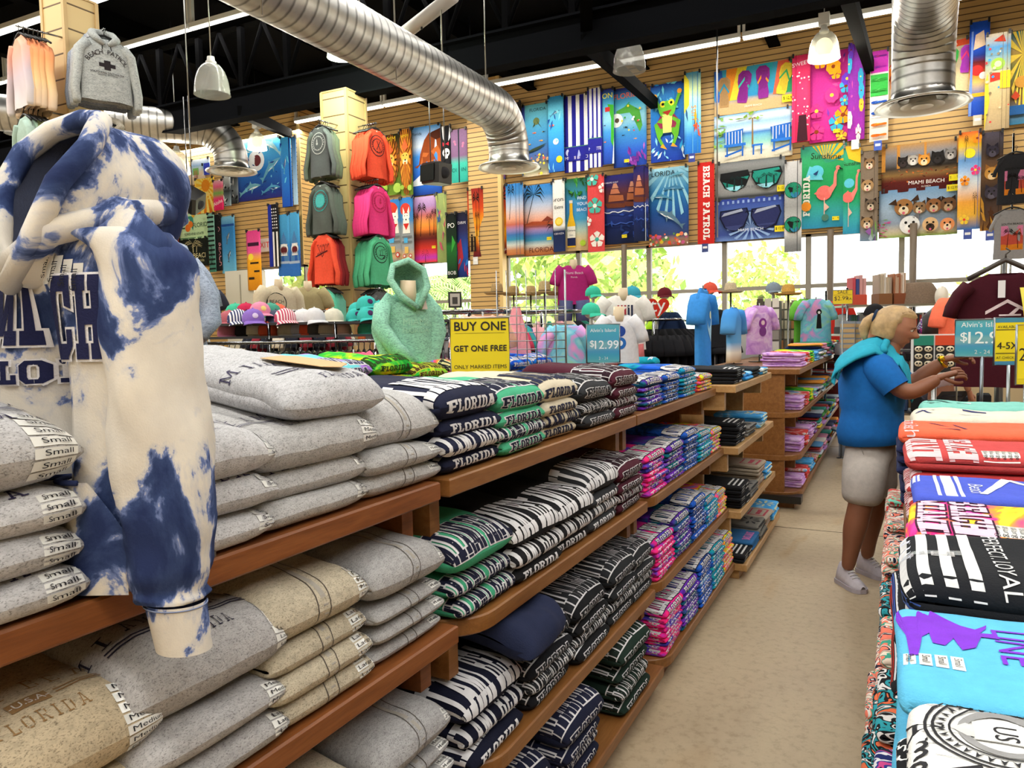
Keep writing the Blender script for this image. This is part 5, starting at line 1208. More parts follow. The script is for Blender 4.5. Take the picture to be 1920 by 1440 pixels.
towel((846, 242, 876, 342), [(0, '2aa090'), (.4, '3fb8a0'), (.45, '7a5a7a'), (1, '8a6a8c')], [('r', .45, 0, .52, 1, '1a2a30')] + art_flop(.25, .75, .16, 'd87aa0', '2a8f8a', .3, .3) + art_flop(.75, .7, .16, 'd87aa0', '2a8f8a', -.2, .3) + [('t', 'OI', .2, .2, .3, 0, '16605a'), ('t', 'IN', .78, .2, .3, 0, '16605a')], 'narrow teal and mauve flip-flop towel right of the loudspeaker', .2)
DOGB = [(0, '8a8a88'), (.1, 'd8b070'), (.2, '9aa0a4'), (.55, '8a9498'), (.65, '3f80b8'), (1, '2f78c0')]
def dog(x): return [('e', .4, .82, .42, 'c83a2a'), ('p', [(x - .28, .68), (x - .26, .86), (x - .1, .78)], 'e8e4dc'), ('p', [(x + .28, .68), (x + .26, .86), (x + .1, .78)], 'e8e4dc'), ('e', x, .7, .26, 'f0ece4'), ('p', [(x - .25, .66), (x + .25, .66), (x + .3, .45), (x - .3, .45)], 'e8e4dc'), ('e', x, .66, .06, '17140f'), ('e', x - .1, .72, .035, '17140f'), ('e', x + .1, .72, .035, '17140f'), ('p', [(x - .24, .6), (x + .24, .6), (x, .5)], 'c8281f'), ('r', .1, .3, .9, .33, '6a7074'), ('r', .1, .38, .9, .41, '6a7074'), ('r', .25, .3, .55, .38, '4aa8dc'), ('e', .25, .1, .13, 'c8322a'), ('e', .25, .1, .08, 'd8d8d8'), ('e', .75, .1, .13, 'c8322a'), ('e', .75, .1, .08, 'd8d8d8'), ('r', .3, .14, .6, .24, 'e0b860')]
towel((722, 374, 753, 490), DOGB, dog(.55), 'towel with a white terrier sitting on grey planks', .06)
towel((752, 370, 775, 492), DOGB, dog(.45), 'narrow folded white terrier towel beside the first', .2)
towel((775, 368, 820, 492), [(0, 'e8402a'), (.08, 'b83ac0'), (.16, 'e83a2a'), (.36, '5a1a1a'), (.42, '2a0f10'), (.46, 'e8702a'), (.6, 'f0a040'), (.72, 'c86a6a'), (.85, 'b08ac0'), (1, 'c8a8d8')], art_palm(.3, .4, .42, '1a0a0a', .2, 1, 9, .5) + art_palm(.1, .4, .3, '1a0a0a', .1, 1, 8, .5) + art_palm(.72, .4, .28, '1a0a0a', -.1, 1, 8, .5) + art_palm(.88, .4, .34, '1a0a0a', .1, 1, 8, .4) + art_palm(.52, .0, .12, '3a0a0a', .0, 1, 9, 1.6) + art_price(.88, .22), 'purple and orange sunset towel with tall black palms', .07)
towel((819, 362, 838, 492), [(0, '8a9a5a'), (1, '9aac6a')], art_blades(16, ['5a7a3a', 'b8c070', 'c05a6a', '3a5a8c'], 13, s=.3), 'narrow olive green floral towel', .16)
towel((837, 400, 856, 522), [(0, '14181a'), (.5, '1f6a2a'), (.55, '14301a'), (1, '101214')], [('t', 'PO', .5, .78, .55, 0, 'f0f0ec'), ('t', 'BOB', .5, .06, .42, 0, 'e8e8e8'), ('p', [(.5, .4), (.9, .55), (.6, .66)], '3aa03a')], 'narrow black and green towel reading BOB at its hem', .3)
towel((856, 398, 877, 520), [(0, '1a2a6a'), (.4, '1f4fa8'), (.7, '2a2a5a'), (1, '1a1a2a')], [('t', 'DIRM', .5, .82, .3, 0, 'e8e8f0'), ('p', [(.1, .1), (.6, .3), (.4, .6), (.1, .5)], 'a82a3a')] + art_blades(6, ['c8303a', '2a7ad0'], 14, 0, .6, .3), 'narrow blue and red towel with white lettering', .24)
# -- right of the pilaster, upper row
towel((904, 205, 946, 338), [(0, '2f5fc0'), (.15, 'e85a2a'), (.25, 'f0a020'), (.45, '2f90c0'), (.6, '3fa8b0'), (.78, '8fd040'), (.9, '3fae4a'), (1, '1f6fd0')], [('e', .35, .42, .38, 'f0d020'), ('e', .3, .52, .2, '3aa0c8'), ('p', [(.6, .46), (.8, .42), (.62, .36)], 'c83a2a'), ('e', .3, .36, .28, 'f4d82a'), ('t', 'FLORIDA', .55, .05, .3, 0, '1a2430')], 'towel with yellow parrot and FLORIDA, behind the duct outlet')
towel((945, 193, 978, 326), [(0, '2a2018'), (.3, 'b09a6a'), (.6, '4a3a28'), (1, '2a2420')], art_skull(.25, .6, .25, 'd8c8a0', 'b8281f', .26) + art_skull(.74, .58, .25, 'd8c8a0', 'b8281f', .26) + art_blades(10, ['c8b888', '4a3a20'], 15, 0, .4, .2) + [('r', .46, 0, .5, 1, '17120c')], 'narrow towel with two red-bandana pirate skulls', .16)
towel((979, 195, 1029, 330), [(0, 'd8c8a8'), (.08, '8a8a6a'), (.3, '3a5a9a'), (.6, '3f8fc0'), (1, '6fc8d8')], [('t', 'FLORIDA', .6, .9, .15, 0, '1a2430'), ('e', .55, .76, .12, '6a7a4a'), ('p', [(.55, .78), (.75, .66), (.62, .72)], '3a4a2a'), ('p', [(.5, .75), (.4, .68), (.5, .7)], '3a4a2a'), ('r', 0, .4, .12, 1, '3a4aa0')] + art_fish(.5, .6, .07, 'e8602a', 1, .4, 'f0f0f0') + art_fish(.8, .6, .06, '17171a', -1, .4, 'f0e040') + art_fish(.3, .45, .06, 'e8a02a', 1, .4) + art_fish(.75, .48, .07, 'e8902a', 1, .4) + art_fish(.2, .55, .05, 'e8e8e8', 1, .4) + [('p', [(.1, .33), (.4, .38), (.6, .4), (.95, .44), (.6, .36), (.4, .34)], '2a3a2a')] + art_spots(34, ['e8c83a', '4a4a3a', 'c8a070', 'e8d84a', '6a7a8a', 'c85a4a'], .02, .06, 16, .02, .3), 'reef towel reading FLORIDA with sea turtle and fish')
towel((1028, 180, 1057, 322), [(0, '1f5fb8'), (.3, '2a80d0'), (.6, '3fa8dc'), (.8, '6fd0e8'), (1, '2a90d0')], art_dolphin(.45, .78, .36, '4a80a8', 'e0e8ec', .22, .4) + art_fish(.3, .62, .16, 'e8502a', 1, .25, 'f0f0f0') + [('e', .5, .4, .18, 'e8e8e0'), ('e', .7, .16, .2, 'f0d02a')] + art_blades(10, ['1a4fa0', '8fe0f0'], 17, s=.2), 'narrow blue towel with leaping dolphin and fish', .16)
def stripes(n, a, c): return [('r', (i + .1) / n, 0, (i + .62) / n, 1, c) for i in range(n)]
towel((1058, 178, 1103, 322), '20208c', [('r', .17 + .33 * i, 0, .32 + .33 * i, 1, 'ecebe8') for i in range(3)] + [('r', 0, .14, 1, .33, '1f2088'), ('r', 0, .325, 1, .335, '3a7a5a'), ('e', .2, .26, .14, 'c0c4e0'), ('t', 'MIAMI BEACH', .55, .165, .17, 0, 'e8e8f0'), ('p', [(.6, .28), (.62, .28), (.7, .2), (.55, .2)], 'a0a8d8')], 'navy and white striped towel with MIAMI BEACH band')
towel((1102, 165, 1129, 314), '20208c', [('r', .12 + .3 * i, 0, .3 + .3 * i, 1, 'dcdce4') for i in range(3)] + [('r', 0, .18, 1, .37, '1f2088'), ('r', 0, .365, 1, .375, '3a7a5a'), ('t', 'MIBETE', .5, .22, .28, 0, 'e8e8f0')], 'narrow folded navy striped towel beside the wide striped one', .2)
MAPB = [(0, '1f3f9a'), (.2, '2a5ac0'), (.45, '3f90c8'), (.6, '8fc8d8'), (.8, '3fa0c0'), (1, '2a2a8c')]
towel((1128, 167, 1151, 308), MAPB, [('t', 'ON', .5, .88, .55, 0, 'f0e02a'), ('p', [(.5, .8), (1, .78), (1, .2), (.75, .3), (.8, .6)], '3aa02a'), ('r', .3, .7, .7, .76, 'b82a2a'), ('p', [(.85, 0), (1, 0), (1, .35)], 'c8d8e0')] + art_fish(.3, .3, .1, 'c86a4a', 1, .25) + art_fish(.3, .52, .1, '16306a', 1, .25, 'f0f0f0'), 'narrow Florida map towel with yellow letters at its top', .18)
towel((1150, 163, 1212, 312), MAPB, [('t', 'FLORIDA', .45, .87, .22, .03, 'e8602a'), ('p', [(.1, .72), (.35, .76), (.45, .8), (.8, .7), (.88, .5), (.8, .42), (.72, .5), (.6, .62), (.5, .68), (.1, .68)], '4a9a3a'), ('e', .1, .6, .08, '3a2a1a'), ('e', .1, .6, .2, 'e8f0e8'), ('e', .12, .6, .07, '5a4a3a')] + art_blades(14, ['6a2a8c', '8a3aa0', 'b06ac8'], 18, 0, .2, .16, .4, 1) + art_fish(.4, .5, .06, '17171a', 1, .4) + art_fish(.3, .4, .05, '17171a', -1, .4) + art_fish(.7, .34, .05, 'e8902a', 1, .4) + art_spots(14, ['e8c83a', '2f8f3a', 'c83a3a', 'e8e8e8'], .015, .035, 19, .4, .8, .2, .95) + art_price(.42, .07), 'Florida map towel with sea animals', .08)
towel((1220, 156, 1285, 302), [(0, '1a3aa0'), (.3, '2a60c0'), (.6, '2a80d0'), (.85, '3f90d8'), (1, '1f3fa8')], art_blades(22, ['8fd8f0', 'd8f0f8', '2fa0d8'], 20, .0, .3, .14) + art_blades(14, ['6fd0e8', '2f90d8'], 21, .7, 1, .14, .2, .8) + [('p', [(.2, .5), (.35, .62), (.65, .62), (.85, .5), (.75, .42), (.3, .42)], '8a2a4a'), ('p', [(.12, .48), (.35, .56), (.45, .4), (.3, .3), (.42, .2), (.34, .18), (.2, .32)], '5fae2a'), ('p', [(.88, .5), (.66, .56), (.58, .4), (.7, .3), (.62, .2), (.7, .18), (.82, .32)], '5fae2a'), ('p', [(.35, .6), (.65, .6), (.62, .36), (.38, .36)], 'e0e07a'), ('e', .5, .66, .24, '6fc83a'), ('e', .38, .73, .09, 'f0e83a'), ('e', .62, .74, .09, 'f0e83a'), ('e', .38, .73, .04, '14140f'), ('e', .62, .74, .04, '14140f'), ('p', [(.36, .63), (.64, .65), (.52, .58)], 'b03a2a'), ('p', [(.25, .66), (.12, .82), (.2, .84), (.3, .7)], '5fae2a'), ('p', [(.75, .66), (.9, .84), (.82, .86), (.7, .7)], '5fae2a'), ('e', .15, .84, .07, 'f0a02a'), ('e', .86, .87, .07, 'f0a02a'), ('p', [(.3, .18), (.5, .14), (.38, .22)], 'f0a02a'), ('p', [(.6, .18), (.8, .16), (.66, .22)], 'f0a02a')], 'blue towel with a big green frog splashing', .06)
towel((1283, 135, 1314, 288), [(0, '1f6fc8'), (.2, '2f80d0'), (.35, '6fc0e0'), (.6, 'a0e0ec'), (.8, 'd8e8a0'), (1, '4aa8d0')], [('p', [(0, .5), (.3, .6), (.3, .9), (0, 1)], 'f0e03a'), ('t', 'surf', .45, .5, .6, -PI / 2, 'f0902a')] + art_blades(8, ['e8502a', 'f0a02a', '2a5a8c'], 22, .2, .4, .25) + [('r', .5, 0, .54, 1, '5fa8d0'), ('r', .8, 0, .84, 1, '3f88c0')], 'narrow folded yellow and blue surf towel beside the frog', .22, tagc='2a3a8c')
FLP = [(0, 'c8a878'), (.28, 'd0b080'), (.3, '2f8fc8'), (.7, '3fa8c8'), (1, '3fa0c0')]
towel((1339, 122, 1490, 208), FLP, [('p', [(.02, .3), (.14, .3), (.1, 1), (0, 1)], '2f5fb8'), ('p', [(.14, .3), (.2, .3), (.3, 1), (.16, 1)], 'f0902a'), ('p', [(.2, .3), (.3, .3), (.42, 1), (.3, 1)], 'e8d03a'), ('p', [(.6, .3), (.68, .3), (.74, 1), (.62, 1)], '2fb0c0'), ('p', [(.74, .3), (.85, .3), (.95, 1), (.8, 1)], 'e86a4a'), ('p', [(.88, .3), (1, .3), (1, 1), (.95, 1)], '3aa06a')] + art_flop(.13, .5, .19, 'b08a5a', '2f8fb0', .0, 1.75) + art_flop(.38, .56, .2, '8a2a8c', '3fb8a8', -.12, 1.75) + art_flop(.62, .6, .2, '8a2a8c', 'e8902a', .03, 1.75) + art_flop(.88, .6, .19, 'e8c83a', '3aa05a', -.25, 1.75) + [('t', 'MIAMI BEACH', .5, .1, .035, 0, 'f0e8d8')] + art_price(.93, .16), 'wide flip-flop towel with two purple sandals')
towel((1339, 209, 1486, 299), [(0, 'd8d0b8'), (.2, 'e0e0d0'), (.35, '8fc8b8'), (.5, '6fb0c8'), (.6, '2a60b8'), (.64, 'c8d8e0'), (.8, '8fb8d8'), (.9, 'e0e4e8'), (1, '6fa8d8')], art_palm(.5, .25, .62, '8a6a3a', .0, 1, 2, .1) + art_blades(22, ['6fa03a', '8fc04a'], 23, .3, .95, .1, 0, .2) + art_blades(12, ['8fb03a', '6f902a'], 24, .85, 1.0, .09, .4, .6) + [s for cx in (.27, .87) for s in [('p', [(cx - .14, .62), (cx + .12, .66), (cx + .08, .3), (cx - .1, .3)], '2060b8')] + [('r', cx - .11 + .04 * k, .36, cx - .10 + .04 * k, .62, 'd8e0e0') for k in range(6)] + [('p', [(cx - .13, .36), (cx + .15, .36), (cx + .15, .30), (cx - .13, .30)], '2a70c8'), ('r', cx - .1, .1, cx - .08, .32, '2060b8'), ('r', cx + .1, .08, cx + .12, .34, '2060b8'), ('p', [(cx - .12, .14), (cx + .12, .24), (cx + .12, .2), (cx - .12, .1)], '2060b8')]] + [('r', .5, .26, .64, .30, '2a70c8'), ('r', .51, .08, .53, .28, '2060b8'), ('r', .61, .08, .63, .28, '2060b8')], 'wide towel with two blue beach chairs facing the sea')
towel((1485, 103, 1519, 266), [(0, 'd82a5a'), (.6, 'e03a6a'), (1, 'd8305f')], [('t', 'SWEET', .5, .88, .32, .12, 'f4e8ec')] + art_spots(40, ['f0c8d4', 'f4e0e4'], .03, .06, 25, .05, .82) + [('r', .22, 0, .26, 1, 'b82048'), ('p', [(.3, 0), (.9, 0), (.8, .3), (.4, .3)], '3a1420')], 'narrow pink towel with white polka dots', .2)
FLW = [(0, 'c82a8c'), (.5, 'd83a9a'), (1, 'c0288a')]
def flowers(sd, n, x1=1): 
 rnd = random.Random(sd); o = art_blades(18, ['8a3ab0', 'e85aa0', '5a2a8c'], sd, s=.1)
 for k in range(n):
  x, y = rnd.uniform(.05, .95), (k + .5) / n
  o += art_flower(x, y, rnd.uniform(.10, .17), rnd.choice(['f0a01a', 'f0b83a', 'e8e0d8', 'e83a8a', '6a3ac0', '3aa8d0']), rnd.choice(['8a3a14', 'f0e040']), rnd.choice([5, 8]), .55)
 return o
towel((1518, 96, 1602, 264), FLW, flowers(26, 13) + art_price(.62, .1), 'magenta towel covered with orange daisies and butterflies', .07)
towel((1590, 82, 1622, 262), [(0, '9a2a9c'), (1, '8a3ab0')], flowers(27, 7), 'narrow folded magenta daisy towel beside the wide one', .2, tagc='d8d8d8')
towel((1631, 95, 1666, 264), [(0, 'e8e0d8'), (1, 'e8e0d8')], [('r', .03, .76, .97, 1, 'c83ab0'), ('r', .03, .5, .97, .74, '3ab048'), ('r', .03, .26, .97, .49, 'e8e4e0'), ('r', .03, 0, .97, .25, 'e8d8c8')] + art_flop(.5, .94, .4, '8a2a9a', 'e83a6a', PI / 2, .08) + art_flop(.5, .82, .4, 'b82ab0', '3a3ab0', PI / 2, .08) + art_flop(.5, .68, .42, '2f9a3a', '6fd06a', PI / 2, .09) + art_flop(.5, .56, .42, '2f9a3a', '6fd06a', PI / 2, .09) + art_flop(.5, .43, .42, '1f4fb0', '6fa8e0', PI / 2, .09) + art_flop(.5, .31, .42, '1f4fb0', '6fa8e0', PI / 2, .09) + art_flop(.5, .18, .42, 'e8701a', 'f0c020', PI / 2, .09) + art_flop(.5, .06, .42, 'e8701a', 'b83a1a', PI / 2, .09), 'narrow towel with a column of coloured flip-flops', .22, tagc='2a4fb0')
towel((1664, 82, 1822, 180), [(0, 'e0cfa0'), (.4, 'd8c498'), (.45, 'b8a888'), (1, 'c8b898')], [('p', [(.0, .62), (.1, .75), (.5, .82), (.98, .88), (.98, 1), (.5, .94), (.1, .86)], 'd8502a'), ('t', 'TO THE BEACH', .72, .86, .06, .08, 'f0e8c8')] + art_flop(.07, .42, .14, 'e87a1a', '8a2a1a', .15, 1.6) + art_flop(.17, .42, .14, 'e87a1a', '8a2a1a', -.15, 1.6) + art_flop(.64, .55, .16, '3aae4a', '2a7a3a', .1, 1.6) + art_flop(.77, .58, .16, '3aae4a', '2a7a3a', -.1, 1.6) + art_flop(.93, .6, .16, 'a83ab0', 'e83a6a', -.1, 1.6) + [('t', 'BEACH', .58, .14, .05, 0, '6a5a3a')], 'wide sandy towel reading TO THE BEACH behind the right duct')
towel((1817, 40, 1855, 216), [(0, '1a3fa8'), (.2, '2a5ac0'), (.4, 'f0c82a'), (.45, 'c8281f'), (.6, '1a1a1e'), (.7, '1f4fc0'), (1, '1a50c8')], [('e', .4, .48, .3, 'c8302a'), ('e', .7, .42, .2, 'e8e0d8'), ('r', 0, .2, 1, .24, 'e8b02a'), ('p', [(.2, .7), (.8, .74), (.7, .9), (.3, .86)], 'e8c8a8'), ('p', [(0, 0), (.14, 0), (.2, .9), (.1, .9)], '6f90d8')], 'narrow blue towel with red and yellow colour blocks', .16, tagc='c8c0a8')
towel((1847, 62, 1894, 242), [(0, 'b8a07a'), (.3, 'c8b080'), (.5, 'd8c090'), (.7, '9ab0a0'), (.85, '3f90c8'), (1, 'e8d8b8')], [('p', [(0, 0), (.2, .3), (.1, .6), (0, .5)], 'e8c83a'), ('e', .5, .68, .28, '9ac84a'), ('e', .5, .68, .14, 'e0c8a0'), ('p', [(.2, .5), (.8, .52), (.8, .58), (.2, .6)], 'd83a2a'), ('p', [(.3, .92), (.8, .9), (.7, .98)], 'c8402a'), ('r', .6, .42, 1, .6, 'f0c82a'), ('r', .68, 0, .70, 1, '8a7a5a'), ('r', .85, 0, .87, 1, '8a7a5a')] + art_spots(20, ['d8c8a0', '8a7a5a', 'e83a3a', '3a8fc8'], .03, .07, 28, .05, .9), 'narrow sandy towel with beach toys at the right', .24)
towel((1892, 58, 1935, 232), [(0, '3f88b0'), (.3, '8a6a3a'), (.6, '6a7a4a'), (.75, 'b8903a'), (1, '1f7a8c')], art_rays(.6, .75, 'e8c84a', 20, .6, 0, 2 * PI, .5) + [('e', .55, .45, .3, 'c8903a'), ('p', [(.1, .3), (.3, .36), (.5, .3), (.3, .26)], 'c84a2a'), ('r', 0, .1, 1, .2, '2a5f9a')], 'teal towel with golden sea shells at the right picture edge')
# -- second row
towel((877, 353, 907, 482), sunset(), art_palm(.55, .3, .55, '1a0c08', .0, 1, 9, .45) + art_palm(.6, .3, .3, '1a0c08', .05, 1, 9, .5) + [('p', [(.2, .08), (.35, .08), (.34, .3), (.22, .3)], '1a0c08'), ('e', .28, .32, .06, '1a0c08'), ('p', [(.42, .08), (.54, .08), (.52, .3), (.42, .3)], '1a0c08'), ('r', .75, 0, .78, 1, '3a1410')], 'narrow orange sunset towel at the pilaster', .18, tagc='d8d8d8')
towel((907, 350, 951, 477), sunset(), art_palm(.6, .42, .42, '1a0c08', .4, 1, 9, .8) + art_palm(.75, .38, .2, '1a0c08', -.4, 1, 9, .8) + [('p', [(.3, .38), (.5, .4), (.7, .38)], '4a1a10'), ('p', [(.5, .1), (.56, .1), (.56, .28), (.5, .28)], '1a0c08'), ('e', .53, .3, .04, '1a0c08'), ('p', [(.6, .1), (.67, .1), (.65, .27), (.6, .27)], '1a0c08'), ('e', .62, .29, .04, '1a0c08'), ('t', 'FLORIDA', .68, .04, .16, 0, 'e0d8d0')], 'orange sunset towel with a couple silhouette and FLORIDA', .08)
towel((949, 344, 981, 478), BEACHG, art_palm(.2, .5, .4, '101814', .3, 1, 9, .6) + [('r', .6, 0, .62, 1, '2a4a6a'), ('r', .8, 0, .82, 1, '2a4a6a')], 'narrow folded beach sunset towel with blue folds', .2)
towel((982, 346, 1039, 478), BEACHG, art_palm(.1, .45, .42, '101814', .6, 1, 11, .9) + art_palm(1.0, .1, .3, '101814', -.1, 1, 9, .8) + [('p', [(.6, .47), (.8, .54), (1, .48)], '8a3a2a'), ('p', [(0, .44), (.3, .48), (1, .46), (1, .42)], 'a84a2a'), ('t', 'FLORIDA', .58, .04, .2, 0, '5a1a14')] + art_price(.86, .22), 'beach sunset towel with black palm fronds and FLORIDA', .07)
towel((1037, 337, 1059, 472), [(0, '1a2a5a'), (.3, '16244a'), (.31, 'e8e8e4'), (1, 'eceae4')], [('t', 'orona', .5, .7, .5, 0, '1a1a24'), ('t', 'Extra', .5, .6, .36, 0, '1a1a24'), ('e', .5, .42, .34, 'e8c02a'), ('e', .5, .42, .24, 'f0d860'), ('t', 'CERVEZA', .5, .24, .2, 0, 'd8d8e0')], 'narrow white and navy beer towel with lemon circle', .18)
towel((1059, 334, 1103, 470), [(0, 'c8a87a'), (.16, 'd8c090'), (.3, 'a8c8c0'), (.42, '3f98c0'), (.6, '3f8fd0'), (.8, '3a90a8'), (1, '1f5a2a')], art_blades(16, ['2a7a2a', '4a9a3a', '1a4a1a'], 29, .75, 1, .2) + [('p', [(.12, .05), (.46, .05), (.46, .36), (.36, .5), (.35, .66), (.23, .66), (.22, .5), (.12, .36)], 'e8b820'), ('p', [(.12, .18), (.46, .18), (.46, .34), (.12, .34)], 'e8e4d8'), ('p', [(.12, .07), (.46, .07), (.46, .18), (.12, .18)], '1a2450'), ('t', 'Corona', .29, .27, .11, 0, '1a2450'), ('t', 'Extra', .29, .21, .07, 0, '1a2450'), ('r', .22, .66, .36, .7, 'd8d8d0'), ('t', 'FIND', .76, .7, .17, 0, 'e8f0f0'), ('t', 'YOUR', .78, .62, .17, 0, 'e8f0f0'), ('t', 'BEACH', .78, .54, .16, 0, 'e8f0f0'), ('e', .78, .1, .12, 'a8c83a')], 'beach towel with a yellow beer bottle reading Find Your Beach', .07)
towel((1102, 328, 1133, 472), [(0, 'd8484a'), (1, 'd8484a')], art_flower(.55, .16, .4, 'ecE4dc'.lower(), '3fa898', 5, .24) + art_flower(.45, .6, .4, '4ab0a0', 'e8e4dc', 5, .24) + art_flower(.3, .95, .35, '4ab0a0', 'e8e4dc', 5, .24) + art_flower(.95, .82, .25, 'e8e4dc', 'd8484a', 5, .24) + art_flower(.0, .4, .25, 'e8e4dc', 'd8484a', 5, .24), 'red towel with white and teal hibiscus flowers', .18)
SHIP = [(0, '101a3a'), (.25, '14245a'), (.45, '1a2f7a'), (.5, '3a4a8c'), (.52, '4a2a3a'), (.75, '5a2a2a'), (.9, '2a2460'), (1, '1f1f6a')]
def ship(x, s=1): return [('p', [(x - .2 * s, .62), (x + .22 * s, .62), (x + .2 * s, .7), (x - .18 * s, .72)], 'a8603a'), ('p', [(x - .15 * s, .73), (x + .12 * s, .73), (x + .06 * s, .8), (x - .12 * s, .8)], 'b87050'), ('p', [(x - .1 * s, .81), (x + .08 * s, .81), (x + .02 * s, .88), (x - .06 * s, .88)], 'c88a70'), ('p', [(x - .3 * s, .6), (x + .3 * s, .58), (x + .24 * s, .52), (x - .22 * s, .53)], '6a3420')] + wave_l(.47, 'd8dce8', 2) + wave_l(.3, '3a5ab0', 4) + art_blades(14, ['2a4aa0', '16306a'], 30, .02, .42, .16)
towel((1133, 327, 1196, 457), SHIP, ship(.35, 1.1) + ship(.85, .8) + [('t', 'TREASURE HUNT', .22, .88, .06, 0, 'd8d0e0')] + art_price(.62, .1), 'navy towel with sailing ships under a red sky', .07)
towel((1188, 311, 1216, 452), SHIP, ship(.4, 1.6) + [('r', .72, 0, .76, 1, '0c1230'), ('r', .8, 0, .84, .5, 'c8d0d8')], 'narrow folded sailing-ship towel beside the wide one', .2)
towel((1217, 314, 1291, 461), [(0, '8a6a5a'), (.06, 'b88a6a'), (.14, '3a4a7a'), (.4, '1f4f9a'), (.7, '2a78b0'), (.9, '6fb0d0'), (1, '9fd0e0')], art_rays(.6, 1.05, '8fc8dc', 10, .7, PI, 2 * PI, .35) + [('t', 'FLORIDA', .33, .9, .17, 0, '14202a')] + art_dolphin(.65, .73, .26, '3f7aa0', 'b0d0dc', .5, -.1) + art_dolphin(.35, .63, .24, '4a88a8', 'c0d8e0', .5, .1, -1) + art_dolphin(.72, .9, .2, '5a98b0', 'c8e0e4', .5, .1) + art_dolphin(.55, .36, .4, '5a7a90', 'd8e0e4', .5, .55, -1) + art_spots(40, ['e87a5a', 'e8c83a', 'c85a8a', '5a8a4a', 'e8e0d0', 'd8502a'], .02, .05, 31, .0, .15), 'blue towel with a pod of dolphins and FLORIDA', .07)
towel((1308, 304, 1339, 457), 'c8241f', [('tb', 'BEACH', .34, .76, .4, -PI / 2, 'f0ece8'), ('tb', 'PATROL', .34, .28, .4, -PI / 2, 'f0ece8')], 'narrow red towel with vertical BEACH PATROL lettering', .2, tagc='2a3a7a')
def shades(c1, c2, fr, palms): 
 o = []
 for cx in (.30, .76):
  o += [('p', [(cx - .22, .72), (cx + .18, .76), (cx + .21, .6), (cx + .14, .3), (cx - .02, .2), (cx - .16, .32), (cx - .23, .55)], fr), ('p', [(cx - .20, .69), (cx + .16, .73), (cx + .19, .59), (cx + .12, .33), (cx - .02, .23), (cx - .14, .34), (cx - .21, .55)], c1), ('p', [(cx - .15, .34), (cx + .12, .36), (cx + .02, .23), (cx - .08, .25)], c2)]
  if palms: o += art_palm(cx - .02, .26, .3, '0f2a2a', .02, .6, 7, .5) + art_palm(cx + .09, .32, .22, '0f2a2a', .0, .6, 7, .5) + art_palm(cx - .12, .34, .16, '0f2a2a', .0, .6, 7, .5)
 return o + [('p', [(.46, .68), (.56, .68), (.58, .62), (.53, .66), (.49, .66), (.45, .62)], fr)]
towel((1341, 300, 1472, 372), [(0, '4a5054'), (.1, '2a2a2c'), (.15, '8a8c8c'), (.5, '9a9c9c'), (.7, '6a6c6c'), (.9, '8a8c8c'), (1, '6a6e70')], shades('1f8a7a', '8fd0e0', '141618', True) + [('t', 'MIAMI BEACH', .54, .26, .055, 0, '6a6c6e')] + art_price(.97, .18), 'grey towel with green palm-reflecting sunglasses')
towel((1341, 370, 1470, 449), [(0, '6f90d0'), (.15, '3a4f9a'), (.5, '5a78b8'), (1, '2a3f9a')], [('r', .03 + .075 * i, .88, .06 + .075 * i, .95, '8fa8d8') for i in range(13)] + art_rays(.53, .3, '8fb0e0', 16, .35, 0, 2 * PI, .4) + shades('2a3060', '3a4478', '101430', False) + [('p', [(.1, .58), (.42, .68), (.4, .74), (.14, .66)], 'a0a8c0'), ('p', [(.58, .6), (.9, .72), (.88, .76), (.62, .7)], 'a0a8c0'), ('t', 'MIAMI BEACH', .53, .2, .06, 0, 'd8e0f0')] + art_price(.95, .2), 'blue patterned towel with dark aviator sunglasses')
towel((1471, 302, 1503, 472), [(0, '7a7c7e'), (.12, '8a8c8e'), (.2, 'e0e0e0'), (.5, '9a9c9c'), (1, 'c8c8ca')], [s for y in (.68, .3) for s in [('e', .5, y, .5, '141618'), ('e', .5, y, .47, '1f8a6a'), ('e', .6, y - .04, .24, '2f80a8')] + art_palm(.6, y - .1, .1, '0f2a2a', 0, 2, 7, 1.2) + art_palm(.3, y - .02, .08, '0f2a2a', 0, 2, 7, 1.2)] + [('r', .75, 0, .79, 1, '4a4c50')], 'narrow folded green sunglasses towel beside the flamingo towel', .24)
FLAM = [(0, '2f90b8'), (.2, '3aa8a8'), (.4, '1f9a5a'), (.75, '2aa060'), (.85, '3aa870'), (1, '3a9a8a')]
def flam(x, s): return [('e', x, .42, .17 * s, 'e8706a'), ('p', [(x - .22 * s, .42), (x, .5), (x + .1 * s, .36)], 'e8706a'), ('p', [(x + .08 * s, .46), (x + .2 * s, .52), (x + .22 * s, .66), (x + .3 * s, .72), (x + .3 * s, .68), (x + .27 * s, .63), (x + .27 * s, .5), (x + .14 * s, .38)], 'e8847a'), ('e', x + .3 * s, .71, .05 * s, 'e8847a'), ('p', [(x + .32 * s, .72), (x + .42 * s, .68), (x + .33 * s, .69)], '1a1a1a'), ('r', x, .08, x + .02 * s, .36, 'e0b8a8'), ('p', [(x + .02 * s, .3), (x + .12 * s, .24), (x + .02 * s, .2)], 'e0b8a8')]
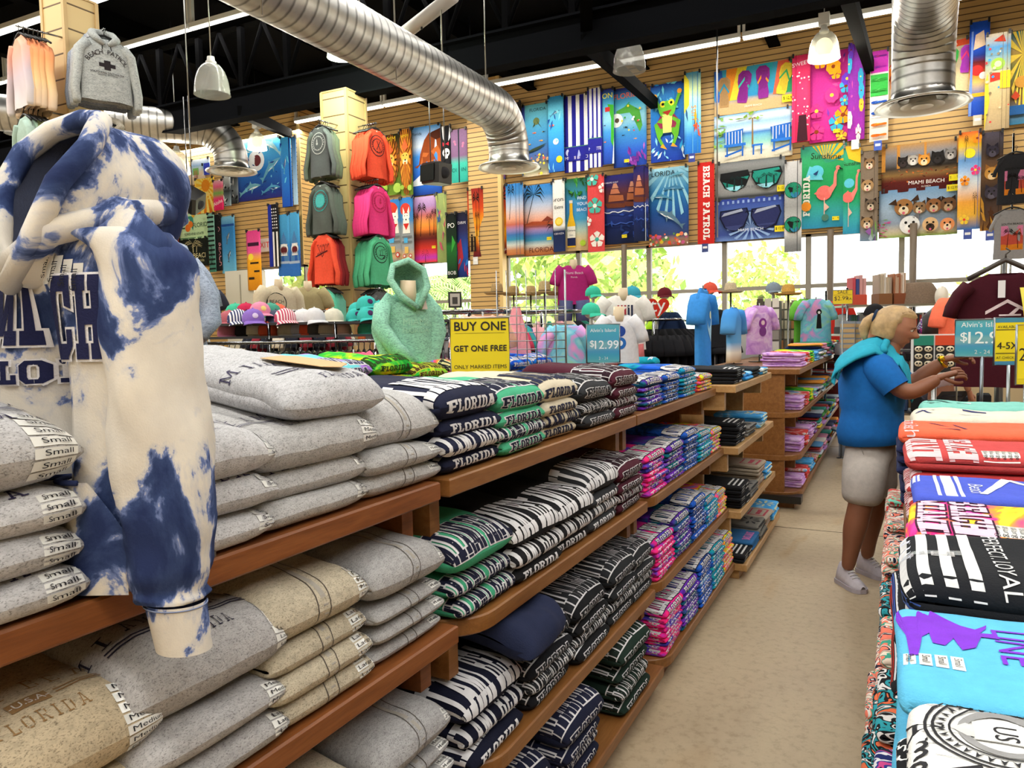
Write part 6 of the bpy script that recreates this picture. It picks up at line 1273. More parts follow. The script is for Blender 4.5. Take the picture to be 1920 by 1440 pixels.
towel((1501, 272, 1587, 427), FLAM, [('p', [(.25, 1), (1, 1), (1, .78), (.5, .84)], 'e8b82a')] + art_rays(.55, .78, '3a9a8a', 9, .5, .1, 2.6, .4) + [('e', .35, .68, .16, '5ac0d8'), ('p', [(.1, .6), (.5, .58), (.4, .72), (.2, .76)], '6ac8dc')] + [('t', 'Sunshine', .55, .83, .19, -.12, '2a2414'), ('tb', 'FLORIDA', .21, .4, .15, PI / 2, 'e8e8e0')] + flam(.52, 1) + [('e', .13, .27, .11, 'e8902a'), ('p', [(.28, .66), (.4, .7), (.36, .64)], '1f3a6a'), ('e', .55, .12, .08, '4a7a6a')] + art_price(.78, .1), 'green flamingo towel reading Sunshine and FLORIDA', .07)
towel((1581, 274, 1613, 438), FLAM, [('p', [(.1, 1), (1, 1), (1, .8), (.3, .86)], 'e8b82a'), ('t', 'Sunshine', .6, .78, .36, 0, '2a2414'), ('e', .35, .58, .3, '5ac0d8')] + flam(.3, 2.0), 'narrow folded flamingo towel beside the wide one', .2)
towel((1613, 284, 1646, 452), [(0, '6f88a0'), (.2, '8a7a6a'), (1, '7a6a5a')], art_face(.5, .86, .34, '8a6a4a', '4a3420', 'd8c8b0', .2) + art_face(.4, .62, .36, 'a8845a', '4a3420', 'e0d0b8', .2) + art_face(.6, .4, .36, '6a5a4a', '2a2018', 'c8b8a0', .2) + art_face(.4, .2, .36, '9a7a54', '3a2a1a', 'e0d0b8', .2) + art_blades(8, ['8a5aa0', '6f9a4a', 'a8b8c8'], 33, 0, .12, .25) + [('r', .78, 0, .8, 1, '3a3028')], 'narrow folded towel of smiling dog faces', .2)
towel((1653, 267, 1800, 357), [(0, '4a1414'), (.25, '5a1a14'), (.35, '8a6a3a'), (.5, '3a3430'), (.8, '8a8a90'), (1, 'b88a4a')], [('r', 0, .45, .05, 1, 'c88a3a'), ('r', .2, .5, .24, 1, 'c88a3a'), ('r', .55, .55, .58, 1, 'c88a3a'), ('r', .96, .5, 1, 1, 'b87a30')] + art_face(.28, .62, .075, '2a2424', '1a1414', '3a3030', 1.6, True, False) + art_face(.41, .64, .075, 'b0a8a0', '8a8078', 'e0dcd8', 1.6, True, False) + art_face(.55, .62, .08, 'd8943a', 'b0702a', 'f0d8b0', 1.6, True, False) + art_face(.72, .64, .085, '1f1c1c', '14100f', '2f2a2a', 1.6, True, False) + art_face(.88, .68, .075, '8a8684', '6a6664', 'c8c4c0', 1.6, True, False) + art_blades(36, ['7a1a14', '9a2a1a', 'c86a2a', '3a0f0c'], 34, .1, .45, .05) + [('t', 'MIAMI BEACH', .58, .12, .075, 0, 'ece8e0'), ('t', 'FLORIDA', .58, .05, .03, 0, 'ece8e0')] + art_price(.94, .2), 'wide dark red towel with kittens at a window')
towel((1648, 352, 1796, 443), [(0, '8ab04a'), (.1, 'd8c8a8'), (.3, '8a9ab0'), (.6, 'a8c0d8'), (1, '6f98c0')], art_blades(20, ['c83a8a', '6fa03a', 'e85aa0'], 35, .05, .4, .06, 0, .12) + art_face(.32, .62, .12, '9a6a3a', '3a2414', 'e0d0b0', 1.6, False) + [('p', [(.12, .7), (.22, .8), (.24, .66)], '3a2414'), ('p', [(.4, .72), (.5, .86), (.52, .74)], '3a2414')] + art_face(.52, .58, .085, '8a6a4a', '4a3420', 'd8c8a8', 1.6) + art_face(.7, .6, .1, '8a5a34', '2a1a10', 'c8b090', 1.6) + art_face(.88, .6, .1, '6a4a30', '2a1a10', 'b89a78', 1.6) + art_face(.4, .24, .13, 'e0e0e0', '6a6a70', 'f4f0ec', 1.6) + art_face(.66, .22, .1, 'd8b080', '6a4a30', '3a2a20', 1.6, False) + art_face(.87, .2, .09, 'e0905a', 'b8643a', 'f0d0b0', 1.6, False) + art_price(.93, .93), 'wide towel with a crowd of happy dogs')
towel((1796, 247, 1839, 430), [(0, '2f6fb0'), (.15, 'e8b02a'), (.3, 'e8a040'), (.5, 'd8e4ec'), (.7, '3f90d8'), (.85, 'e8c02a'), (1, 'd8602a')], [('e', .5, .78, .24, 'f0e02a')] + art_palm(.3, .7, .22, '101814', .2, 1, 8, .5) + art_palm(.75, .15, .18, '101814', .0, 1, 8, .7) + art_flower(.3, .5, .2, 'f0901a', '8a3a14', 5, .24) + art_flower(.75, .6, .2, 'e83a7a', 'f0e040', 5, .24) + art_flower(.3, .1, .2, 'f0c83a', 'e83a2a', 5, .24) + art_flower(.8, .92, .2, 'f0901a', '8a3a14', 5, .24) + [('r', .85, 0, .87, 1, '2a60a8')], 'narrow tropical towel with yellow sun and black palms', .22, tagc='3a4fa0')
towel((1839, 247, 1880, 432), [(0, 'a8742a'), (.1, '5a4030'), (.4, '2a2220'), (.6, '6a4a2a'), (.8, '3a302c'), (1, '4a4450')], art_face(.5, .58, .34, 'b8843a', '8a5a24', 'e0c090', .25, True, False) + art_face(.5, .38, .32, '3a3440', '2a2430', '5a5460', .25, True, False) + art_face(.5, .8, .3, '2a2430', '1a1420', '4a4450', .25, True, False) + art_blades(10, ['b8842a', '4a2a14'], 36, 0, .2, .25) + [('r', .8, 0, .82, 1, '1a1410')], 'narrow folded dark kitten towel at the right', .22, tagc='3a4fa0')
# ================================================================== hanging garments
class Shirt:
 """upright hanging garment: x across, front towards -y, z down from the collar at 0"""
 def __init__(s, w=.40, h=.66, d=.032, long=True, neck=.08, seed=0, slv=.60, arm=.052, flare=.0, wr=.024, spread=.115):
  s.w, s.h, s.d, s.neck, s.seed, s.flare, s.wr = w, h, d, neck, seed, flare, wr
  s.long, s.slv, s.arm, s.spread = long, slv, arm, spread
 def half(s, t):                          # half width at t (0 top .. 1 hem)
  if t < .13: return s.neck + (s.w / 2 - s.neck) * (t / .13) ** .9
  return s.w / 2 * (1 - .05 * math.sin((t - .1) * 3.3)) + s.flare * (t - .1)
 def front(s, x, t, off=0.0, side=-1):
  hw = s.half(t); q = max(-1, min(1, x / hw)); dd = s.d * min(1, .35 + t * 3)
  n = noise.noise(Vector((x * 7, t * 2.2, s.seed + side))) + .5 * noise.noise(Vector((x * 18, t * 4, s.seed + 5)))
  y = side * (dd * math.sqrt(max(0, 1 - q * q)) * .8 + .004 + off) + s.wr * n * t * (1 - q * q)
  return Vector((x, y, -t * s.h + (.035 if side < 0 else 0) * -max(0, 1 - abs(x) / s.neck) * (t < .02) - .01 * noise.noise(Vector((x * 5, 1, s.seed))) * (t > .9)))
 def body(s, b, nx=14, nt=16):
  ts = [0, .02, .05, .08, .11] + [.11 + .89 * i / nt for i in range(1, nt + 1)]
  def fn(i, t):
   k = i % (2 * nx); side = -1 if k < nx else 1
   f = (k / nx) if k < nx else (2 - k / nx); a = -math.cos(PI * f)
   return s.front(a * s.half(t) * .999, t, 0, side)
  b.grid(fn, range(2 * nx), ts, closeu=True)
  for sg in (-1, 1):
   x0, z0 = s.w / 2 - .03, -s.h * .12
   if s.long:
    P = [(sg * (x0 - .05), 0, z0 + .01), (sg * (x0 + .02), 0, z0 - .07), (sg * (x0 + .045), -.01, z0 - s.slv * .4), (sg * (x0 + s.spread), -.015, z0 - s.slv * .75), (sg * (x0 + s.spread * .9), -.02, z0 - s.slv * .95), (sg * (x0 + s.spread * .9), -.02, z0 - s.slv)]
    R = [(s.arm * 1.0, s.d * .8), (s.arm * .95, s.d * .8), (s.arm * .8, s.d * .7), (s.arm * .72, s.d * .65), (s.arm * .7, s.d * .6), (s.arm * .5, s.d * .5)]
   else:
    P = [(sg * (x0 - .05), 0, z0 + .015), (sg * (x0 + .005), 0, z0 - .05), (sg * (x0 + .045), 0, z0 - .13), (sg * (x0 + .06), 0, z0 - .19)]
    R = [(s.arm * 1.1, s.d * .8), (s.arm * 1.1, s.d * .8), (s.arm * 1.05, s.d * .75), (s.arm * 1.05, s.d * .7)]
   b.tube(P, R, 12)
 def art(s, b, shapes, x0=-.2, x1=.2, t0=.12, t1=.7):
  b.mat('cloth')
  paint(b, lambda x, y, d: s.front(x0 + (x1 - x0) * x, t1 + (t0 - t1) * y, d), x1 - x0, (t1 - t0) * s.h, shapes, .0006, .003)
 def hood(s, b, r=.12):
  b.tube([(-.02, -s.d * .9, -.07), (-.10, -.03, -.005), (-.09, .05, .045), (0, .085, .06), (.09, .05, .045), (.10, -.03, -.005), (.02, -s.d * .9, -.07)], [.02, .035, .045, .05, .045, .035, .02], 10)
def link(name, me, loc, rz, col=None, mat=None, parent=None):
 o = bpy.data.objects.new(name, me); SC.collection.objects.link(o); o.location = loc; o.rotation_euler = (0, 0, rz)
 if col: o.color = (*hx(col), 1)
 if mat: o.material_slots[0].link = 'OBJECT'; o.material_slots[0].material = M[mat]
 if parent: o.parent = parent
 return o
def ombre(name, stops, axis='Z', sc=1.5, offs=1.0):
 m, nt, b = newmat(name); b.inputs['Roughness'].default_value = .9
 t = N(nt, 'ShaderNodeTexCoord'); sp = N(nt, 'ShaderNodeSeparateXYZ'); nt.links.new(t.outputs['Object'], sp.inputs[0])
 a = N(nt, 'ShaderNodeMath', operation='MULTIPLY_ADD'); a.inputs[1].default_value = sc; a.inputs[2].default_value = offs; nt.links.new(sp.outputs[axis], a.inputs[0])
 nt.links.new(ramp(nt, a.outputs[0], stops), b.inputs['Base Color'])
ombre('ombre_peach', [(0, 'e8d0b8'), (.35, 'f0c890'), (.7, 'f0a068'), (1, 'e89068')]); ombre('ombre_lilac', [(0, 'd8d0d0'), (.45, 'c8b8c0'), (.75, 'e0a898'), (1, 'e09878')])
ombre('ombre_beach', [(0, '9a7a50'), (.3, 'b89a70'), (.42, 'e8e4d8'), (.55, '5fa8e0'), (1, '2a80d0')], sc=1.35)
hb = MB().mat('plastic', '141416'); hb.tube([(-.2, 0, -.075), (-.06, 0, -.005), (0, 0, .01), (.06, 0, -.005), (.2, 0, -.075)], .011, 8); hb.tube([(0, 0, .01), (0, 0, .04), (.02, 0, .065), (.0, 0, .085), (-.02, 0, .07)], .004, 6)
HANGER = hb.mesh('clothes_hanger')
def bunch(p, d, meshes, n, cols, what, where, gap=.035, mats=None, rz0=None, hang=True, cat='shirt', name='hanging_shirt'):
 """shirts hung one behind another along the arm direction d (unit), the front one at p facing d"""
 d = Vector((d[0], d[1], 0)).normalized(); rz = math.atan2(d.y, d.x) + PI / 2
 rnd = random.Random(int(p[0] * 100 + p[2] * 37)); g = 'shirts hung ' + where
 e_ = Vector(p) - d * (gap * n + .34); b = MB().mat('chrome', '8f9194'); b.cyl((e_.x, e_.y, p[2] + .085), (p[0] + d.x * .02, p[1] + d.y * .02, p[2] + .085), .009, n=8); tag(b.build('display_rod'), 'chrome arm carrying the %s %s' % (what, where), 'rod')
 for i in range(n):
  q = Vector(p) - d * gap * i
  lab = ('front %s, hung %s' % (what, where)) if i == 0 else '%s one of those hung behind it %s' % (what if not isinstance(cols, list) else what, where)
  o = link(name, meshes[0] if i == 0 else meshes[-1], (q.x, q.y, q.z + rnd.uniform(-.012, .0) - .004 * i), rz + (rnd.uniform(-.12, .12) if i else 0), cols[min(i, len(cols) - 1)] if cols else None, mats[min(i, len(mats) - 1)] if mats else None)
  tag(o, lab if i == 0 else '%s behind the front one, %s' % (what, where), cat, None if i == 0 else g)
  if hang: tag(link('clothes_hanger', HANGER, (q.x, q.y, q.z + .012), rz), 'black hanger of a %s %s' % (what, where), 'hanger', 'black hangers ' + where)
def column(px, py, D, s, lab, zt=ZC):
 p = depth(px, py, D); b = MB().mat('slatcol'); b.box((p.x - s, p.y, 0), (p.x, p.y + s, 4.86)); b.mat('paint', 'c9a873')
 for x, y in ((p.x, p.y), (p.x - s, p.y), (p.x, p.y + s)): b.box((x - .025, y - .012, 0), (x + .012, y + .025, 4.87))
 b.box((p.x - s - .01, p.y - .01, 4.86), (p.x + .01, p.y + s + .01, 4.88))
 struct(b.build(lab), 'tan slat-wall clad square column hung with shirts'); return p
m_, nt_, b_ = newmat('slatcol'); b_.inputs['Roughness'].default_value = .6
_t = N(nt_, 'ShaderNodeTexCoord'); _s = N(nt_, 'ShaderNodeSeparateXYZ'); nt_.links.new(_t.outputs['Object'], _s.inputs[0])
_a = N(nt_, 'ShaderNodeMath', operation='MULTIPLY'); _a.inputs[1].default_value = 4.2; nt_.links.new(_s.outputs['Z'], _a.inputs[0])
_f = N(nt_, 'ShaderNodeMath', operation='FRACT'); nt_.links.new(_a.outputs[0], _f.inputs[0]); nt_.links.new(ramp(nt_, _f.outputs[0], [(0, '5a4020'), (.05, '5a4020'), (.08, 'd8bb85'), (1, 'd8bb85')]), b_.inputs['Base Color'])
def ringart(c, c2=None, sy=.6): 
 o = [('e', .5, sy, .30, c), ('e', .5, sy, .275, c2 or 'x')] if c2 else []
 return o
def circ_shirt(seed, ring, bg, inner, kind='palm', **k):
 s = Shirt(seed=seed, **k); b = MB().mat('body'); s.body(b)
 o = [('e', .5, .62, .36, ring), ('e', .5, .62, .33, bg), ('e', .5, .62, .24, ring), ('e', .5, .62, .22, inner)]
 for q in range(18):
  a = 2 * PI * q / 18; o.append(('e', .5 + .285 * math.cos(a), .62 + .285 * math.sin(a) * .8, .022, ring))
 if kind == 'palm': o += art_palm(.44, .52, .16, ring, .0, 1, 7, .5) + art_palm(.54, .52, .2, ring, .0, 1, 7, .5) + [('r', .36, .5, .64, .53, ring)]
 if kind == 'cross': o += [('p', [(.40, .46), (.43, .46), (.60, .78), (.57, .78)], ring), ('p', [(.57, .46), (.60, .46), (.43, .78), (.40, .78)], ring)]
 if kind == 'pine': o += [('e', .5, .6, .05, ring), ('p', [(.46, .66), (.54, .66), (.5, .78)], ring)]
 s.art(b, o); b.mat('cloth', 'd8d8d4'); b.add([s.front(x, t, .004) for x, t in ((-.012, .03), (.012, .03), (.012, .055), (-.012, .055))], [(0, 1, 2, 3)])
 return b.mesh('hanging_shirt')
sp_ = Shirt(seed=3); b = MB().mat('body'); sp_.body(b); m_plain = b.mesh('hanging_shirt')
c2 = column(650, 220, 10.3, .42, 'trim_60'); c1 = column(122, 60, 7.3, .33, 'trim_61')
L = lambda z, dx=-.21, dy=-.32: (c2.x + dx, c2.y + dy, z)
Rr = lambda z, dx=.32, dy=.21: (c2.x + dx, c2.y + dy, z)
zr = [on(620, y, 1, c2.y - .35).z for y in (232, 340, 437, 541)]
zq = [on(692, y, 0, c2.x + .32).z for y in (238, 344, 440, 543)]
bunch(L(zr[0]), (-.15, -1), [circ_shirt(11, 'c8cccc', '5f6466', '5f6466', 'pine'), m_plain], 5, ['5f6466', '62685f', '66705f', '66745f', '607060'], 'grey long-sleeve shirt', 'top left of the tan column')
bunch(L(zr[1]), (-.15, -1), [circ_shirt(12, '3aa0a0', '5a5e5c', '4fb8b8', 'x'), m_plain], 5, ['5a605c', '58625c', '56645c'], 'grey shirt with teal circle', 'second left on the tan column')
s = Shirt(seed=13); b = MB().mat('body'); s.body(b); s.art(b, [('p', [(.25, .86), (.85, .86), (.52, .4)], '4a1a20'), ('p', [(.29, .84), (.81, .84), (.52, .44)], 'e8543a')] + art_palm(.5, .55, .24, '3a1418', .1, 1, 8, .6) + art_palm(.64, .62, .2, '3a1418', .2, 1, 7, .6) + [('p', [(.2, .42), (.8, .6), (.8, .64), (.2, .46)], '4a1a20'), ('t', 'Miami', .5, .5, .16, .3, '4a1a20')]); m_tri = b.mesh('hanging_shirt')
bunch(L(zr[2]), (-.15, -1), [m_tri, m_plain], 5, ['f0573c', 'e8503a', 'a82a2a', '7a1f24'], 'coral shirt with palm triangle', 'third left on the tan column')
bunch(L(zr[3]), (-.15, -1), [circ_shirt(14, 'e8643a', '2a2a2a', 'f0a05a', 'palm'), m_plain], 5, ['5fc0a0', '62b89a', '6ab09a'], 'mint shirt with orange circle', 'low left on the tan column')
bunch(Rr(zq[0]), (1, -.1), [circ_shirt(15, '3a2a2e', 'f0553a', 'f0553a', 'cross'), m_plain], 6, ['f0553a'], 'orange long-sleeve shirt', 'top right of the tan column', .045)
bunch(Rr(zq[1]), (1, -.1), [circ_shirt(16, 'c8285a', 'f0408a', 'f0408a', 'pine'), m_plain], 6, ['f0408a'], 'hot pink long-sleeve shirt', 'second right on the tan column', .045)
bunch(Rr(zq[2]), (1, -.1), [circ_shirt(17, '1f2a28', '58bc8e', '58bc8e', 'palm'), m_plain], 6, ['58bc8e', '54b488'], 'mint long-sleeve shirt', 'third right on the tan column', .045)
bunch(Rr(zq[3]), (1, -.1), [m_plain, m_plain], 5, ['5a5a5c', '5a5a5c', 'c8643a'], 'charcoal shirt', 'low right on the tan column', .045)
# near column
hd = Shirt(.47, .60, .06, True, .09, 21, .58, .07, 0, .016, .075); b = MB().mat('heather'); hd.body(b); hd.hood(b)
def patrol(s, b, tw=.36):
 b.mat('cloth'); c = hx('2a2428')
 n = len('BEACH PATROL')
 for i, ch in enumerate('BEACH PATROL'):
  if ch == ' ': continue
  a = (i - (n - 1) / 2) / n * 2.0; vs, fs = text2d(ch, .062)
  pts = []
  for x, y in vs:
   xx = x * math.cos(-a) - y * math.sin(-a) + .19 * math.sin(a); yy = x * math.sin(-a) + y * math.cos(-a) + .19 * math.cos(a) - .19
   pts.append(s.front(xx, .27 - yy / s.h, .004))
  b.add(pts, fs, cols=[c] * len(pts))
 s.art(b, [('r', .41, .30, .59, .74, '2a2428'), ('r', .27, .43, .73, .61, '2a2428'), ('t', 'SOUTHERN SALTWATER', .5, .12, .085, 0, '2a2428'), ('t', 'GUARD DIVISION', .5, .03, .07, 0, '2a2428')], -.16, .16, .28, .62)
patrol(hd, b); b.mat('cloth', '2a2c30')
for sg in (-1, 1): b.tube([hd.front(sg * .03, .03, .012), hd.front(sg * .035, .1, .012), hd.front(sg * .04, .20, .01)], .004, 6)
m_pat = b.mesh('hanging_hoodie'); b = MB().mat('heather'); hd.body(b); hd.hood(b); m_hp = b.mesh('hanging_hoodie')
pz = depth(176, 62, 7.15)
bunch((c1.x + .36, c1.y + .15, pz.z), (1, -.35), [m_pat, m_hp], 4, ['b8bcba', 'b4b8bc', '9aa4b4'], 'heather grey hoodie', 'upper right on the near column', .07, cat='hoodie', name='hanging_hoodie')
pz = depth(190, 222, 7.1)
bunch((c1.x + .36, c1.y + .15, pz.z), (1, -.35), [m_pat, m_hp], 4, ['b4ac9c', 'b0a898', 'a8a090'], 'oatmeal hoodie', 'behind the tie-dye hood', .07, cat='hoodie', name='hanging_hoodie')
pz = depth(60, 62, 7.0)
bunch((c1.x - .14, c1.y - .36, pz.z), (-.25, -1), [m_plain], 6, None, 'peach ombre shirt', 'upper left on the near column', .04, mats=['ombre_lilac', 'ombre_peach'])
pz = depth(75, 212, 7.0)
bunch((c1.x - .14, c1.y - .36, pz.z), (-.25, -1), [m_plain], 5, ['a8c0b4', 'a8c8b0', 'c8d89a'], 'pale green shirt', 'left of the tie-dye hood', .04)
# ================================================================== stacks on the farther shelving
def tee2(seed, kind, c, W=.30, T=.026, mat='body', L=.34):
 f = Fold(L, W, T, seed, .08, .005, 1.4, True, .9, 0); b = MB().mat(mat); f.body(b, 10); b.mat('cloth')
 if kind == 'lines':
  f.quads(b, [R_(-.1, .03 + .03 * k, .1, .042 + .03 * k) for k in range(3)] + [R_(-.12, -.008, -.02, .008), R_(.02, -.006, .1, .004)], c, .0014, .03)
 elif kind == 'box':
  f.quads(b, [[(-.1, .03), (-.085, .03), (-.085, .15), (-.1, .15)], [(.085, .03), (.1, .03), (.1, .15), (.085, .15)], R_(-.1, .03, .1, .045), R_(-.1, .14, .1, .15), R_(-.06, .07, .06, .10)], c, .0014, .03)
  f.quads(b, [R_(-.1 + .03 * k, -.01, -.085 + .03 * k, .01) for k in range(7)], c, .0014, .03)
 elif kind == 'palm':
  f.quads(b, [[(.02 * math.cos(a), .09 + .02 * math.sin(a)), (.07 * math.cos(a - .2), .09 + .06 * math.sin(a - .2)), (.11 * math.cos(a), .09 + .075 * math.sin(a)), (.07 * math.cos(a + .2), .09 + .06 * math.sin(a + .2))] for a in [k * .78 for k in range(8)]] + [R_(-.12, .0, .12, .008)], c, .0014, .03)
 elif kind == 'word': f.quads(b, block('MIAMI', .05, .2), c, .0014, .03, .03)
 return b.mesh('folded_tee')
def pair(seed, kind, c, mat='body'): return [tee2(seed, kind, c, mat=mat), tee2(seed + 1, None if kind != 'box' else 'lines', c, mat=mat), tee2(seed + 2, kind, c, mat=mat)]
PB = pair(500, 'lines', 'd8d8d8'); PG = pair(504, 'box', 'b04a58'); PP = pair(508, 'palm', 'd8e0c0', 'tie_sky'); PL = pair(512, 'palm', '2a2c30'); PN = pair(516, 'word', 'c878b8'); PT = pair(520, None, 'fff', 'tie_lilac')
PM = {m: [tee2(530 + i, None, 'fff', mat=m)] * 2 for i, m in enumerate(('tie_lilac', 'tie_redwash', 'tie_pastel', 'tie_green', 'tie_sky', 'pat_pink', 'pat_navy', 'pat_coral', 'tie_neon'))}
D_ = lambda z, i: ['top', 'second shelf', 'third shelf', 'lowest shelf'][i] + ', pale end shelving'
XD = [-.84, -.825, -.81, -.775]; ZD = [1.17, .80, .415, .10]
rows = [[('black tee with white lines', PB, '16171b', None, 4.80, 4), ('sky blue tee', PM['tie_sky'], None, 'tie_sky', 5.12, 2), ('charcoal tee', PL, '2e3236', None, 5.42, 3), ('blue palm tee', PP, None, 'tie_sky', 5.78, 2)],
  [('black tee with white lines', PB, '16171b', None, 4.78, 6), ('grey tee', PL, '85827e', None, 5.18, 3), ('blue palm tee', PP, None, 'tie_sky', 5.66, 4)],
  [('black tee with white lines', PB, '16171b', None, 4.78, 6), ('grey tee with dark palm', PL, '7d7a76', None, 5.10, 3), ('beige tee with red frame print', PG, 'a89a88', None, 5.42, 7), ('blue palm tee', PP, None, 'tie_sky', 5.76, 4)],
  [('black tee with white lines', PB, '16171b', None, 4.72, 2), ('blue tee with pink word', PN, '2f6aa0', None, 4.98, 3), ('grey tee with dark palm', PL, '77756f', None, 5.28, 4), ('beige tee with red print', PG, 'b0a494', None, 5.55, 4), ('blue palm tee', PP, None, 'tie_sky', 5.84, 4)]]
for i, row in enumerate(rows):
 for k, (wh, ms, col, mt, y, n) in enumerate(row):
  stack('%s stack, %s' % (['first', 'second', 'third', 'fourth', 'fifth'][k], D_(0, i)), wh, XD[i], y, ZD[i], n, ms, .027, col=col, mat=mt, seed=600 + i * 10 + k, kb=.08, name='folded_tee', cat='t-shirt', L=.34)
XE = [-.70, -.70, -.70, -.69]; ZE = [1.165, .80, .44, .13]
names = {'tie_lilac': 'lilac tie-dye tee', 'tie_redwash': 'red washed tie-dye tee', 'tie_pastel': 'pastel tie-dye tee', 'tie_green': 'green tie-dye tee', 'tie_sky': 'blue washed tee', 'pat_pink': 'pink patterned tee', 'pat_navy': 'navy patterned tee', 'pat_coral': 'coral patterned tee', 'tie_neon': 'rainbow tie-dye tee'}
EROW = [['tie_lilac', 'tie_redwash', 'tie_green', 'tie_sky'], ['tie_lilac', 'tie_redwash', 'tie_green', 'tie_pastel'], ['tie_lilac', 'tie_redwash', 'tie_lilac', 'pat_navy'], ['tie_lilac', 'tie_redwash', 'tie_sky', 'pat_pink']]
for i in range(4):
 for k, mt in enumerate(EROW[i]):
  stack('%s stack, %s, pastel shelving' % (['first', 'second', 'third', 'fourth'][k], ['top', 'second shelf', 'third shelf', 'lowest shelf'][i]), names[mt], XE[i], 6.98 + .42 * k + (.1 if i == 0 else 0), ZE[i], [5, 5, 5, 4][i] - (k == 3), PM[mt], .027, mat=mt, seed=700 + i * 10 + k, kb=.1, name='folded_tee', cat='t-shirt', L=.34)
st = STUFF
rnd = random.Random(5); pal = ['b88ad0', 'd84a4a', '4a9a4a', '5fa0d8', 'e8d040', 'e8a0c0', '1f2a5a', 'e8e4e0', '3fb0a0', 'f0a040', 'c8d8e8']
def stuff_pile(xf, y, z, n, W, L, T, face=1):
 for j in range(n):
  f = Fold(L, W, T, rnd.random() * 50, .05, .005, 1.3, True, .9); o = Vector((xf + rnd.uniform(-.02, .02), y + rnd.uniform(-.02, .02), z + j * T + .001)); c = rnd.choice(pal)
  st.mat('cloth', c); us = [-1, -.8, -.4, 0, .4, .8, 1]
  st.grid(lambda u, p: (lambda q: (o.x + face * q.x, o.y + q.y, o.z + q.z))(f.at(u, p)), us, f.pts + [f.pts[0]], col=c)
for i in range(4):
 for k in range(8): stuff_pile(XE[i], 8.66 + .36 * k, ZE[i], 5 if i else 6, .3, .34, .028)
for k in range(18): stuff_pile(-2.77, 8.2 + .32 * k, 1.12, rnd.choice([2, 3, 3, 4]), .27, .3, .03)
for k in range(14): stuff_pile(-3.1, 8.3 + .40 * k, 1.12, rnd.choice([2, 3, 5]), .27, .3, .03)
o = st.build('folded_tees'); o['kind'] = 'stuff'; tag(o, 'remaining mixed tees low on the right table and far along the other shelving', 't-shirts')
# ---- second long table behind the grey and navy displays, with dark and tie-dye garments
gondola(1.75, 5.45, [-2.32, -2.3, -2.28], [1.155, .6, .12], -2.95, 'wood_brown', 'long table behind the lettered sweatshirts, carrying tie-dye sweatshirts', posts=(1.9, 3.6, 5.35), top_back=-3.35)
def dy(seed, mat, fill, outl, T=.08, W=.34, kb=.1): 
 f = Fold(.42, W, T, seed, kb, .012, 1.2, True, .9, .01); b = MB().mat(mat); f.body(b); college(f, b, 'MIAMI BEACH', 'FLORIDA', fill, outl, .10, .04, W * 1.0, .005, .03, -.016, W * .7); return b.mesh('folded_sweatshirt')
ss = dict(name='folded_sweatshirt', cat='sweatshirt', kb=.15)
dk = [dy(640, 'body', WHT, None, .058), dy(641, 'body', WHT, None, .085)]
dk2 = [dy(642, 'body', '3f7a70', '9ad0c0', .058), dy(643, 'body', '3f7a70', '9ad0c0', .085)]
stack('rear table, behind the ribbed-hem sweatshirt', 'black sweatshirt with white letters', -2.33, 2.52, 1.155, 4, dk, .058, col='1d1e22', seed=81, **ss)
stack('rear table, beside the grey vest', 'black sweatshirt with green letters', -2.31, 2.17, 1.155, 3, dk2, .058, col='1b1c20', seed=82, **ss)
for y, mt, fc, oc, n, lab in ((2.88, 'tie_aqua', '4a4a6a', 'e8e8ea', 4, 'aqua and purple sweatshirt'), (3.25, 'tie_green', '2a4a1a', None, 4, 'green tie-dye sweatshirt'), (3.62, 'tie_green', '4a3a14', 'c8d040', 3, 'yellow-green tie-dye sweatshirt'), (3.98, 'tie_neon', '2a2a2a', 'e8e8a0', 3, 'orange and green tie-dye sweatshirt'), (4.75, 'tie_royal', WHT, None, 3, 'royal blue tie-dye sweatshirt'), (5.12, 'tie_royal', WHT, None, 3, 'royal blue tie-dye sweatshirt')):
 m1, m2 = dy(650 + int(y * 10), mt, fc, oc, .058), dy(680 + int(y * 10), mt, fc, oc, .09)
 stack('rear table' + (', right of the mint figure' if y == 4.75 else ', by the yellow sign' if y > 5 else ''), lab, -2.31, y, 1.155, n, [m1, m2], .058, mat=mt, seed=int(y * 100), **ss)
# loose items on the back half of the near displays
def loose(px, py, z, L, W, T, rz, name, lab, cat, mat='body', col=None, pr=None, tilt=0):
 p = on(px, py, 2, z); f = Fold(L, W, T, px % 31, .0, .014, 1.3, True, .9); b = MB().mat(mat); f.body(b, 14)
 if pr: b.mat('cloth'); f.quads(b, block(pr[0], pr[1], W * .8), pr[2], .0015, .02, .06)
 o = b.build(name); o.matrix_world = Matrix.Translation((p.x + .5 * L * math.cos(rz), p.y + .5 * L * math.sin(rz), z)) @ Matrix.Rotation(rz, 4, 'Z') @ Matrix.Rotation(tilt, 4, 'Y')
 if col: o.color = (*hx(col), 1)
 return tag(o, lab, cat)
loose(610, 728, 1.157, .4, .36, .09, .0, 'folded_sweatshirt', 'hot pink sweatshirt lying behind the ribbed-hem fleece', 'sweatshirt', col='f0607a')
loose(1010, 690, 1.157, .3, .3, .05, .2, 'folded_tee', 'periwinkle blue tee lying behind the yellow sign', 't-shirt', col='5a6ac0')
loose(980, 705, 1.157, .3, .3, .05, .1, 'folded_tee', 'white and black tee lying right of the yellow sign', 't-shirt', 'pat_star')
loose(1035, 705, 1.157, .28, .22, .06, .3, 'folded_tee', 'pale blue tee lying before the periwinkle one', 't-shirt', col='5aa8dc')
loose(1140, 700, 1.157, .3, .3, .06, .1, 'folded_tee', 'teal tie-dye tee lying below the small price sign', 't-shirt', 'tie_teal')
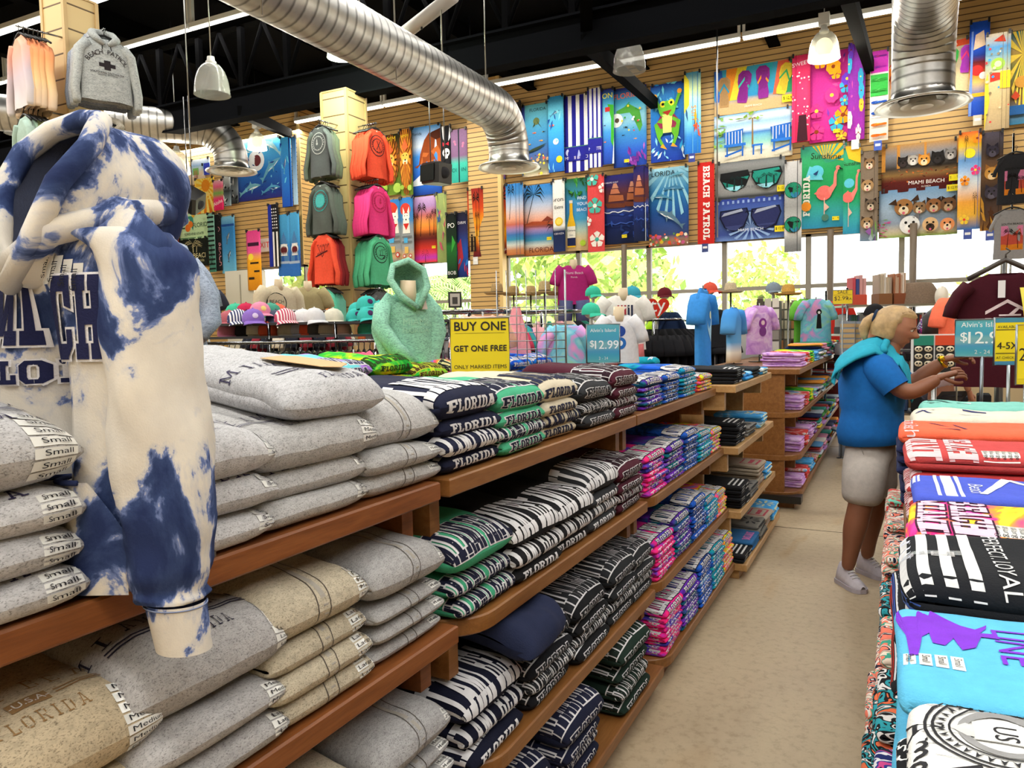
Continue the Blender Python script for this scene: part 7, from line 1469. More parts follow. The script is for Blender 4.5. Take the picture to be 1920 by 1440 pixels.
loose(1200, 690, 1.157, .34, .34, .10, .15, 'folded_tee', 'turquoise tee with white tags on the tie-dye display top', 't-shirt', col='12a0b8', pr=('MIAMI', .04, 'd8e0f0'))
loose(395, 790, 1.157, .3, .22, .06, .4, 'folded_hoodie', 'small tie-dye hoodie lying behind the fleece stacks', 'hoodie', col='d8d4d0')
p = on(400, 790, 2, 1.21); b = MB().mat('cloth', '2a3558')
for k in range(4): b.tube([p + Vector((.03 * math.cos(t + k) * (1 + .3 * k), .06 * math.sin(t * 1.3 + k), .03 * math.sin(t * 2) + .02)) for t in [q * .5 for q in range(8)]], .009, 8)
tag(b.build('drawcord'), 'knotted navy drawcord lying behind the fleece stacks', 'cord')
# wooden block stand
p = on(1430, 678, 2, 1.17)
# ================================================================== signs, mannequins, racks in the middle of the shop
def face_cam(p, extra=0.0): return math.atan2(-p.y, -p.x) + PI / 2 + extra
def sign(p, w_, h_, shapes, bgc, label, ztable, frame='a8acb0', extra=0.0, bg=None, post=True, name='price_sign', rim=.008):
 """upright framed sign: p = centre of the panel"""
 root = tag(empty(name, (p.x, p.y, ztable)), label, 'sign'); root.rotation_euler.z = face_cam(p, extra); zc = p.z - ztable
 b = MB().mat('paint'); f = bgfn(bg) if bg else (lambda y: hx(bgc))
 b.smooth = False
 b.box((-w_ / 2, -.001, zc - h_ / 2), (w_ / 2, .004, zc + h_ / 2), bgc)
 fn = lambda x, y, d: ((x - .5) * w_, -.001 - d, zc - h_ / 2 + y * h_)
 if bg:
  ys = [i / 10 for i in range(11)]; b.grid(lambda x, y: fn(x, y, .0004), [0, 1], ys, cfn=lambda x, y: f(y))
 paint(b, fn, w_, h_, shapes, .00025, .0008); b.build('panel', root)
 b = MB().mat('metal', frame); x0, x1, z0, z1 = -w_ / 2, w_ / 2, zc - h_ / 2, zc + h_ / 2
 b.tube([(x0, 0, z0), (x1, 0, z0), (x1, 0, z1), (x0, 0, z1)], rim * .6, 8, closed=True); b.build('frame', root)
 if post and z0 > .02:
  b = MB().mat('metal', frame); b.cyl((0, .002, .003), (0, .002, z0), .008, n=8); b.cyl((0, 0, 0), (0, 0, .006), .05, n=18); b.build('post', root)
 return root
BLK = '1d1d1b'
sign(depth(900, 650, 3.3), .256, .25, [('t', 'BUY ONE', .5, .78, .21, 0, BLK), ('t', 'BUY ONE', .508, .78, .21, 0, BLK), ('r', .08, .735, .92, .74, BLK), ('t', 'GET ONE FREE', .5, .42, .138, 0, BLK), ('t', 'GET ONE FREE', .506, .42, .138, 0, BLK), ('t', 'GET ONE FREE', .503, .428, .138, 0, BLK), ('t', 'ONLY MARKED ITEMS', .5, .12, .092, 0, BLK), ('t', 'BUY ONE', .504, .788, .21, 0, BLK)], 'e8d81c', 'yellow BUY ONE GET ONE FREE sign on the display top', 1.157, 'b8b8ac')
AQ = [(0, '5fa8b0'), (.15, '2f98b0'), (.3, '3f8fb8'), (.45, '7fb0b0'), (.6, '3f9ab8'), (.8, '3fa0b8'), (1, '5fb0bc')]
PR = [('t', "Alvin's Island", .5, .80, .15, 0, 'dfe8ea'), ('t', '$', .16, .42, .28, 0, 'e4eef0'), ('t', '12.99', .57, .36, .36, 0, 'e4eef0'), ('t', '12.99', .578, .36, .36, 0, 'e4eef0'), ('t', '2 - 24', .5, .08, .12, 0, 'c8d8da')]
sign(depth(1131, 644, 4.25), .187, .215, PR, '3f98b8', 'aqua $12.99 price sign on the tie-dye display top', 1.157, '7a8088', .15, AQ)
sign(depth(1842, 634, 3.75), .235, .185, PR, '3f98b8', 'aqua $12.99 price sign on the right table', .928, '7a8088', .05, AQ)
sign(depth(1893, 640, 3.45), .135, .215, [('r', 0, .9, 1, 1, '3f88a8'), ('r', 0, 0, 1, .08, '3f88b8'), ('t', 'AVAILABLE IN', .5, .78, .13, 0, BLK), ('r', .05, .74, .95, .755, BLK), ('t', '4-5XL', .5, .34, .33, 0, BLK), ('t', '4-5XL', .51, .34, .33, 0, BLK), ('r', .05, .24, .95, .255, BLK), ('t', 'AT CHECK OUT', .5, .13, .12, 0, BLK)], 'e8d41c', 'yellow 4-5XL sign angled beside the right price sign', .928, '9aa0a4', .5)
sign(depth(1925, 665, 3.3), .10, .26, [('r', .06, .1, .94, .9, 'e8d41c'), ('t', '2', .3, .4, .8, 0, BLK)], 'd8c41a', 'yellow sign cut by the right picture edge', .928, '9aa0a4', .7)
sign(depth(1580, 557, 8.6), .205, .16, [('t', 'SALE', .5, .74, .26, 0, BLK), ('t', '$2.99', .42, .28, .32, 0, BLK), ('t', '/EA', .82, .28, .2, 0, BLK), ('r', .05, .64, .95, .66, '6a5a14')], 'e8cc1a', 'small yellow SALE $2.99 sign above the shopper', 0, '9aa0a4')
# -- mannequin with shirt
SKINM = 'd8c4a4'
def mannequin(p, zt, shirt, body_col, label, rz, art=None, mat=None, head=False, stand=True, shorts=None, neckc=SKINM, hood=False, cat='mannequin', collar=.0, sc=1.0, zbase=None):
 """torso form wearing a garment; p = point at the collar"""
 zb = zt; root = tag(empty('mannequin', (p.x, p.y, zb)), label, cat); root.rotation_euler.z = rz; zc = p.z - zb
 b = MB().mat('plastic', neckc); d = shirt.d
 b.tube([(0, 0, zc - .06), (0, .0, zc + .0), (0, -.005, zc + .07)], [.06 * sc, .05 * sc, .046 * sc], 16)
 if head: b.ball((0, -.015, zc + .17 * sc), (.07 * sc, .09 * sc, .115 * sc), 16, 12)
 b.build('form', root)
 g = MB().mat(mat or 'body'); g.T = Matrix.Translation((0, 0, zc)); shirt.body(g)
 if hood: shirt.hood(g)
 if art: art(shirt, g)
 o = g.build('shirt', root)
 if body_col: o.color = (*hx(body_col), 1)
 zl = zc - shirt.h
 if shorts:
  b = MB().mat(shorts[0], shorts[1]); w_ = shirt.w * .5
  for sg in (-1, 1): b.tube([(sg * w_ * .45, 0, zl + .05), (sg * w_ * .5, 0, zl - .08), (sg * w_ * .55, 0, max(.0, zl - .22))], [(w_ * .62, d * 1.0), (w_ * .55, d * .95), (w_ * .55, d * .9)], 14)
  b.build('shorts', root)
 if stand and zl > .03:
  b = MB().mat('metal', '9a9a98'); b.cyl((0, 0, 0), (0, 0, zl + .1), .012, n=8); b.cyl((0, 0, 0), (0, 0, .012), .12, n=20); b.build('stand', root)
 return root
# mint hoodie figure
p = depth(765, 548, 4.5); rz = face_cam(p, .35)
sh = Shirt(.31, .52, .095, True, .065, 41, .42, .048, .0, .012, .0)
def mint_art(s, b):
 b.tube([(-.17, -.03, -.08), (-.20, -.06, -.2), (-.13, -.12, -.33), (-.03, -.13, -.42)], [(.058, .05), (.06, .05), (.055, .045), (.045, .04)], 12)
 b.tube([(-.15, -.06, -.52), (0, -.105, -.53), (.15, -.06, -.52), (.16, .05, -.52), (0, .1, -.52), (-.16, .05, -.52)], [.022] * 6, 8, closed=True)
 hoodrim = [(.02, -.10, -.10), (-.075, -.09, -.03), (-.125, -.05, .07), (-.10, -.03, .15), (.0, -.02, .185), (.09, -.03, .13), (.10, -.06, .03), (.03, -.10, -.09)]
 b.tube(hoodrim, [.02, .022, .022, .02, .02, .02, .022, .02], 8)
 hr = [Vector(q) for q in hoodrim]; cen = Vector((0, .11, .06))
 b.grid(lambda i, t: hr[i].lerp(cen, t) + Vector((0, .05 * math.sin(t * PI), .035 * math.sin(t * PI) * (hr[i].z > .05))), range(8), [0, .25, .5, .75, 1])
 b.mat('cloth'); s.art(b, [('t', 'MIAMI', .55, .55, .2, 0, 'a8d8c0'), ('t', 'FLORIDA', .55, .35, .14, 0, 'a8d8c0')], -.15, .15, .2, .6)
 b.mat('paint', 'b8a898'); b.add([s.front(x, t, .02) for x, t in ((.05, .05), (.09, .05), (.09, .2), (.05, .2))], [(0, 1, 2, 3)])
mannequin(p, 1.157, sh, '9ad4bc', 'mint hooded sweatshirt figure standing on the rear table', rz, mint_art, 'heather', False, False, ('cloth', 'dcd8cc'))
# grey sleeveless zip hoodie beside the tie-dye hoodie
p = depth(303, 482, 3.7); rz = face_cam(p, .3)
sh = Shirt(.38, .50, .10, False, .085, 44, .3, .05, .02, .008)
def vest_art(s, b):
 b.mat('cloth', '22304f'); pts = [s.front(.0, t, .004) for t in [.08 + .92 * i / 12 for i in range(13)]]; b.tube(pts, .004, 6)
 s.art(b, [('tb', 'MI', .3, .6, .14, 0, '20243a'), ('tb', 'BEACH', .82, .6, .115, 0, '20243a'), ('tb', 'FLO', .3, .5, .06, 0, '20243a'), ('tb', 'RIDA', .78, .5, .06, 0, '20243a')], -.15, .15, .12, .8)
 b.mat('heather'); b.tube([(-.005, -.09, -.11), (-.07, -.075, .0), (-.10, -.0, .04), (-.08, .08, .06), (.08, .08, .06), (.10, .0, .04), (.07, -.075, .0), (.005, -.09, -.11)], [.02, .024, .03, .032, .032, .03, .024, .02], 10)
 for sg in (-1, 1): b.tube([(sg * .15, 0, -.07), (sg * .20, -.02, -.2), (sg * .205, -.05, -.31), (sg * .12, -.10, -.39)], [(.055, .055), (.06, .06), (.055, .055), (.04, .045)], 12)
 b.mat('cloth', '3a4258')
 for sg in (-1, 1): b.tube([(sg * .135, -.05, -.05), (sg * .165, -.02, -.12), (sg * .15, .0, -.2)], .004, 6)
mannequin(p, 1.157, sh, 'a4b0c4', 'light blue-grey zip hoodie figure lettered Miami Beach, right of the tie-dye hoodie', rz, vest_art, 'heather', False, True, None, 'd8ccb4')
def print_art(col, lines, x0=-.14, x1=.14): return lambda s, b: s.art(b, [('t', t_, .5, y, sz, 0, col) for t_, y, sz in lines], x0, x1, .12, .6)
def tee_fig(px, py, D, h, col, lab, extra=0.0, art=None, long=False, zt=0.0, mat=None, w_=.46, neckc=SKINM, shorts=None, head=False, d=.1, stand=True):
 p = depth(px, py, D); return mannequin(p, zt, Shirt(w_, h, d, long, .075, px, .55, .075, 0, .01, .04), col, lab, face_cam(p, extra), art, mat, head, stand, shorts, neckc)
tee_fig(1075, 497, 9.6, .50, 'b02a78', 'magenta Miami Beach tee figure standing high before the window', .1, print_art('e8c8dc', [('Miami Beach', .75, .17), ('Florida', .55, .11)]), w_=.42, shorts=('pat_navy', None) if False else ('cloth', '5a5f8c'))
tee_fig(1168, 553, 7.6, .55, 'e4e0da', 'white flag-print tee figure behind the small aqua price sign', .1, lambda s, b: s.art(b, [('r', .2 + .12 * k, .3, .27 + .12 * k, .8, 'b03a44' if k < 3 else '2a2f4a') for k in range(5)], -.12, .16, .1, .55), shorts=('cloth', 'c86a6a'))
tee_fig(1160, 590, 6.6, .42, 'dcdce0', 'white kids tee figure with blue mascot print below the flag tee', .15, lambda s, b: s.art(b, [('e', .5, .65, .2, '2a4a9a'), ('e', .5, .3, .22, '2a6ab8'), ('e', .5, .3, .1, 'e8e8e8')], -.12, .12, .1, .8), w_=.36, d=.08)
tee_fig(522, 535, 8.5, .55, 'cdbfa4', 'cream tee figure with round beach print behind the caps', .6, lambda s, b: s.art(b, [('e', .3, .5, .3, '2a2a2a'), ('e', .3, .5, .27, 'cdbfa4'), ('t', 'BEACH', .3, .5, .14, 0, '2a2a2a')], -.2, .2, .05, .7), w_=.5, long=True)
tee_fig(577, 538, 9.0, .5, 'a89a72', 'khaki tee figure standing behind the white caps', .1, w_=.42)
tee_fig(388, 545, 9.5, .4, '2a2c3a', 'navy tank-top torso figure at the far left window', .1, w_=.34, neckc='e0d0ac')
tee_fig(1765, 585, 8.4, .42, None, 'white mannequin with swim cap and violet floral swimsuit', .1, None, False, 0, 'pat_navy', .30, 'ece4d4', None, True, .1)
# maroon tee on its hanger at right
p = depth(1885, 512, 4.9); s = Shirt(.56, .74, .06, False, .09, 77, .3, .10, .0, .014); b = MB().mat('body'); s.body(b)
s.art(b, [('p', [(.1, .78), (.5, .98), (.9, .78), (.9, .72), (.5, .92), (.1, .72)], 'd8c8cc'), ('r', .1, .56, .9, .66, 'd8c8cc'), ('p', [(.5, .7), (.6, .7), (.75, .84), (.65, .82)], 'd8c8cc'), ('r', .35, .69, .75, .72, 'd8c8cc'), ('t', 'MIAMI BEACH', .5, .585, .09, 0, '4a1420'), ('tb', 'MIAMI', .5, .2, .26, 0, 'e8dcdc'), ('t', 'FLORIDA', .5, .05, .14, 0, 'e8dcdc')], -.14, .16, .22, .72)
root = tag(empty('tee_display', (p.x, p.y, .928)), 'maroon Miami tee on a dark hanger above the right table', 'shirt'); root.rotation_euler.z = face_cam(p, .1)
g = b; o = g.build('shirt', root); o.color = (*hx('3f0f1c'), 1); o.location.z = p.z - .928
b = MB().mat('plastic', '3a332e'); b.T = Matrix.Translation((0, 0, p.z - .928)); b.tube([(-.21, 0, -.03), (-.1, 0, .03), (-.03, 0, .07), (0, 0, .085), (.03, 0, .07), (.1, 0, .03), (.21, 0, -.03)], .017, 10); b.tube([(0, 0, .085), (0, 0, .12), (.025, 0, .14), (0, 0, .16)], .006, 8); b.build('hanger', root)
b = MB().mat('metal', '9a9a98'); b.cyl((0, .08, 0), (0, .08, p.z - .928 + .09), .012, n=8); b.cyl((0, .08, 0), (0, .08, .01), .1, n=18); b.tube([(0, .08, p.z - .928 + .09), (0, 0, p.z - .928 + .1)], .008, 8); b.build('stand', root)
b = MB().mat('paint', 'dcdce0'); b.T = Matrix.Translation((0, 0, p.z - .928)); b.box((-.045, -.075, -.16), (-.005, -.072, -.05)); b.build('price_tag', root)
b = MB().mat('paint', 'e4d84a'); b.T = Matrix.Translation((0, 0, p.z - .928)); b.grid(lambda u, v: (.07 + .1 * u + .03 * v, -.09 - .04 * math.sin(v * 2.5), -.10 - .26 * v), [0, .5, 1], [i / 8 for i in range(9)])
for k in range(4): b.box((.095, -.126, -.17 - .02 * k), (.15, -.124, -.178 - .02 * k), '4a4414')
b.build('yellow_card', root)
# -- tees hung edge-on from table stands
def hung_tee(px, py, D, h, lab, rz, zt, col=None, mat=None, w_=.42, d=.05, cat='shirt', long=False, art=None, slv=.4):
 p = depth(px, py, D); root = tag(empty('hung_tee', (p.x, p.y, zt)), lab, cat); root.rotation_euler.z = rz
 s = Shirt(w_, h, d, long, .07, px, slv, .07, 0, .014); b = MB().mat(mat or 'body'); s.body(b)
 if art: art(s, b)
 o = b.build('shirt', root); o.location.z = p.z - zt
 if col: o.color = (*hx(col), 1)
 b = MB().mat('metal', '8f8f8d'); b.cyl((0, .0, 0), (0, .0, p.z - zt + .02), .007, n=8); b.box((-.09, -.06, 0), (.09, .06, .008)); b.build('stand', root)
 return root
BL = '3a8ad8'
hung_tee(1318, 540, 5.7, .68, 'tall bright blue tee hung edge-on at the display end', face_cam(depth(1318, 540, 5.7), 1.3), 1.172, BL, None, .33, .05, art=lambda s, b: s.art(b, [('p', [(.2, .9), (.6, 1), (.7, .5), (.5, .0), (.2, .3)], 'a8d4f0'), ('e', .45, .6, .1, 'd8e8d0')], -.1, .2, .1, .6))
hung_tee(1376, 576, 7.2, .52, 'blue and sand ombre tee hung at the front of the pastel shelving', face_cam(depth(1376, 576, 7.2), 1.3), 1.167, None, 'ombre_beach', .36, .06)
hung_tee(1424, 572, 7.7, .50, 'lilac tie-dye tee with purple print hung above the pastel shelving', face_cam(depth(1424, 572, 7.7), .8), 1.167, None, 'tie_lilac', .36, .05, art=lambda s, b: s.art(b, [('e', .5, .6, .22, '8a3a9a'), ('e', .5, .3, .2, '7a3a8a'), ('e', .5, .62, .1, 'e8c8d8')], -.12, .12, .15, .7))
hung_tee(1455, 580, 9.6, .46, 'narrow blue ombre tee hung edge-on behind the lilac tee', face_cam(depth(1455, 580, 9.6), 1.2), 1.167, None, 'ombre_beach', .36, .05)
hung_tee(1508, 560, 9.3, .58, 'lime green tee hung behind the pastel tie-dye tee', face_cam(depth(1508, 560, 9.3), .9), 1.167, '7ad04a', None, .36, .06)
hung_tee(1530, 560, 9.1, .52, 'pastel tie-dye tee with black mascot print above the pastel shelving', face_cam(depth(1530, 560, 9.1), .5), 1.167, None, 'tie_pastel', .40, .06, art=lambda s, b: s.art(b, [('e', .5, .7, .16, '1a1a1e'), ('p', [(.4, .6), (.6, .6), (.65, .1), (.35, .1)], '1a1a1e'), ('e', .5, .68, .08, 'f0f0f0')], -.1, .12, .12, .75))
hung_tee(1568, 565, 10.2, .55, 'bright red tee hung left of the shopper', face_cam(depth(1568, 565, 10.2), .6), 1.167, 'e0382e', None, .44, .07)
hung_tee(1797, 555, 6.4, .55, 'coral orange tee hung behind the right price sign', face_cam(depth(1797, 555, 6.4), .9), 0, 'ff7a5a', None, .44, .07)
hung_tee(1240, 585, 8.8, .36, 'neon lime kids tee hung behind the reddish table', face_cam(depth(1240, 585, 8.8), .5), 0, 'b8f02a', None, .26, .05)
hung_tee(1257, 585, 8.7, .38, 'navy kids tee hung right of the lime one', face_cam(depth(1257, 585, 8.7), .4), 0, '1f2f4f', None, .26, .05)
hung_tee(1340, 580, 8.4, .42, 'black kids tee hung behind the tall blue tee', face_cam(depth(1340, 580, 8.4), .4), 0, '24262a', None, .30, .05)
hung_tee(1060, 608, 5.8, .42, 'pastel tie-dye tee hung behind the wire grid', face_cam(depth(1060, 608, 5.8), .25), 1.157, None, 'tie_pastel', .34, .06)
hung_tee(663, 660, 5.9, .3, 'hot pink tee hanging below the black hangers', face_cam(depth(680, 650, 6.0), .1), 0, 'f06a8a', None, .34, .06)
hung_tee(905, 590, 5.4, .42, 'peach tee laid over the rack above the yellow sign', face_cam(depth(905, 590, 5.4), .2), 1.157, 'f0b8a0', None, .34, .08)
# pink ruffled garment behind the grid
p = depth(968, 590, 5.7); b = MB().mat('cloth', 'e89aa4'); 
b.grid(lambda a, t: (p.x + (.02 + .13 * t * (1 - .2 * t) + .012 * math.sin(9 * a + 8 * t)) * math.cos(a), p.y + (.02 + .10 * t) * math.sin(a), p.z + .06 - .46 * t), [2 * PI * i / 40 for i in range(40)], [i / 16 for i in range(17)], closeu=True)
tag(b.build('ruffled_dress'), 'pink ruffled kids dress hung behind the wire grid', 'dress')
# wire grid panel
a, c = depth(935, 740, 5.3), depth(1060, 575, 5.3); root = tag(empty('wire_grid', (a.x, a.y, 1.157)), 'chrome wire grid panel right of the yellow sign', 'display grid')
b = MB().mat('metal', 'a0a4a8'); dx = Vector((c.x - a.x, c.y - a.y, 0))
for k in range(8):
 q = Vector((0, 0, 0)) + dx * (k / 7); b.cyl(q, q + Vector((0, 0, c.z - .9)), .0035 if k < 7 else .007, n=6)
for k in range(9): b.cyl(Vector((0, 0, (c.z - 1.157) * (1 - k / 9))), dx + Vector((0, 0, (c.z - 1.157) * (1 - k / 9))), .0035, n=6)
b.build('grid_wires', root)
for q in (dx * 0, dx):
 b = MB().mat('metal', '8f9296'); b.box((q.x - .03, q.y - .12, .0), (q.x + .03, q.y + .12, .012)); b.build('foot', root)
# -- caps
def cap_mesh():
 b = MB().mat('body'); n = 20
 b.lathe([(.088, 0), (.09, .02), (.086, .055), (.068, .088), (.038, .108), (.006, .115), (0, .115)], n)
 b.ball((0, 0, .116), .008, 8, 6)
 def bill(u, t): a = -PI / 2 + u * 1.0; r = .086 + .075 * t * math.cos(u * 1.25); return (r * math.cos(a), r * math.sin(a), .012 - .02 * t * t - .018 * abs(u) ** 2 * t)
 us = [-1 + 2 * i / 12 for i in range(13)]; b.grid(bill, us, [0, .33, .66, 1]); b.grid(lambda u, t: tuple(Vector(bill(u, t)) - Vector((0, 0, .004))), us, [0, .5, 1])
 return b.mesh('cap')
CAP = cap_mesh()
capl = MB().mat('body'); 
def cap(px, py, D, col, lab, z=None, rz=0.0, tilt=0.0, mat=None, art=None, sc=1.0, group=None):
 p = depth(px, py, D); 
 if z is not None: p.z = z
 me = CAP
 if art:
  me = CAP.copy()
 o = bpy.data.objects.new('cap', CAP); SC.collection.objects.link(o)
 o.matrix_world = Matrix.Translation(p) @ Matrix.Rotation(face_cam(p, rz), 4, 'Z') @ Matrix.Rotation(tilt, 4, 'X') @ Matrix.Scale(sc, 4)
 o.color = (*hx(col), 1)
 if mat: o.material_slots[0].link = 'OBJECT'; o.material_slots[0].material = M[mat]
 tag(o, lab, 'cap', group)
 if art:
  b = MB().mat('cloth', art); b.lathe([(0, .004), (.022, .003), (.024, 0)], 12, org=(0, -.083, .055), ax=(0, -1, .35)); b.build('front_badge', o)
 return o
def stripe_mat(name, c1, c2, n=90):
 m, nt, b = newmat(name); b.inputs['Roughness'].default_value = .9; v = coords(nt, scale=(1, .4, .3)); w_ = N(nt, 'ShaderNodeTexWave'); w_.inputs['Scale'].default_value = n / 6; nt.links.new(v, w_.inputs['Vector'])
 nt.links.new(ramp(nt, w_.outputs['Fac'], [(.45, c1), (.55, c2)]), b.inputs['Base Color'])
stripe_mat('stripe_navy', '2a3060', 'e0e0e4'); stripe_mat('stripe_pink', 'b83a5a', 'e8d8dc')
DC = 6.4; zs = depth(600, 604, DC).z
CG = 'caps on the black rack shelf'
for px, py, dd, col, lab, rz, mt, art in [(430, 596, .1, 'b0606a', 'dusty red cap at the left end of the cap shelf', .3, None, None), (442, 586, .35, '45b894', 'mint bucket-style cap at the back left of the shelf', .5, None, None), (447, 602, -.1, 'e', 'navy and white pinstripe cap on the shelf', .4, 'stripe_navy', None), (475, 603, -.15, '8a6ac0', 'purple cap with white script in front on the shelf', .35, None, 'd8c8e8'), (488, 590, .15, 'e08aa8', 'pink cap with round badge behind the purple cap', .6, None, 'e8d080'), (508, 584, .4, '4a9a84', 'green mesh cap at the back of the shelf', .5, None, None), (520, 582, .55, 'f06a50', 'coral cap farthest back on the shelf', .4, None, None), (535, 603, -.1, 'e', 'pink pinstripe cap right of the purple cap', .5, 'stripe_pink', None), (568, 597, .1, 'dcdcdc', 'white cap right of the pink pinstripe cap', .6, None, None), (590, 604, -.1, 'd4d4d8', 'pale grey cap lying low beside the white cap', .7, None, None), (625, 596, .1, 'd8d2c0', 'cream cap with bobble on the shelf', .3, None, None), (462, 586, .3, 'c02a50', 'crimson cap peeking between mint and pink caps', .3, None, None), (463, 603, .2, '3a2a4a', 'dark violet cap low at the left of the shelf', .2, None, None), (518, 604, .2, '4a5468', 'slate cap between purple and pink pinstripe caps', .2, None, None)]:
 cap(px, py, DC + dd, col if col != 'e' else 'ffffff', lab, zs + (0.07 if py < 592 else 0) + .004, rz * .6, 0, mt, art)
for px, py, dd, lab, rz, zz in [(668, 603, .2, 'teal cap low at the left of the teal pile', .2, 0), (690, 603, -.05, 'teal cap in front of the teal pile with patch', .3, 0), (688, 585, .05, 'teal cap on top of the teal pile with star patch', .4, .10), (712, 590, .35, 'teal cap at the back of the teal pile', .3, .07), (725, 603, 0, 'teal cap at the right of the teal pile, by the mint figure', .3, 0), (672, 590, .3, 'teal cap at the back left of the teal pile', .1, .06)]:
 cap(px, py, DC + dd, '3fb8b0', lab, zs + zz + .004, rz, -.1, None, '4a2a5a')
z2 = depth(600, 628, DC).z
for k, (px, col) in enumerate([(428, 'c87a9a'), (460, '2a2a34'), (475, 'd8d4cc'), (502, 'e86a54'), (540, 'ccc6bc'), (560, 'b8bcd8'), (572, 'e8644a'), (590, '5a5a5e'), (612, 'c8c4bc'), (640, 'd8b8b0'), (690, '4ac0a8'), (712, '3aa8c8'), (735, 'c88a6a')]):
 cap(px, 626, DC + .1, col, ['dusty pink', 'black lettered', 'white', 'coral', 'stone', 'pale lilac', 'orange-red', 'grey striped', 'beige', 'pale pink', 'mint', 'sky blue', 'tan'][k] + ' cap on the lower cap shelf', z2 + .003, .1, 0)
# rack carrying the caps
a, c = depth(392, 606, DC), depth(845, 606, DC); dx = Vector((c.x - a.x, c.y - a.y, 0)); nrm_ = Vector((dx.y, -dx.x, 0)).normalized()
if nrm_.dot(-a) < 0: nrm_ = -nrm_
root = tag(empty('clothes_rack', (a.x, a.y, 0)), 'long black clothes rack with cap shelves in the middle of the shop', 'rack')
for nm_, z in (('cap_shelf', zs), ('cap_shelf', z2)):
 b = MB().mat('paint', '26272b'); b.smooth = False; P = [-nrm_ * .28, dx - nrm_ * .28, dx + nrm_ * .16, nrm_ * .16]
 b.prism([(q.x, q.y) for q in P][::-1] if True else [], z - .02, z); b.build(nm_, root)
for k in (0, .27, .54, .81, 1):
 b = MB().mat('chrome', '8a8c90'); q = dx * k + nrm_ * .15; b.cyl(q, q + Vector((0, 0, zs)), .012, n=8); b.build('upright', root)
zr_ = depth(600, 640, DC).z
b = MB().mat('chrome', '8a8c90'); b.cyl(nrm_ * .3 + Vector((0, 0, zr_)), dx + nrm_ * .3 + Vector((0, 0, zr_)), .014, n=8); 
for k in (0, .27, .54, .81, 1): b.cyl(dx * k + nrm_ * .15 + Vector((0, 0, zr_ + .02)), dx * k + nrm_ * .3 + Vector((0, 0, zr_)), .01, n=6)
b.build('rail', root)
# garments on hangers along that rail
rnd = random.Random(9); cols = ['2a2c34', '1f2a6a', '8a3a6a', '3a6a5a', 'c8b8a0', '20222a', '5a4a8c', 'd8a040', '2f3a4a', 'b85a5a']
hm = Shirt(.42, .6, .03, False, .07, 91, .3, .06, 0, .012); b = MB().mat('body'); hm.body(b, 8, 6); m_h = b.mesh('hung_garment')
base = a + nrm_ * .3; dl = dx.length; dn = dx.normalized()
for k in range(44):
 q = Vector((base.x, base.y, 0)) + dn * (dl * (.02 + .96 * k / 43)); rz = math.atan2(dn.y, dn.x) + PI / 2 + rnd.uniform(-.1, .1)
 tag(link('clothes_hanger', HANGER, (q.x, q.y, zr_ - .085), rz), 'black hanger on the long rail below the caps', 'hanger', 'black hangers below the caps')
 c_ = rnd.choice(cols); 
 tag(link('hung_garment', m_h, (q.x, q.y, zr_ - .105 - rnd.uniform(0, .03)), rz, c_), 'kids garment hanging on the long rail below the caps', 'garment', 'garments below the caps')
# -- straw hats, sun hats near the window
def hat(px, py, D, r, h, col, lab, brimc=None, mat='straw', zst=0.0):
 p = depth(px, py, D); root = tag(empty('sun_hat', p), lab, 'hat')
 b = MB().mat(mat, col); b.lathe([(r * .48, 0), (r * .46, h * .5), (r * .38, h * .9), (r * .2, h), (0, h * .97)], 20); b.lathe([(r * .48, .002), (r * .8, -.008), (r, .012), (r * .98, .016), (r * .5, .01)], 24, col=brimc or col); b.build('crown', root)
 b = MB().mat('cloth', '4a3826'); b.lathe([(r * .485, .004), (r * .475, h * .22), (r * .45, h * .22)], 20); b.build('band', root)
 b = MB().mat('metal', '8a8a88'); b.cyl((0, 0, -p.z + zst), (0, 0, h * .9), .012, n=8); b.build('stand', root)
 return root
for i, (px, py, D, r, h, c) in enumerate([(932, 551, 9.8, .17, .14, 'b09060'), (963, 553, 10, .16, .12, 'a88a58'), (995, 553, 9.8, .15, .12, 'b89a6a'), (1021, 549, 9.6, .17, .15, 'c0a878'), (1047, 552, 9.9, .16, .12, 'a08050')]):
 hat(px, py, D, r, h, c, ['straw hat with upturned brim at the pilaster', 'wide straw hat second from the pilaster', 'pale straw hat in the middle of the hat row', 'tall sombrero-like straw hat left of the magenta figure', 'straw hat touching the magenta figure'][i])
hat(1370, 548, 9.2, .16, .12, 'd8c8a8', 'cream floppy sun hat before the window')
hat(1478, 552, 8.8, .16, .12, 'd8a850', 'mustard floppy sun hat before the window')
cap(1331, 547, 9.0, 'e8604a', 'red cap on a stand before the window', None, .9); cap(1450, 547, 9.0, '8a98a8', 'grey cap on a stand before the window', None, .4); cap(1246, 556, 9.4, '6a1f2a', 'maroon cap on a white stand above the heart sign', None, .4)
cap(1185, 557, 7.8, '3a9ab0', 'blue cap behind the white flag tee', None, .9); cap(1112, 555, 8.6, '3ab89a', 'green cap right of the magenta figure', None, .7); cap(1108, 590, 7.2, '3fc0a0', 'mint cap hanging on the rack below the magenta figure', None, .9)
for px, py, D in ((1331, 547, 9.0), (1450, 547, 9.0), (1246, 556, 9.4), (1185, 557, 7.8), (1112, 555, 8.6), (1108, 590, 7.2)):
 p = depth(px, py, D); b = MB().mat('paint', 'd8d4cc'); b.cyl((p.x, p.y, 0), (p.x, p.y, p.z + .05), .018, n=8); b.ball((p.x, p.y, p.z + .03), (.07, .07, .07), 12, 8); b.cyl((p.x, p.y, 0), (p.x, p.y, .02), .14, n=16); tag(b.build('hat_stand'), 'pale stand under the %s cap near the windows' % {1331: 'red', 1450: 'grey', 1246: 'maroon', 1185: 'blue', 1112: 'green', 1108: 'mint'}[px], 'stand')
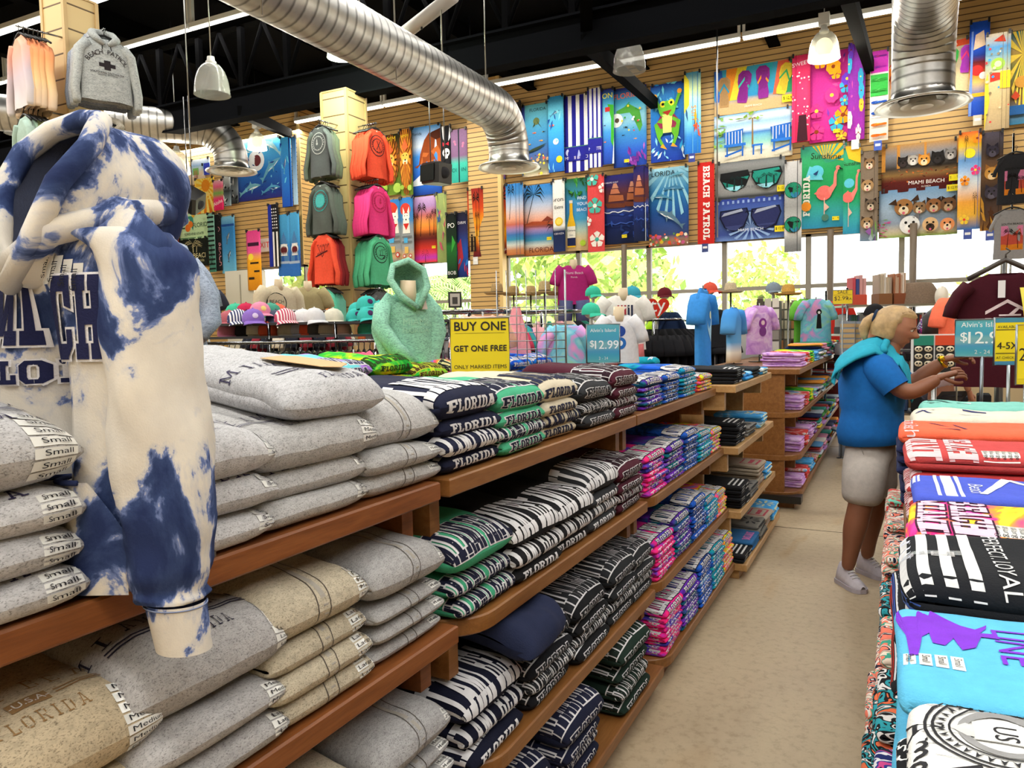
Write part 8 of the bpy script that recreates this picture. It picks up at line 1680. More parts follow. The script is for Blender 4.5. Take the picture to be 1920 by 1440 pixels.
# heart sign
p = depth(1233, 576, 8.6); root = tag(empty('heart_sign', (p.x, p.y, 0)), 'red heart-shaped toy sign with white lettering', 'sign'); root.rotation_euler.z = face_cam(p, .1)
b = MB().mat('gloss', 'c8281f'); pts = [(.013 * 16 * math.sin(t) ** 3 * .62, .0105 * (13 * math.cos(t) - 5 * math.cos(2 * t) - 2 * math.cos(3 * t) - math.cos(4 * t)) * .78) for t in [2 * PI * i / 40 for i in range(40)]]
b.T = Matrix.Translation((0, 0, p.z)) @ Matrix.Rotation(PI / 2, 4, 'X'); b.prism(pts[::-1], -.03, .03); b.build('panel', root)
b = MB().mat('paint', 'ecebe8'); vs, fs = text2d('ty', .22); b.add([(x, -.033, p.z + y - .05) for x, y in vs], fs); b.build('lettering', root)
b = MB().mat('metal', '8a8a88'); b.cyl((0, .02, 0), (0, .02, p.z - .09), .015, n=8); b.build('post', root)
# round dark racks behind
def round_rack(px, py, D, lab, cols, r=.35, hg=.9, seed=1, grp=''):
 p = depth(px, py, D); zt = p.z; rnd = random.Random(seed); root = tag(empty('clothes_rack', (p.x, p.y, 0)), lab, 'rack')
 b = MB().mat('chrome', '9a9c9e'); b.tube([(r * math.cos(2 * PI * i / 24), r * math.sin(2 * PI * i / 24), zt) for i in range(24)], .012, 8, closed=True); b.build('ring_rail', root)
 b = MB().mat('chrome', '9a9c9e'); b.cyl((0, 0, 0), (0, 0, zt), .02, n=8); b.cyl((-r, 0, zt), (r, 0, zt), .01, n=6); b.cyl((0, -r, zt), (0, r, zt), .01, n=6); b.box((-.3, -.03, 0), (.3, .03, .03)); b.box((-.03, -.3, 0), (.03, .3, .03)); b.build('post', root)
 s = Shirt(.36, hg, .03, False, .06, seed, .25, .06, 0, .015); b = MB().mat('body'); s.body(b, 8, 6); me = b.mesh('hung_garment')
 for k in range(26):
  a_ = 2 * PI * k / 26; q = (p.x + r * math.cos(a_), p.y + r * math.sin(a_), zt - .1)
  tag(link('hung_garment', me, q, a_ + PI / 2 + PI / 2, rnd.choice(cols)), 'garment hanging on the %s' % grp, 'garment', 'garments on the %s' % grp)
round_rack(1226, 600, 8.3, 'round rack of black garments below the heart sign', ['141418', '17171b', '1a1a1e'], .3, .8, 3, 'black round rack')
round_rack(1015, 585, 7.6, 'round rack of mixed tees behind the wire grid', ['c8b8a0', '3a8a7a', '22242c', 'd84a3a', 'd8d4cc', '2a2a30', 'e0a0a8'], .42, .7, 4, 'mixed round rack')
round_rack(880, 585, 7.0, 'round rack of colourful scarves above the yellow sign', ['b05a2a', '8a3a6a', '3aa0a0', 'd8d8d8', 'c83a5a', '4a6ab0', '2a2a2e'], .42, .6, 5, 'scarf rack')
round_rack(1318, 600, 8.8, 'round rack of dark garments behind the tall blue tee', ['2a2c30', '33353a', '1f2024'], .22, .8, 6, 'dark round rack')
round_rack(560, 585, 8.4, 'round rack of navy and red clothes behind the caps', ['1f2230', '8a2a3a', '2a2c34', 'd8d0c0'], .4, .8, 7, 'navy round rack')
# chrome shelf rack behind the shopper
a, c = depth(1568, 575, 9.2), depth(1738, 575, 9.2); zt = depth(1650, 572, 9.2).z; root = tag(empty('shelf_rack', (a.x, a.y, 0)), 'chrome wire shelf rack of souvenirs behind the shopper', 'rack'); dx = Vector((c.x - a.x, c.y - a.y, 0)); n_ = Vector((dx.y, -dx.x, 0)).normalized() * .3
for i, z in enumerate((zt, zt - .34, zt - .68, .25)):
 b = MB().mat('metal', '9a9c9c'); P = [n_, dx + n_, dx - n_, -n_]; b.prism([(q.x, q.y) for q in P][::-1], z - .025, z); b.build('wire_shelf', root)
for q in (n_, dx + n_, dx - n_, -n_):
 b = MB().mat('chrome', '9a9c9c'); b.cyl(Vector((q.x, q.y, 0)), Vector((q.x, q.y, zt + .2)), .014, n=8); b.build('post', root)
rnd = random.Random(12)
def tray(t, z, w_, d_, h, cols, lab, cat, n=6, wl='paint'):
 q = a + dx * t; r = tag(empty('souvenir_tray', (q.x, q.y, z + .001)), lab, cat); r.rotation_euler.z = math.atan2(dx.y, dx.x)
 b = MB().mat(wl, cols[0]); b.box((-w_ / 2, -d_ / 2, 0), (w_ / 2, d_ / 2, h * .35)); b.build('tray', r)
 b = MB().mat('paint')
 for i in range(n):
  x = -w_ / 2 + w_ * (i + .5) / n; b.box((x - w_ / n * .42, -d_ / 2 + .02, h * .351), (x + w_ / n * .42, d_ / 2 - .02, h * rnd.uniform(.85, 1)), rnd.choice(cols[1:]))
 b.build('packs', r)
tray(.22, zt, .17, .2, .36, ['d8503a', '3a4a8c', '8a94b8', 'c84a5a', 'd8a0a0'], 'red and blue packet box on the chrome shelf rack', 'box', 4)
tray(.50, zt, .16, .2, .38, ['8a5a34', 'c8b8a0', 'e0d8d0', 'b0a090'], 'brown display box of pale necklaces on the chrome rack', 'box', 7)
tray(.66, zt, .15, .2, .38, ['8a4a2a', 'c8a890', 'e8dcd0', 'a86a4a'], 'brown display box of rosy necklaces on the chrome rack', 'box', 7)
p = a + dx * .9; b = MB().mat('straw', '8a7460'); b.lathe([(.24, .002), (.22, .14), (.16, .24), (.13, .26), (0, .262)], 40, org=(p.x, p.y, zt)); tag(b.build('grass_skirt'), 'bundle of brown grass skirts on the chrome rack end', 'skirt')
for i, z in enumerate((zt - .34, zt - .68)):
 for k in range(4): tray(.12 + .25 * k, z, .21, .25, .24, [['2a2c34', '5a6a8c', 'c8c8cc', '8a3a4a', '3a6a5a'], ['3a3c44', 'c8b090', '4a5a9a', 'd8d8d8', '2a2a2a'], ['2a2a2e', 'b83a3a', 'd8c8b8', '5a3a5a', '22242c'], ['303038', 'e0e0e0', 'c84a3a', '3a3a44', '8a8a94']][k], '%s bin of small souvenirs on the %s chrome shelf' % (['first', 'second', 'third', 'fourth'][k], ['upper', 'lower'][i]), 'box', 8)
for i, (px, py) in enumerate(((1590, 612), (1616, 612))):
 p = depth(px, py, 8.8); b = MB().mat('paint', '8f98a8'); b.box((p.x - .08, p.y - .1, 0), (p.x + .08, p.y + .1, p.z + .06)); b.mat('paint', 'c8a878')
 for k in range(5): b.box((p.x - .075, p.y - .104, p.z - .25 + .06 * k), (p.x + .075, p.y - .1, p.z - .21 + .06 * k))
 tag(b.build('bin_stand'), ['grey floor bin left behind the shopper', 'grey floor bin touching the shopper from behind'][i], 'stand')
# panda-face card display before the shopper
p = depth(1752, 652, 6.2); root = tag(empty('card_display', (p.x, p.y, 0)), 'white display of green and orange cards with panda pins', 'display'); root.rotation_euler.z = face_cam(p, .0); T = Matrix.Translation((0, 0, p.z))
b = MB().mat('paint', 'e0e0e0'); b.T = T; b.box((-.17, .0, -.25), (.17, .1, .11)); b.build('panel', root)
for k, cc in enumerate(('12806a', 'd8481f')):
 b = MB().mat('paint', cc); b.T = T; x0 = -.15 + .155 * k; b.box((x0, -.008, .02), (x0 + .145, -.001, .1)); b.mat('paint', '17171a'); b.box((x0, -.006, -.2), (x0 + .145, -.001, .02)); b.build('card', root)
 for i in range(6):
  x, z = x0 + .037 + .07 * (i % 2), -.01 - .06 * (i // 2); b = MB().mat('gloss', 'd8ccb0'); b.T = T; b.ball((x, -.014, z), (.03, .008, .024), 12, 8); b.mat('gloss', '17171a')
  for sg in (-1, 1): b.ball((x + sg * .011, -.022, z + .003), (.008, .003, .008), 8, 6)
  b.ball((x, -.022, z - .01), (.005, .003, .004), 8, 6); b.build('pin', root)
b = MB().mat('metal', '9a9a9a'); b.cyl((0, .05, .0), (0, .05, p.z - .2), .02, n=8); b.cyl((0, .05, 0), (0, .05, .02), .16, n=18); b.build('post', root)
p = depth(1378, 612, 9.3); b = MB().mat('paint', 'd4d2cc'); b.box((p.x - .42, p.y, 0), (p.x + .3, p.y + .06, p.z + .2)); b.mat('paint', '9a96b8'); b.box((p.x - .08, p.y - .006, p.z - .1), (p.x + .12, p.y - .001, p.z + .06)); tag(b.build('wall_panel'), 'white display panel with lilac notice behind the blue tee', 'panel')
for i, (px, D, w_, cc) in enumerate(((1442, 8.9, .26, ['c8c4bc', '4a4640', 'e0dcd4', '8a8680']), (1478, 9.6, .24, ['8a7a6a', 'c88a5a', '5a3a2a', 'd8c8b0']))):
 p = depth(px, 600, D); root = tag(empty('spinner_rack', (p.x, p.y, 1.167)), ['grey spinner rack of bead strings behind the lilac tee', 'brown spinner rack of postcards right of the bead rack'][i], 'rack')
 b = MB().mat('paint', '6a6660'); b.box((-w_ / 2, -.08, .06), (w_ / 2, .08, p.z - .95)); b.cyl((0, 0, 0), (0, 0, .07), .03, n=8); b.cyl((0, 0, 0), (0, 0, .012), .12, n=18); b.build('frame', root)
 rnd = random.Random(i)
 for r_ in range(5):
  for k in range(3):
   b = MB().mat('gloss', rnd.choice(cc)); x = -w_ / 2 + w_ * (k + .5) / 3; z = .08 + .125 * r_; b.box((x - w_ * .14, -.095, z), (x + w_ * .14, -.081, z + .105)); b.build('card', root)
for i, px in enumerate((1505, 1545)):
 p = depth(px, 600, 10.6); b = MB().mat('paint', '7a2226'); b.T = Matrix.Translation((p.x, p.y, 0)) @ Matrix.Rotation(PI / 2, 4, 'X'); zt_ = p.z + .22
 b.prism([(-.25, 0), (.25, 0), (.25, zt_ - .2)] + [(.25 * math.cos(t), zt_ - .2 + .2 * math.sin(t)) for t in [PI * k / 10 for k in range(1, 10)]] + [(-.25, zt_ - .2)], -.05, .05)
 tag(b.build('arch_display'), ['maroon arched display board behind the lime tee', 'maroon arched display board right of the pastel tee'][i], 'display')
# hanging tank tops at the right edge
for i, (px, py, col, lab) in enumerate(((1905, 288, '33343a', 'charcoal tank top with sunset palms hung high at right'), (1898, 392, 'a8a8ac', 'light grey tank top with sunset palms hung at right'))):
 p = depth(px, py, 9.5); s = Shirt(.40, .62, .03, False, .09, 60 + i, .1, .02, 0, .012); b = MB().mat('body'); s.body(b)
 s.art(b, [('r', .05, .05, .95, .9, 'd85a4a'), ('r', .05, .55, .95, .9, 'e88ab8'), ('r', .05, .05, .95, .25, 'f0902a'), ('t', 'SOUTH BEACH', .5, .93, .13, 0, '1a1a1a')] + art_palm(.3, .1, .6, '1a1216', .1, 1, 8, .4) + art_palm(.75, .1, .5, '1a1216', -.1, 1, 8, .4), -.13, .13, .28, .85)
 o = b.build('tank_top'); o.location = p; o.rotation_euler.z = face_cam(p, .1); o.color = (*hx(col), 1); tag(o, lab, 'shirt')
 tag(link('clothes_hanger', HANGER, (p.x, p.y, p.z + .015), face_cam(p, .1)), 'black hanger of the %s' % lab.split(' with')[0], 'hanger')
p = depth(1900, 275, 9.55); b = MB().mat('chrome', '8a8a88'); b.cyl((p.x, p.y, 0), (p.x, p.y, depth(1900, 268, 9.55).z + .12), .014, n=8); b.cyl((p.x, p.y - .12, p.z + .20), (p.x, p.y + .02, p.z + .20), .008, n=6); q = depth(1898, 380, 9.55); b.cyl((p.x, p.y - .1, q.z + .1), (p.x, p.y + .02, q.z + .1), .008, n=6); b.cyl((p.x, p.y, 0), (p.x, p.y, .02), .2, n=18); tag(b.build('display_pole'), 'chrome pole holding the tank tops at right', 'pole')
# framed picture
p = depth(853, 562, 8.6); root = tag(empty('picture_frame', p), 'small black framed picture standing behind the scarves', 'picture'); root.rotation_euler.z = face_cam(p)
b = MB().mat('paint', '17171a'); b.box((-.075, 0, -.09), (.075, .02, .09)); b.build('frame', root); b = MB().mat('paint', 'b8b4ac'); b.box((-.055, -.003, -.07), (.055, -.0005, .07)); b.mat('paint', '3a3834'); b.box((-.03, -.005, -.05), (.03, -.0035, .03)); b.build('print', root)
b = MB().mat('metal', '777777'); b.cyl((0, .03, -p.z), (0, .03, .0), .012, n=6); b.build('stand', root)
p = depth(1768, 690, 8.0); root = tag(empty('goods_rack', (p.x, p.y, 0)), 'low dark rack of sandals and socks behind the panda card display', 'rack'); root.rotation_euler.z = face_cam(p)
for z in (.25, .6, .95, 1.25):
 b = MB().mat('paint', '2a2a2e'); b.box((-.5, -.2, z - .02), (.5, .2, z)); b.build('shelf', root)
for x in (-.49, .49):
 b = MB().mat('paint', '1f1f22'); b.box((x - .02, -.19, 0), (x + .02, .19, 1.3)); b.build('side', root)
rnd = random.Random(77)
for z in (.25, .6, .95):
 for k in range(6):
  b = MB().mat('cloth', rnd.choice(['17171b', '22242c', '3a3a44', '5a2a34', 'c8c4bc', '2a3a5a', '1a1a1e'])); x = -.38 + .15 * k; b.box((x - .06, -.19, z + .001), (x + .06, .1, z + rnd.uniform(.14, .27)), bev=.012); b.build('packet', root)
# ================================================================== the big tie-dye hoodie in front
m_, nt_, b_ = newmat('tie_navy'); b_.inputs['Roughness'].default_value = .92; b_.inputs['Specular IOR Level'].default_value = .15
v_ = coords(nt_, scale=(1, 1, .8)); f_ = noise_tex(nt_, v_, 7.5, 7, .58, .5); f2_ = noise_tex(nt_, v_, 14, 3, .6)
c_ = ramp(nt_, f_, [(.47, 'd9d2c6'), (.505, 'c9c6c4'), (.52, '6f7fae'), (.55, '36466f'), (.63, '26325a')])
c_ = mul(nt_, c_, ramp(nt_, f2_, [(.3, (.86, .86, .88)), (.65, (1.03, 1.03, 1.03))])); nt_.links.new(c_, b_.inputs['Base Color']); bump(nt_, b_, noise_tex(nt_, v_, 380, 2), .18, .003)
HP = Vector((-1.070, .712, 1.702))
root = tag(empty('hoodie', (HP.x, HP.y, 1.157)), 'large white and navy tie-dye hoodie displayed upright at left, sleeve hanging over the shelf', 'hoodie')
root.rotation_euler.z = .03
s = Shirt(.37, .54, .10, False, .10, 5, .3, .08, .02, .02)
g = MB().mat('tie_navy'); g.T = Matrix.Translation((0, 0, HP.z - 1.157))
def hoodie_body(b, nx=22, nt=26):
 ts = [0, .02, .05, .08, .11] + [.11 + .89 * i / nt for i in range(1, nt + 1)]
 def fn(i, t):
  k = i % (2 * nx); side = -1 if k < nx else 1; f = (k / nx) if k < nx else (2 - k / nx); a = -math.cos(PI * f); return s.front(a * s.half(t) * .999, t, 0, side)
 b.grid(fn, range(2 * nx), ts, closeu=True)
# a deep fold runs down beside the centre line
_of = s.front
def front2(x, t, off=0.0, side=-1):
 p = _of(x, t, off, side)
 if side < 0: p.y += (.05 * math.exp(-((x - .028 - .01 * t) / .018) ** 2) - .02 * math.exp(-((x + .035) / .03) ** 2)) * min(1, max(0, t - .18) * 4)
 return p
s.front = front2
hoodie_body(g)
def sleeve(b, P, Rr, n=22, seed=1, amp=.010):
 P = [Vector(p) for p in P]; k = len(P)
 def pt(t):
  i = min(k - 2, int(t * (k - 1))); f = t * (k - 1) - i
  p0, p1, p2, p3 = P[max(0, i - 1)], P[i], P[i + 1], P[min(k - 1, i + 2)]
  q = .5 * ((2 * p1) + (p2 - p0) * f + (2 * p0 - 5 * p1 + 4 * p2 - p3) * f * f + (3 * p1 - p0 - 3 * p2 + p3) * f ** 3)
  r0, r1 = Rr[i], Rr[i + 1]; return q, (r0[0] * (1 - f) + r1[0] * f, r0[1] * (1 - f) + r1[1] * f)
 def fn(j, t):
  q, r = pt(t); a = 2 * PI * j / n
  nn = noise.noise(Vector((math.cos(a) * 1.5, math.sin(a) * 1.5, t * 5 + seed))) + .6 * noise.noise(Vector((math.cos(a) * 3, math.sin(a) * 3 + t * 2, t * 13 + seed)))
  ca, sa = math.cos(a), math.sin(a)
  return q + Vector((ca * (r[0] + amp * nn), sa * (r[1] + amp * nn), .4 * ca * r[0] * max(0, .12 - t) * 3))
 b.grid(fn, range(n), [i / 44 for i in range(45)], closeu=True)
 return pt
SL = [(.10, .0, -.055), (.15, -.0, -.10), (.165, -.01, -.20), (.178, -.02, -.32), (.186, -.026, -.43), (.20, -.034, -.515), (.212, -.038, -.545)]
SR = [(.05, .075), (.052, .07), (.056, .062), (.066, .06), (.074, .058), (.056, .046), (.046, .038)]
g2 = MB().mat('tie_navy'); g2.T = g.T; sleeve(g2, SL, SR)
g2.build('sleeve', root)
g3 = MB().mat('tie_navy'); g3.T = g.T; sleeve(g3, [(-x, y - .02, z) for x, y, z in SL], SR, seed=8); g3.build('sleeve', root)
# cuffs
for sg, sd in ((1, 0), (-1, 3)):
 b = MB().mat('tie_navy'); b.T = g.T
 b.grid(lambda a, t: (sg * (.214 + .012 * t) + (.043 - .004 * t) * math.cos(a) + .002 * math.sin(24 * a), -.04 + (.035 - .003 * t) * math.sin(a), -.548 - .062 * t), [2 * PI * i / 48 for i in range(48)], [0, .1, .4, .7, 1, 1.02], closeu=True); b.build('cuff', root)
 b = MB().mat('cloth', '7f8aa8'); b.T = g.T; b.tube([(sg * .214 + .0440 * math.cos(2 * PI * i / 30), -.04 + .0358 * math.sin(2 * PI * i / 30), -.552) for i in range(30)], .0011, 5, closed=True); b.build('stitching', root)
RIM = [(.012, -.105, -.12), (-.03, -.09, -.06), (-.055, -.065, .015), (-.062, -.03, .07), (-.04, .0, .105), (.005, .02, .12), (.05, .01, .11), (.08, -.03, .065), (.075, -.075, .01), (.05, -.095, -.06)]
RV = [Vector(q) for q in RIM]
def hood(b, k=1.0, inner=False):
 cen = Vector((.05, .155, -.01)); n = 40
 def rim(u):
  x = u * 10 / n; i = int(x) % 10; f = x - int(x); p0, p1, p2, p3 = RV[i - 1], RV[i], RV[(i + 1) % 10], RV[(i + 2) % 10]
  return .5 * ((2 * p1) + (p2 - p0) * f + (2 * p0 - 5 * p1 + 4 * p2 - p3) * f * f + (3 * p1 - p0 - 3 * p2 + p3) * f ** 3)
 def fn(u, t):
  r = rim(u); p = r.lerp(cen, t); out = (r - Vector((0, r.y, .0))).normalized(); bul = math.sin(min(1, t * 1.15) * PI) * .038 * k
  p += out * bul; p += Vector((0, .05 * math.sin(t * PI), 0)); w_ = noise.noise(p * 9) * .012 + noise.noise(p * 22) * .005
  return p + out * w_ - (out * .010 if inner else Vector())
 b.grid(fn, range(n), [i / 16 for i in range(17)], closeu=True)
hood(g, 1.0)
g.build('body', root)
b = MB().mat('cloth', '3a3f52'); b.T = g.T; hood(b, .9, True); b.build('hood_lining', root)
b = MB().mat('tie_navy'); b.T = g.T; b.tube([q * 1.02 for q in RV], .016, 10, closed=True); b.tube([(-.11, .0, -.03), (-.06, -.08, -.06), (.0, -.105, -.105), (.06, -.08, -.055), (.11, .0, -.025), (.09, .08, -.01), (-.09, .08, -.01)], .02, 12, closed=True); b.build('hood_rim', root)
# drawcord: knot and hanging tails
b = MB().mat('cloth', '242f4c'); b.T = g.T
kx = Vector((.005, -.165, -.075))
b.ball(kx, (.017, .014, .014), 12, 8)
b.tube([kx, kx + Vector((.004, -.006, -.05)), kx + Vector((.002, -.008, -.13)), kx + Vector((.006, -.006, -.20))], [.010, .011, .011, .010], 8)
b.tube([kx, kx + Vector((-.03, -.01, .0)), kx + Vector((-.06, -.01, -.03)), kx + Vector((-.065, -.01, -.065)), kx + Vector((-.045, -.012, -.06)), kx + Vector((-.045, -.012, -.03))], .008, 8)
b.tube([kx + Vector((.02, .03, .04)), kx], .009, 8); b.tube([kx + Vector((-.03, .05, .04)), kx], .009, 8); b.build('drawcord', root)
# lettering, pocket, stickers
b = MB(); b.T = g.T; b.mat('cloth')
def lay(qs, col, off, x0=.0, z0=0.0):
 c = hx(col)
 for q in qs:
  vs, fs = subdiv(q, .012) if len(q) == 4 else (q, [tuple(range(len(q)))]); b.add([s.front(x0 + x, (z0 - y) / s.h, off) for x, y in vs], fs, cols=[c] * len(vs))
for off, d, c in ((.004, .0032, 'dcdade'), (.0055, 0, '1c2046')):
 lay(block('MI', .105, .062, d), c, off, -.012, .205); lay(block('CH', .112, .082, d), c, off, .094, .225); lay(block('FLOR', .032, .09, d * .6), c, off, .0, .258)
for k in range(5):
 a = .03 + .018 * k; vs, fs = text2d('Small', .014); b.mat('cloth', '2a2a30'); b.add([s.front(a - y, (.095 + .006 * k - x) / s.h, .007) for x, y in vs], fs)
 b.mat('gloss', 'd0cec8'); b.add([s.front(a - y, (.095 + .006 * k - x) / s.h, .004) for x, y in ((-.022, -.003), (.022, -.003), (.022, .012), (-.022, .012))], [(0, 1, 2, 3)])
b.build('print', root)
b = MB().mat('tie_navy'); b.T = g.T; b.grid(lambda x, t: s.front(x * (.7 + .3 * min(1, (t - .72) * 8)), t, .016), [-.16 + .032 * i for i in range(11)], [.72, .76, .8, .85, .9, .95, 1.0]); b.build('pocket', root)
b = MB().mat('cloth', '2a3560'); b.T = g.T; b.tube([s.front(-.10 + .02 * i, .72, .018) for i in range(11)], .004, 6); b.build('pocket_hem', root)
b = MB().mat('metal', '8f8f8d'); b.cyl((0, .03, 0), (0, .03, HP.z - 1.157), .012, n=8); b.box((-.12, -.06, .001), (.12, .12, .01)); b.build('stand', root)
# ================================================================== people
def skin(verts, edges, radii, root=0, levels=2, smooth=1.0):
 me = bpy.data.meshes.new('sk'); me.from_pydata([tuple(v) for v in verts], edges, []); o = bpy.data.objects.new('sk', me); SC.collection.objects.link(o)
 md = o.modifiers.new('s', 'SKIN'); md.use_smooth_shade = True; md.branch_smoothing = smooth
 sv = me.skin_vertices[0].data
 for i, r in enumerate(radii):
  sv[i].radius = (r, r) if not isinstance(r, tuple) else r; sv[i].use_root = (i == root)
 sb = o.modifiers.new('b', 'SUBSURF'); sb.levels = levels; sb.render_levels = levels
 dg = bpy.context.evaluated_depsgraph_get(); ev = o.evaluated_get(dg).to_mesh()
 V = [tuple(v.co) for v in ev.vertices]; F = [tuple(p.vertices) for p in ev.polygons]
 o.evaluated_get(dg).to_mesh_clear(); bpy.data.objects.remove(o); bpy.data.meshes.remove(me); return V, F
def head(b, c, fwd, up, hgt, skin_c, lip='9a5548', age=True):
 """sculpted head grid: c = centre, fwd/up axes, hgt = chin to crown"""
 fwd = fwd.normalized(); up = (up - fwd * up.dot(fwd)).normalized(); lf = up.cross(fwd); H2 = hgt / 2
 n, m = 40, 32; sc_ = hx(skin_c); cols = []
 g_ = lambda x, s_: math.exp(-(x / s_) ** 2)
 def fn(j, i):
  a = 2 * PI * j / n; t = -1 + 2 * i / m; ca, sa = math.cos(a), math.sin(a)
  r = math.sqrt(max(0, 1 - abs(t) ** 2.4)); w_ = .70 * r; df = (.80 if ca > 0 else .92) * r
  if t < -.1: w_ *= 1 - .30 * (-.1 - t); df *= 1 - (.10 if ca > 0 else .55) * (-.1 - t)
  x = ca * df; y = sa * w_
  if ca > 0:
   x += .26 * g_(t + .16, .13) * g_(a if a < PI else a - 2 * PI, .20) + .10 * g_(t - .02, .16) * g_(a if a < PI else a - 2 * PI, .17)
   x += .04 * g_(t - .2, .07) * ca + .07 * g_(t + .48, .07) * g_(a if a < PI else a - 2 * PI, .35) + .10 * g_(t + .82, .12) * g_(a if a < PI else a - 2 * PI, .4)
   for sg in (-1, 1): x -= .09 * g_(t - .07, .09) * g_((a if a < PI else a - 2 * PI) - sg * .42, .16)
   x -= .04 * g_(t + .36, .06) * g_(a if a < PI else a - 2 * PI, .5)
  return c + fwd * (x * H2) + lf * (y * H2) + up * (t * H2)
 def cf(j, i):
  a = 2 * PI * j / n; a = a if a < PI else a - 2 * PI; t = -1 + 2 * i / m
  k = sc_
  k = mixc(k, lip, .8 * g_(t + .46, .07) * g_(a, .34)); k = mixc(k, 'b06a58', .35 * g_(t + .1, .2) * g_(abs(a) - .7, .25)); return k
 b.grid(fn, range(n), range(m + 1), cfn=cf, closeu=True)
 for sg in (-1, 1):
  e = c + fwd * (.655 * H2) + lf * (sg * .27 * H2) + up * (.07 * H2); b.ball(e, .095 * H2, 10, 8, 'e8e2da'); b.ball(e + fwd * .055 * H2, .055 * H2, 8, 6, '2a1d16')
  b.tube([c + fwd * (.80 * H2) + lf * (sg * .14 * H2) + up * (.19 * H2), c + fwd * (.80 * H2) + lf * (sg * .3 * H2) + up * (.235 * H2), c + fwd * (.68 * H2) + lf * (sg * .44 * H2) + up * (.18 * H2)], .022 * H2, 6, '6a4a34')
  b.tube([e + lf * sg * -.09 * H2 + fwd * .06 * H2 + up * .03 * H2, e + up * .085 * H2 + fwd * .06 * H2, e + lf * sg * .1 * H2 + fwd * .02 * H2 + up * .02 * H2], .02 * H2, 6, skin_c)
  q = c + fwd * (-.06 * H2) + lf * (sg * .69 * H2) + up * (-.02 * H2)
  b.tube([q + up * .16 * H2 + fwd * .02 * H2, q + up * .2 * H2 - fwd * .09 * H2, q + up * .05 * H2 - fwd * .13 * H2, q - up * .12 * H2 - fwd * .04 * H2, q - up * .16 * H2 + fwd * .03 * H2, q + up * .0 * H2 + fwd * .04 * H2], .038 * H2, 8, mixc(skin_c, 'b06a58', .2), closed=True)
  b.ball(q - fwd * .04 * H2, (.07 * H2, .05 * H2, .12 * H2), 8, 6, mixc(skin_c, '6a3a28', .3))
 return fwd, up, lf, H2
def hand(b, w_, d, nrm_, size, col, curl=.8, side=1):
 """palm and five separate fingers; w_ = wrist, d = pointing direction, nrm_ = back-of-hand normal"""
 d = d.normalized(); nrm_ = (nrm_ - d * nrm_.dot(d)).normalized(); s_ = d.cross(nrm_) * side; P = size
 V, F = skin([w_ - d * .03 * P / .1, w_, w_ + d * .05 * P / .1, w_ + d * .085 * P / .1], [(0, 1), (1, 2), (2, 3)], [(.026, .022), (.028, .02), (.040, .018), (.036, .015)], 1, 2); b.add(V, F, col=col)
 for k, (off, ln) in enumerate(((.030, .068), (.011, .078), (-.009, .072), (-.028, .058))):
  p0 = w_ + d * .075 * P / .1 + s_ * off; a1, a2, a3 = curl * .5, curl * 1.15 + .06 * k, curl * 1.75 + .08 * k
  f = lambda p, a, l: p + (d * math.cos(a) - nrm_ * math.sin(a)) * l
  p1 = f(p0, a1, ln * .45); p2 = f(p1, a2, ln * .33); p3 = f(p2, a3, ln * .26)
  V, F = skin([p0 - d * .02, p0, p1, p2, p3], [(0, 1), (1, 2), (2, 3), (3, 4)], [.0095, .0098, .009, .0083, .0072], 0, 2); b.add(V, F, col=col)
 t0 = w_ + d * .022 + s_ * .026; t1 = t0 + (d * .6 + s_ * .6 - nrm_ * .35).normalized() * .035; t2 = t1 + (d * .85 + s_ * .05 - nrm_ * .6).normalized() * .03; t3 = t2 + (d * .9 - s_ * .25 - nrm_ * .4).normalized() * .022
 V, F = skin([w_ + d * .01 + s_ * .01, t0, t1, t2, t3], [(0, 1), (1, 2), (2, 3), (3, 4)], [.014, .013, .0108, .0098, .008], 0, 2); b.add(V, F, col=col)
def shoe(name, parent, heel, toe, col, sole, hgt=.085, wd=.047):
 d = toe - heel; L = d.length; d.normalize(); s_ = Vector((-d.y, d.x, 0)); b = MB().mat('cloth', col)
 prof = [(0, .6, .9, .02), (.03, .8, 1.05, .0), (.12, .9, 1.1, 0), (.25, .92, 1.05, 0), (.4, .95, .88, 0), (.55, 1.0, .68, 0), (.7, 1.05, .52, 0), (.85, .95, .40, 0), (.95, .7, .30, 0), (1.0, .35, .2, .01)]
 def fn(i, q):
  t, w_, h, z0 = prof[i]; a = 2 * PI * q / 16; y = math.cos(a); z = math.sin(a)
  return heel + d * (t * L) + s_ * (y * wd * w_ * (1 if z < 0 else (1 - .25 * z))) + Vector((0, 0, .022 + (hgt * h * max(0, z)) + min(0, z) * .005))
 V = []; F = []
 for i in range(len(prof)):
  for q in range(16): V.append(fn(i, q))
 for i in range(len(prof) - 1):
  for q in range(16): F.append((i * 16 + q, i * 16 + (q + 1) % 16, (i + 1) * 16 + (q + 1) % 16, (i + 1) * 16 + q))
 F.append(tuple(range(16))); F.append(tuple((len(prof) - 1) * 16 + q for q in range(16))[::-1]); b.add(V, F); o = b.build(name, parent)
 b = MB().mat('paint', sole); P = []
 for t, w_, h, z0 in prof: P.append(heel + d * (t * L * 1.02 - .004) + s_ * (wd * w_ * 1.1))
 for t, w_, h, z0 in reversed(prof): P.append(heel + d * (t * L * 1.02 - .004) - s_ * (wd * w_ * 1.1))
 b.prism([(p.x, p.y) for p in P][::-1], .001, .026); b.build('sole', o)
 b = MB().mat('cloth', 'e4e2e4')
 for k in range(4):
  t = .42 + .09 * k; q = heel + d * (t * L); z = .022 + hgt * (.88 - .9 * (t - .4) * 1.25) + .002
  b.tube([q + s_ * .024 + Vector((0, 0, z - .012)), q + d * .012 + Vector((0, 0, z + .002)), q - s_ * .024 + Vector((0, 0, z - .012))], .003, 6)
 b.build('laces', o)
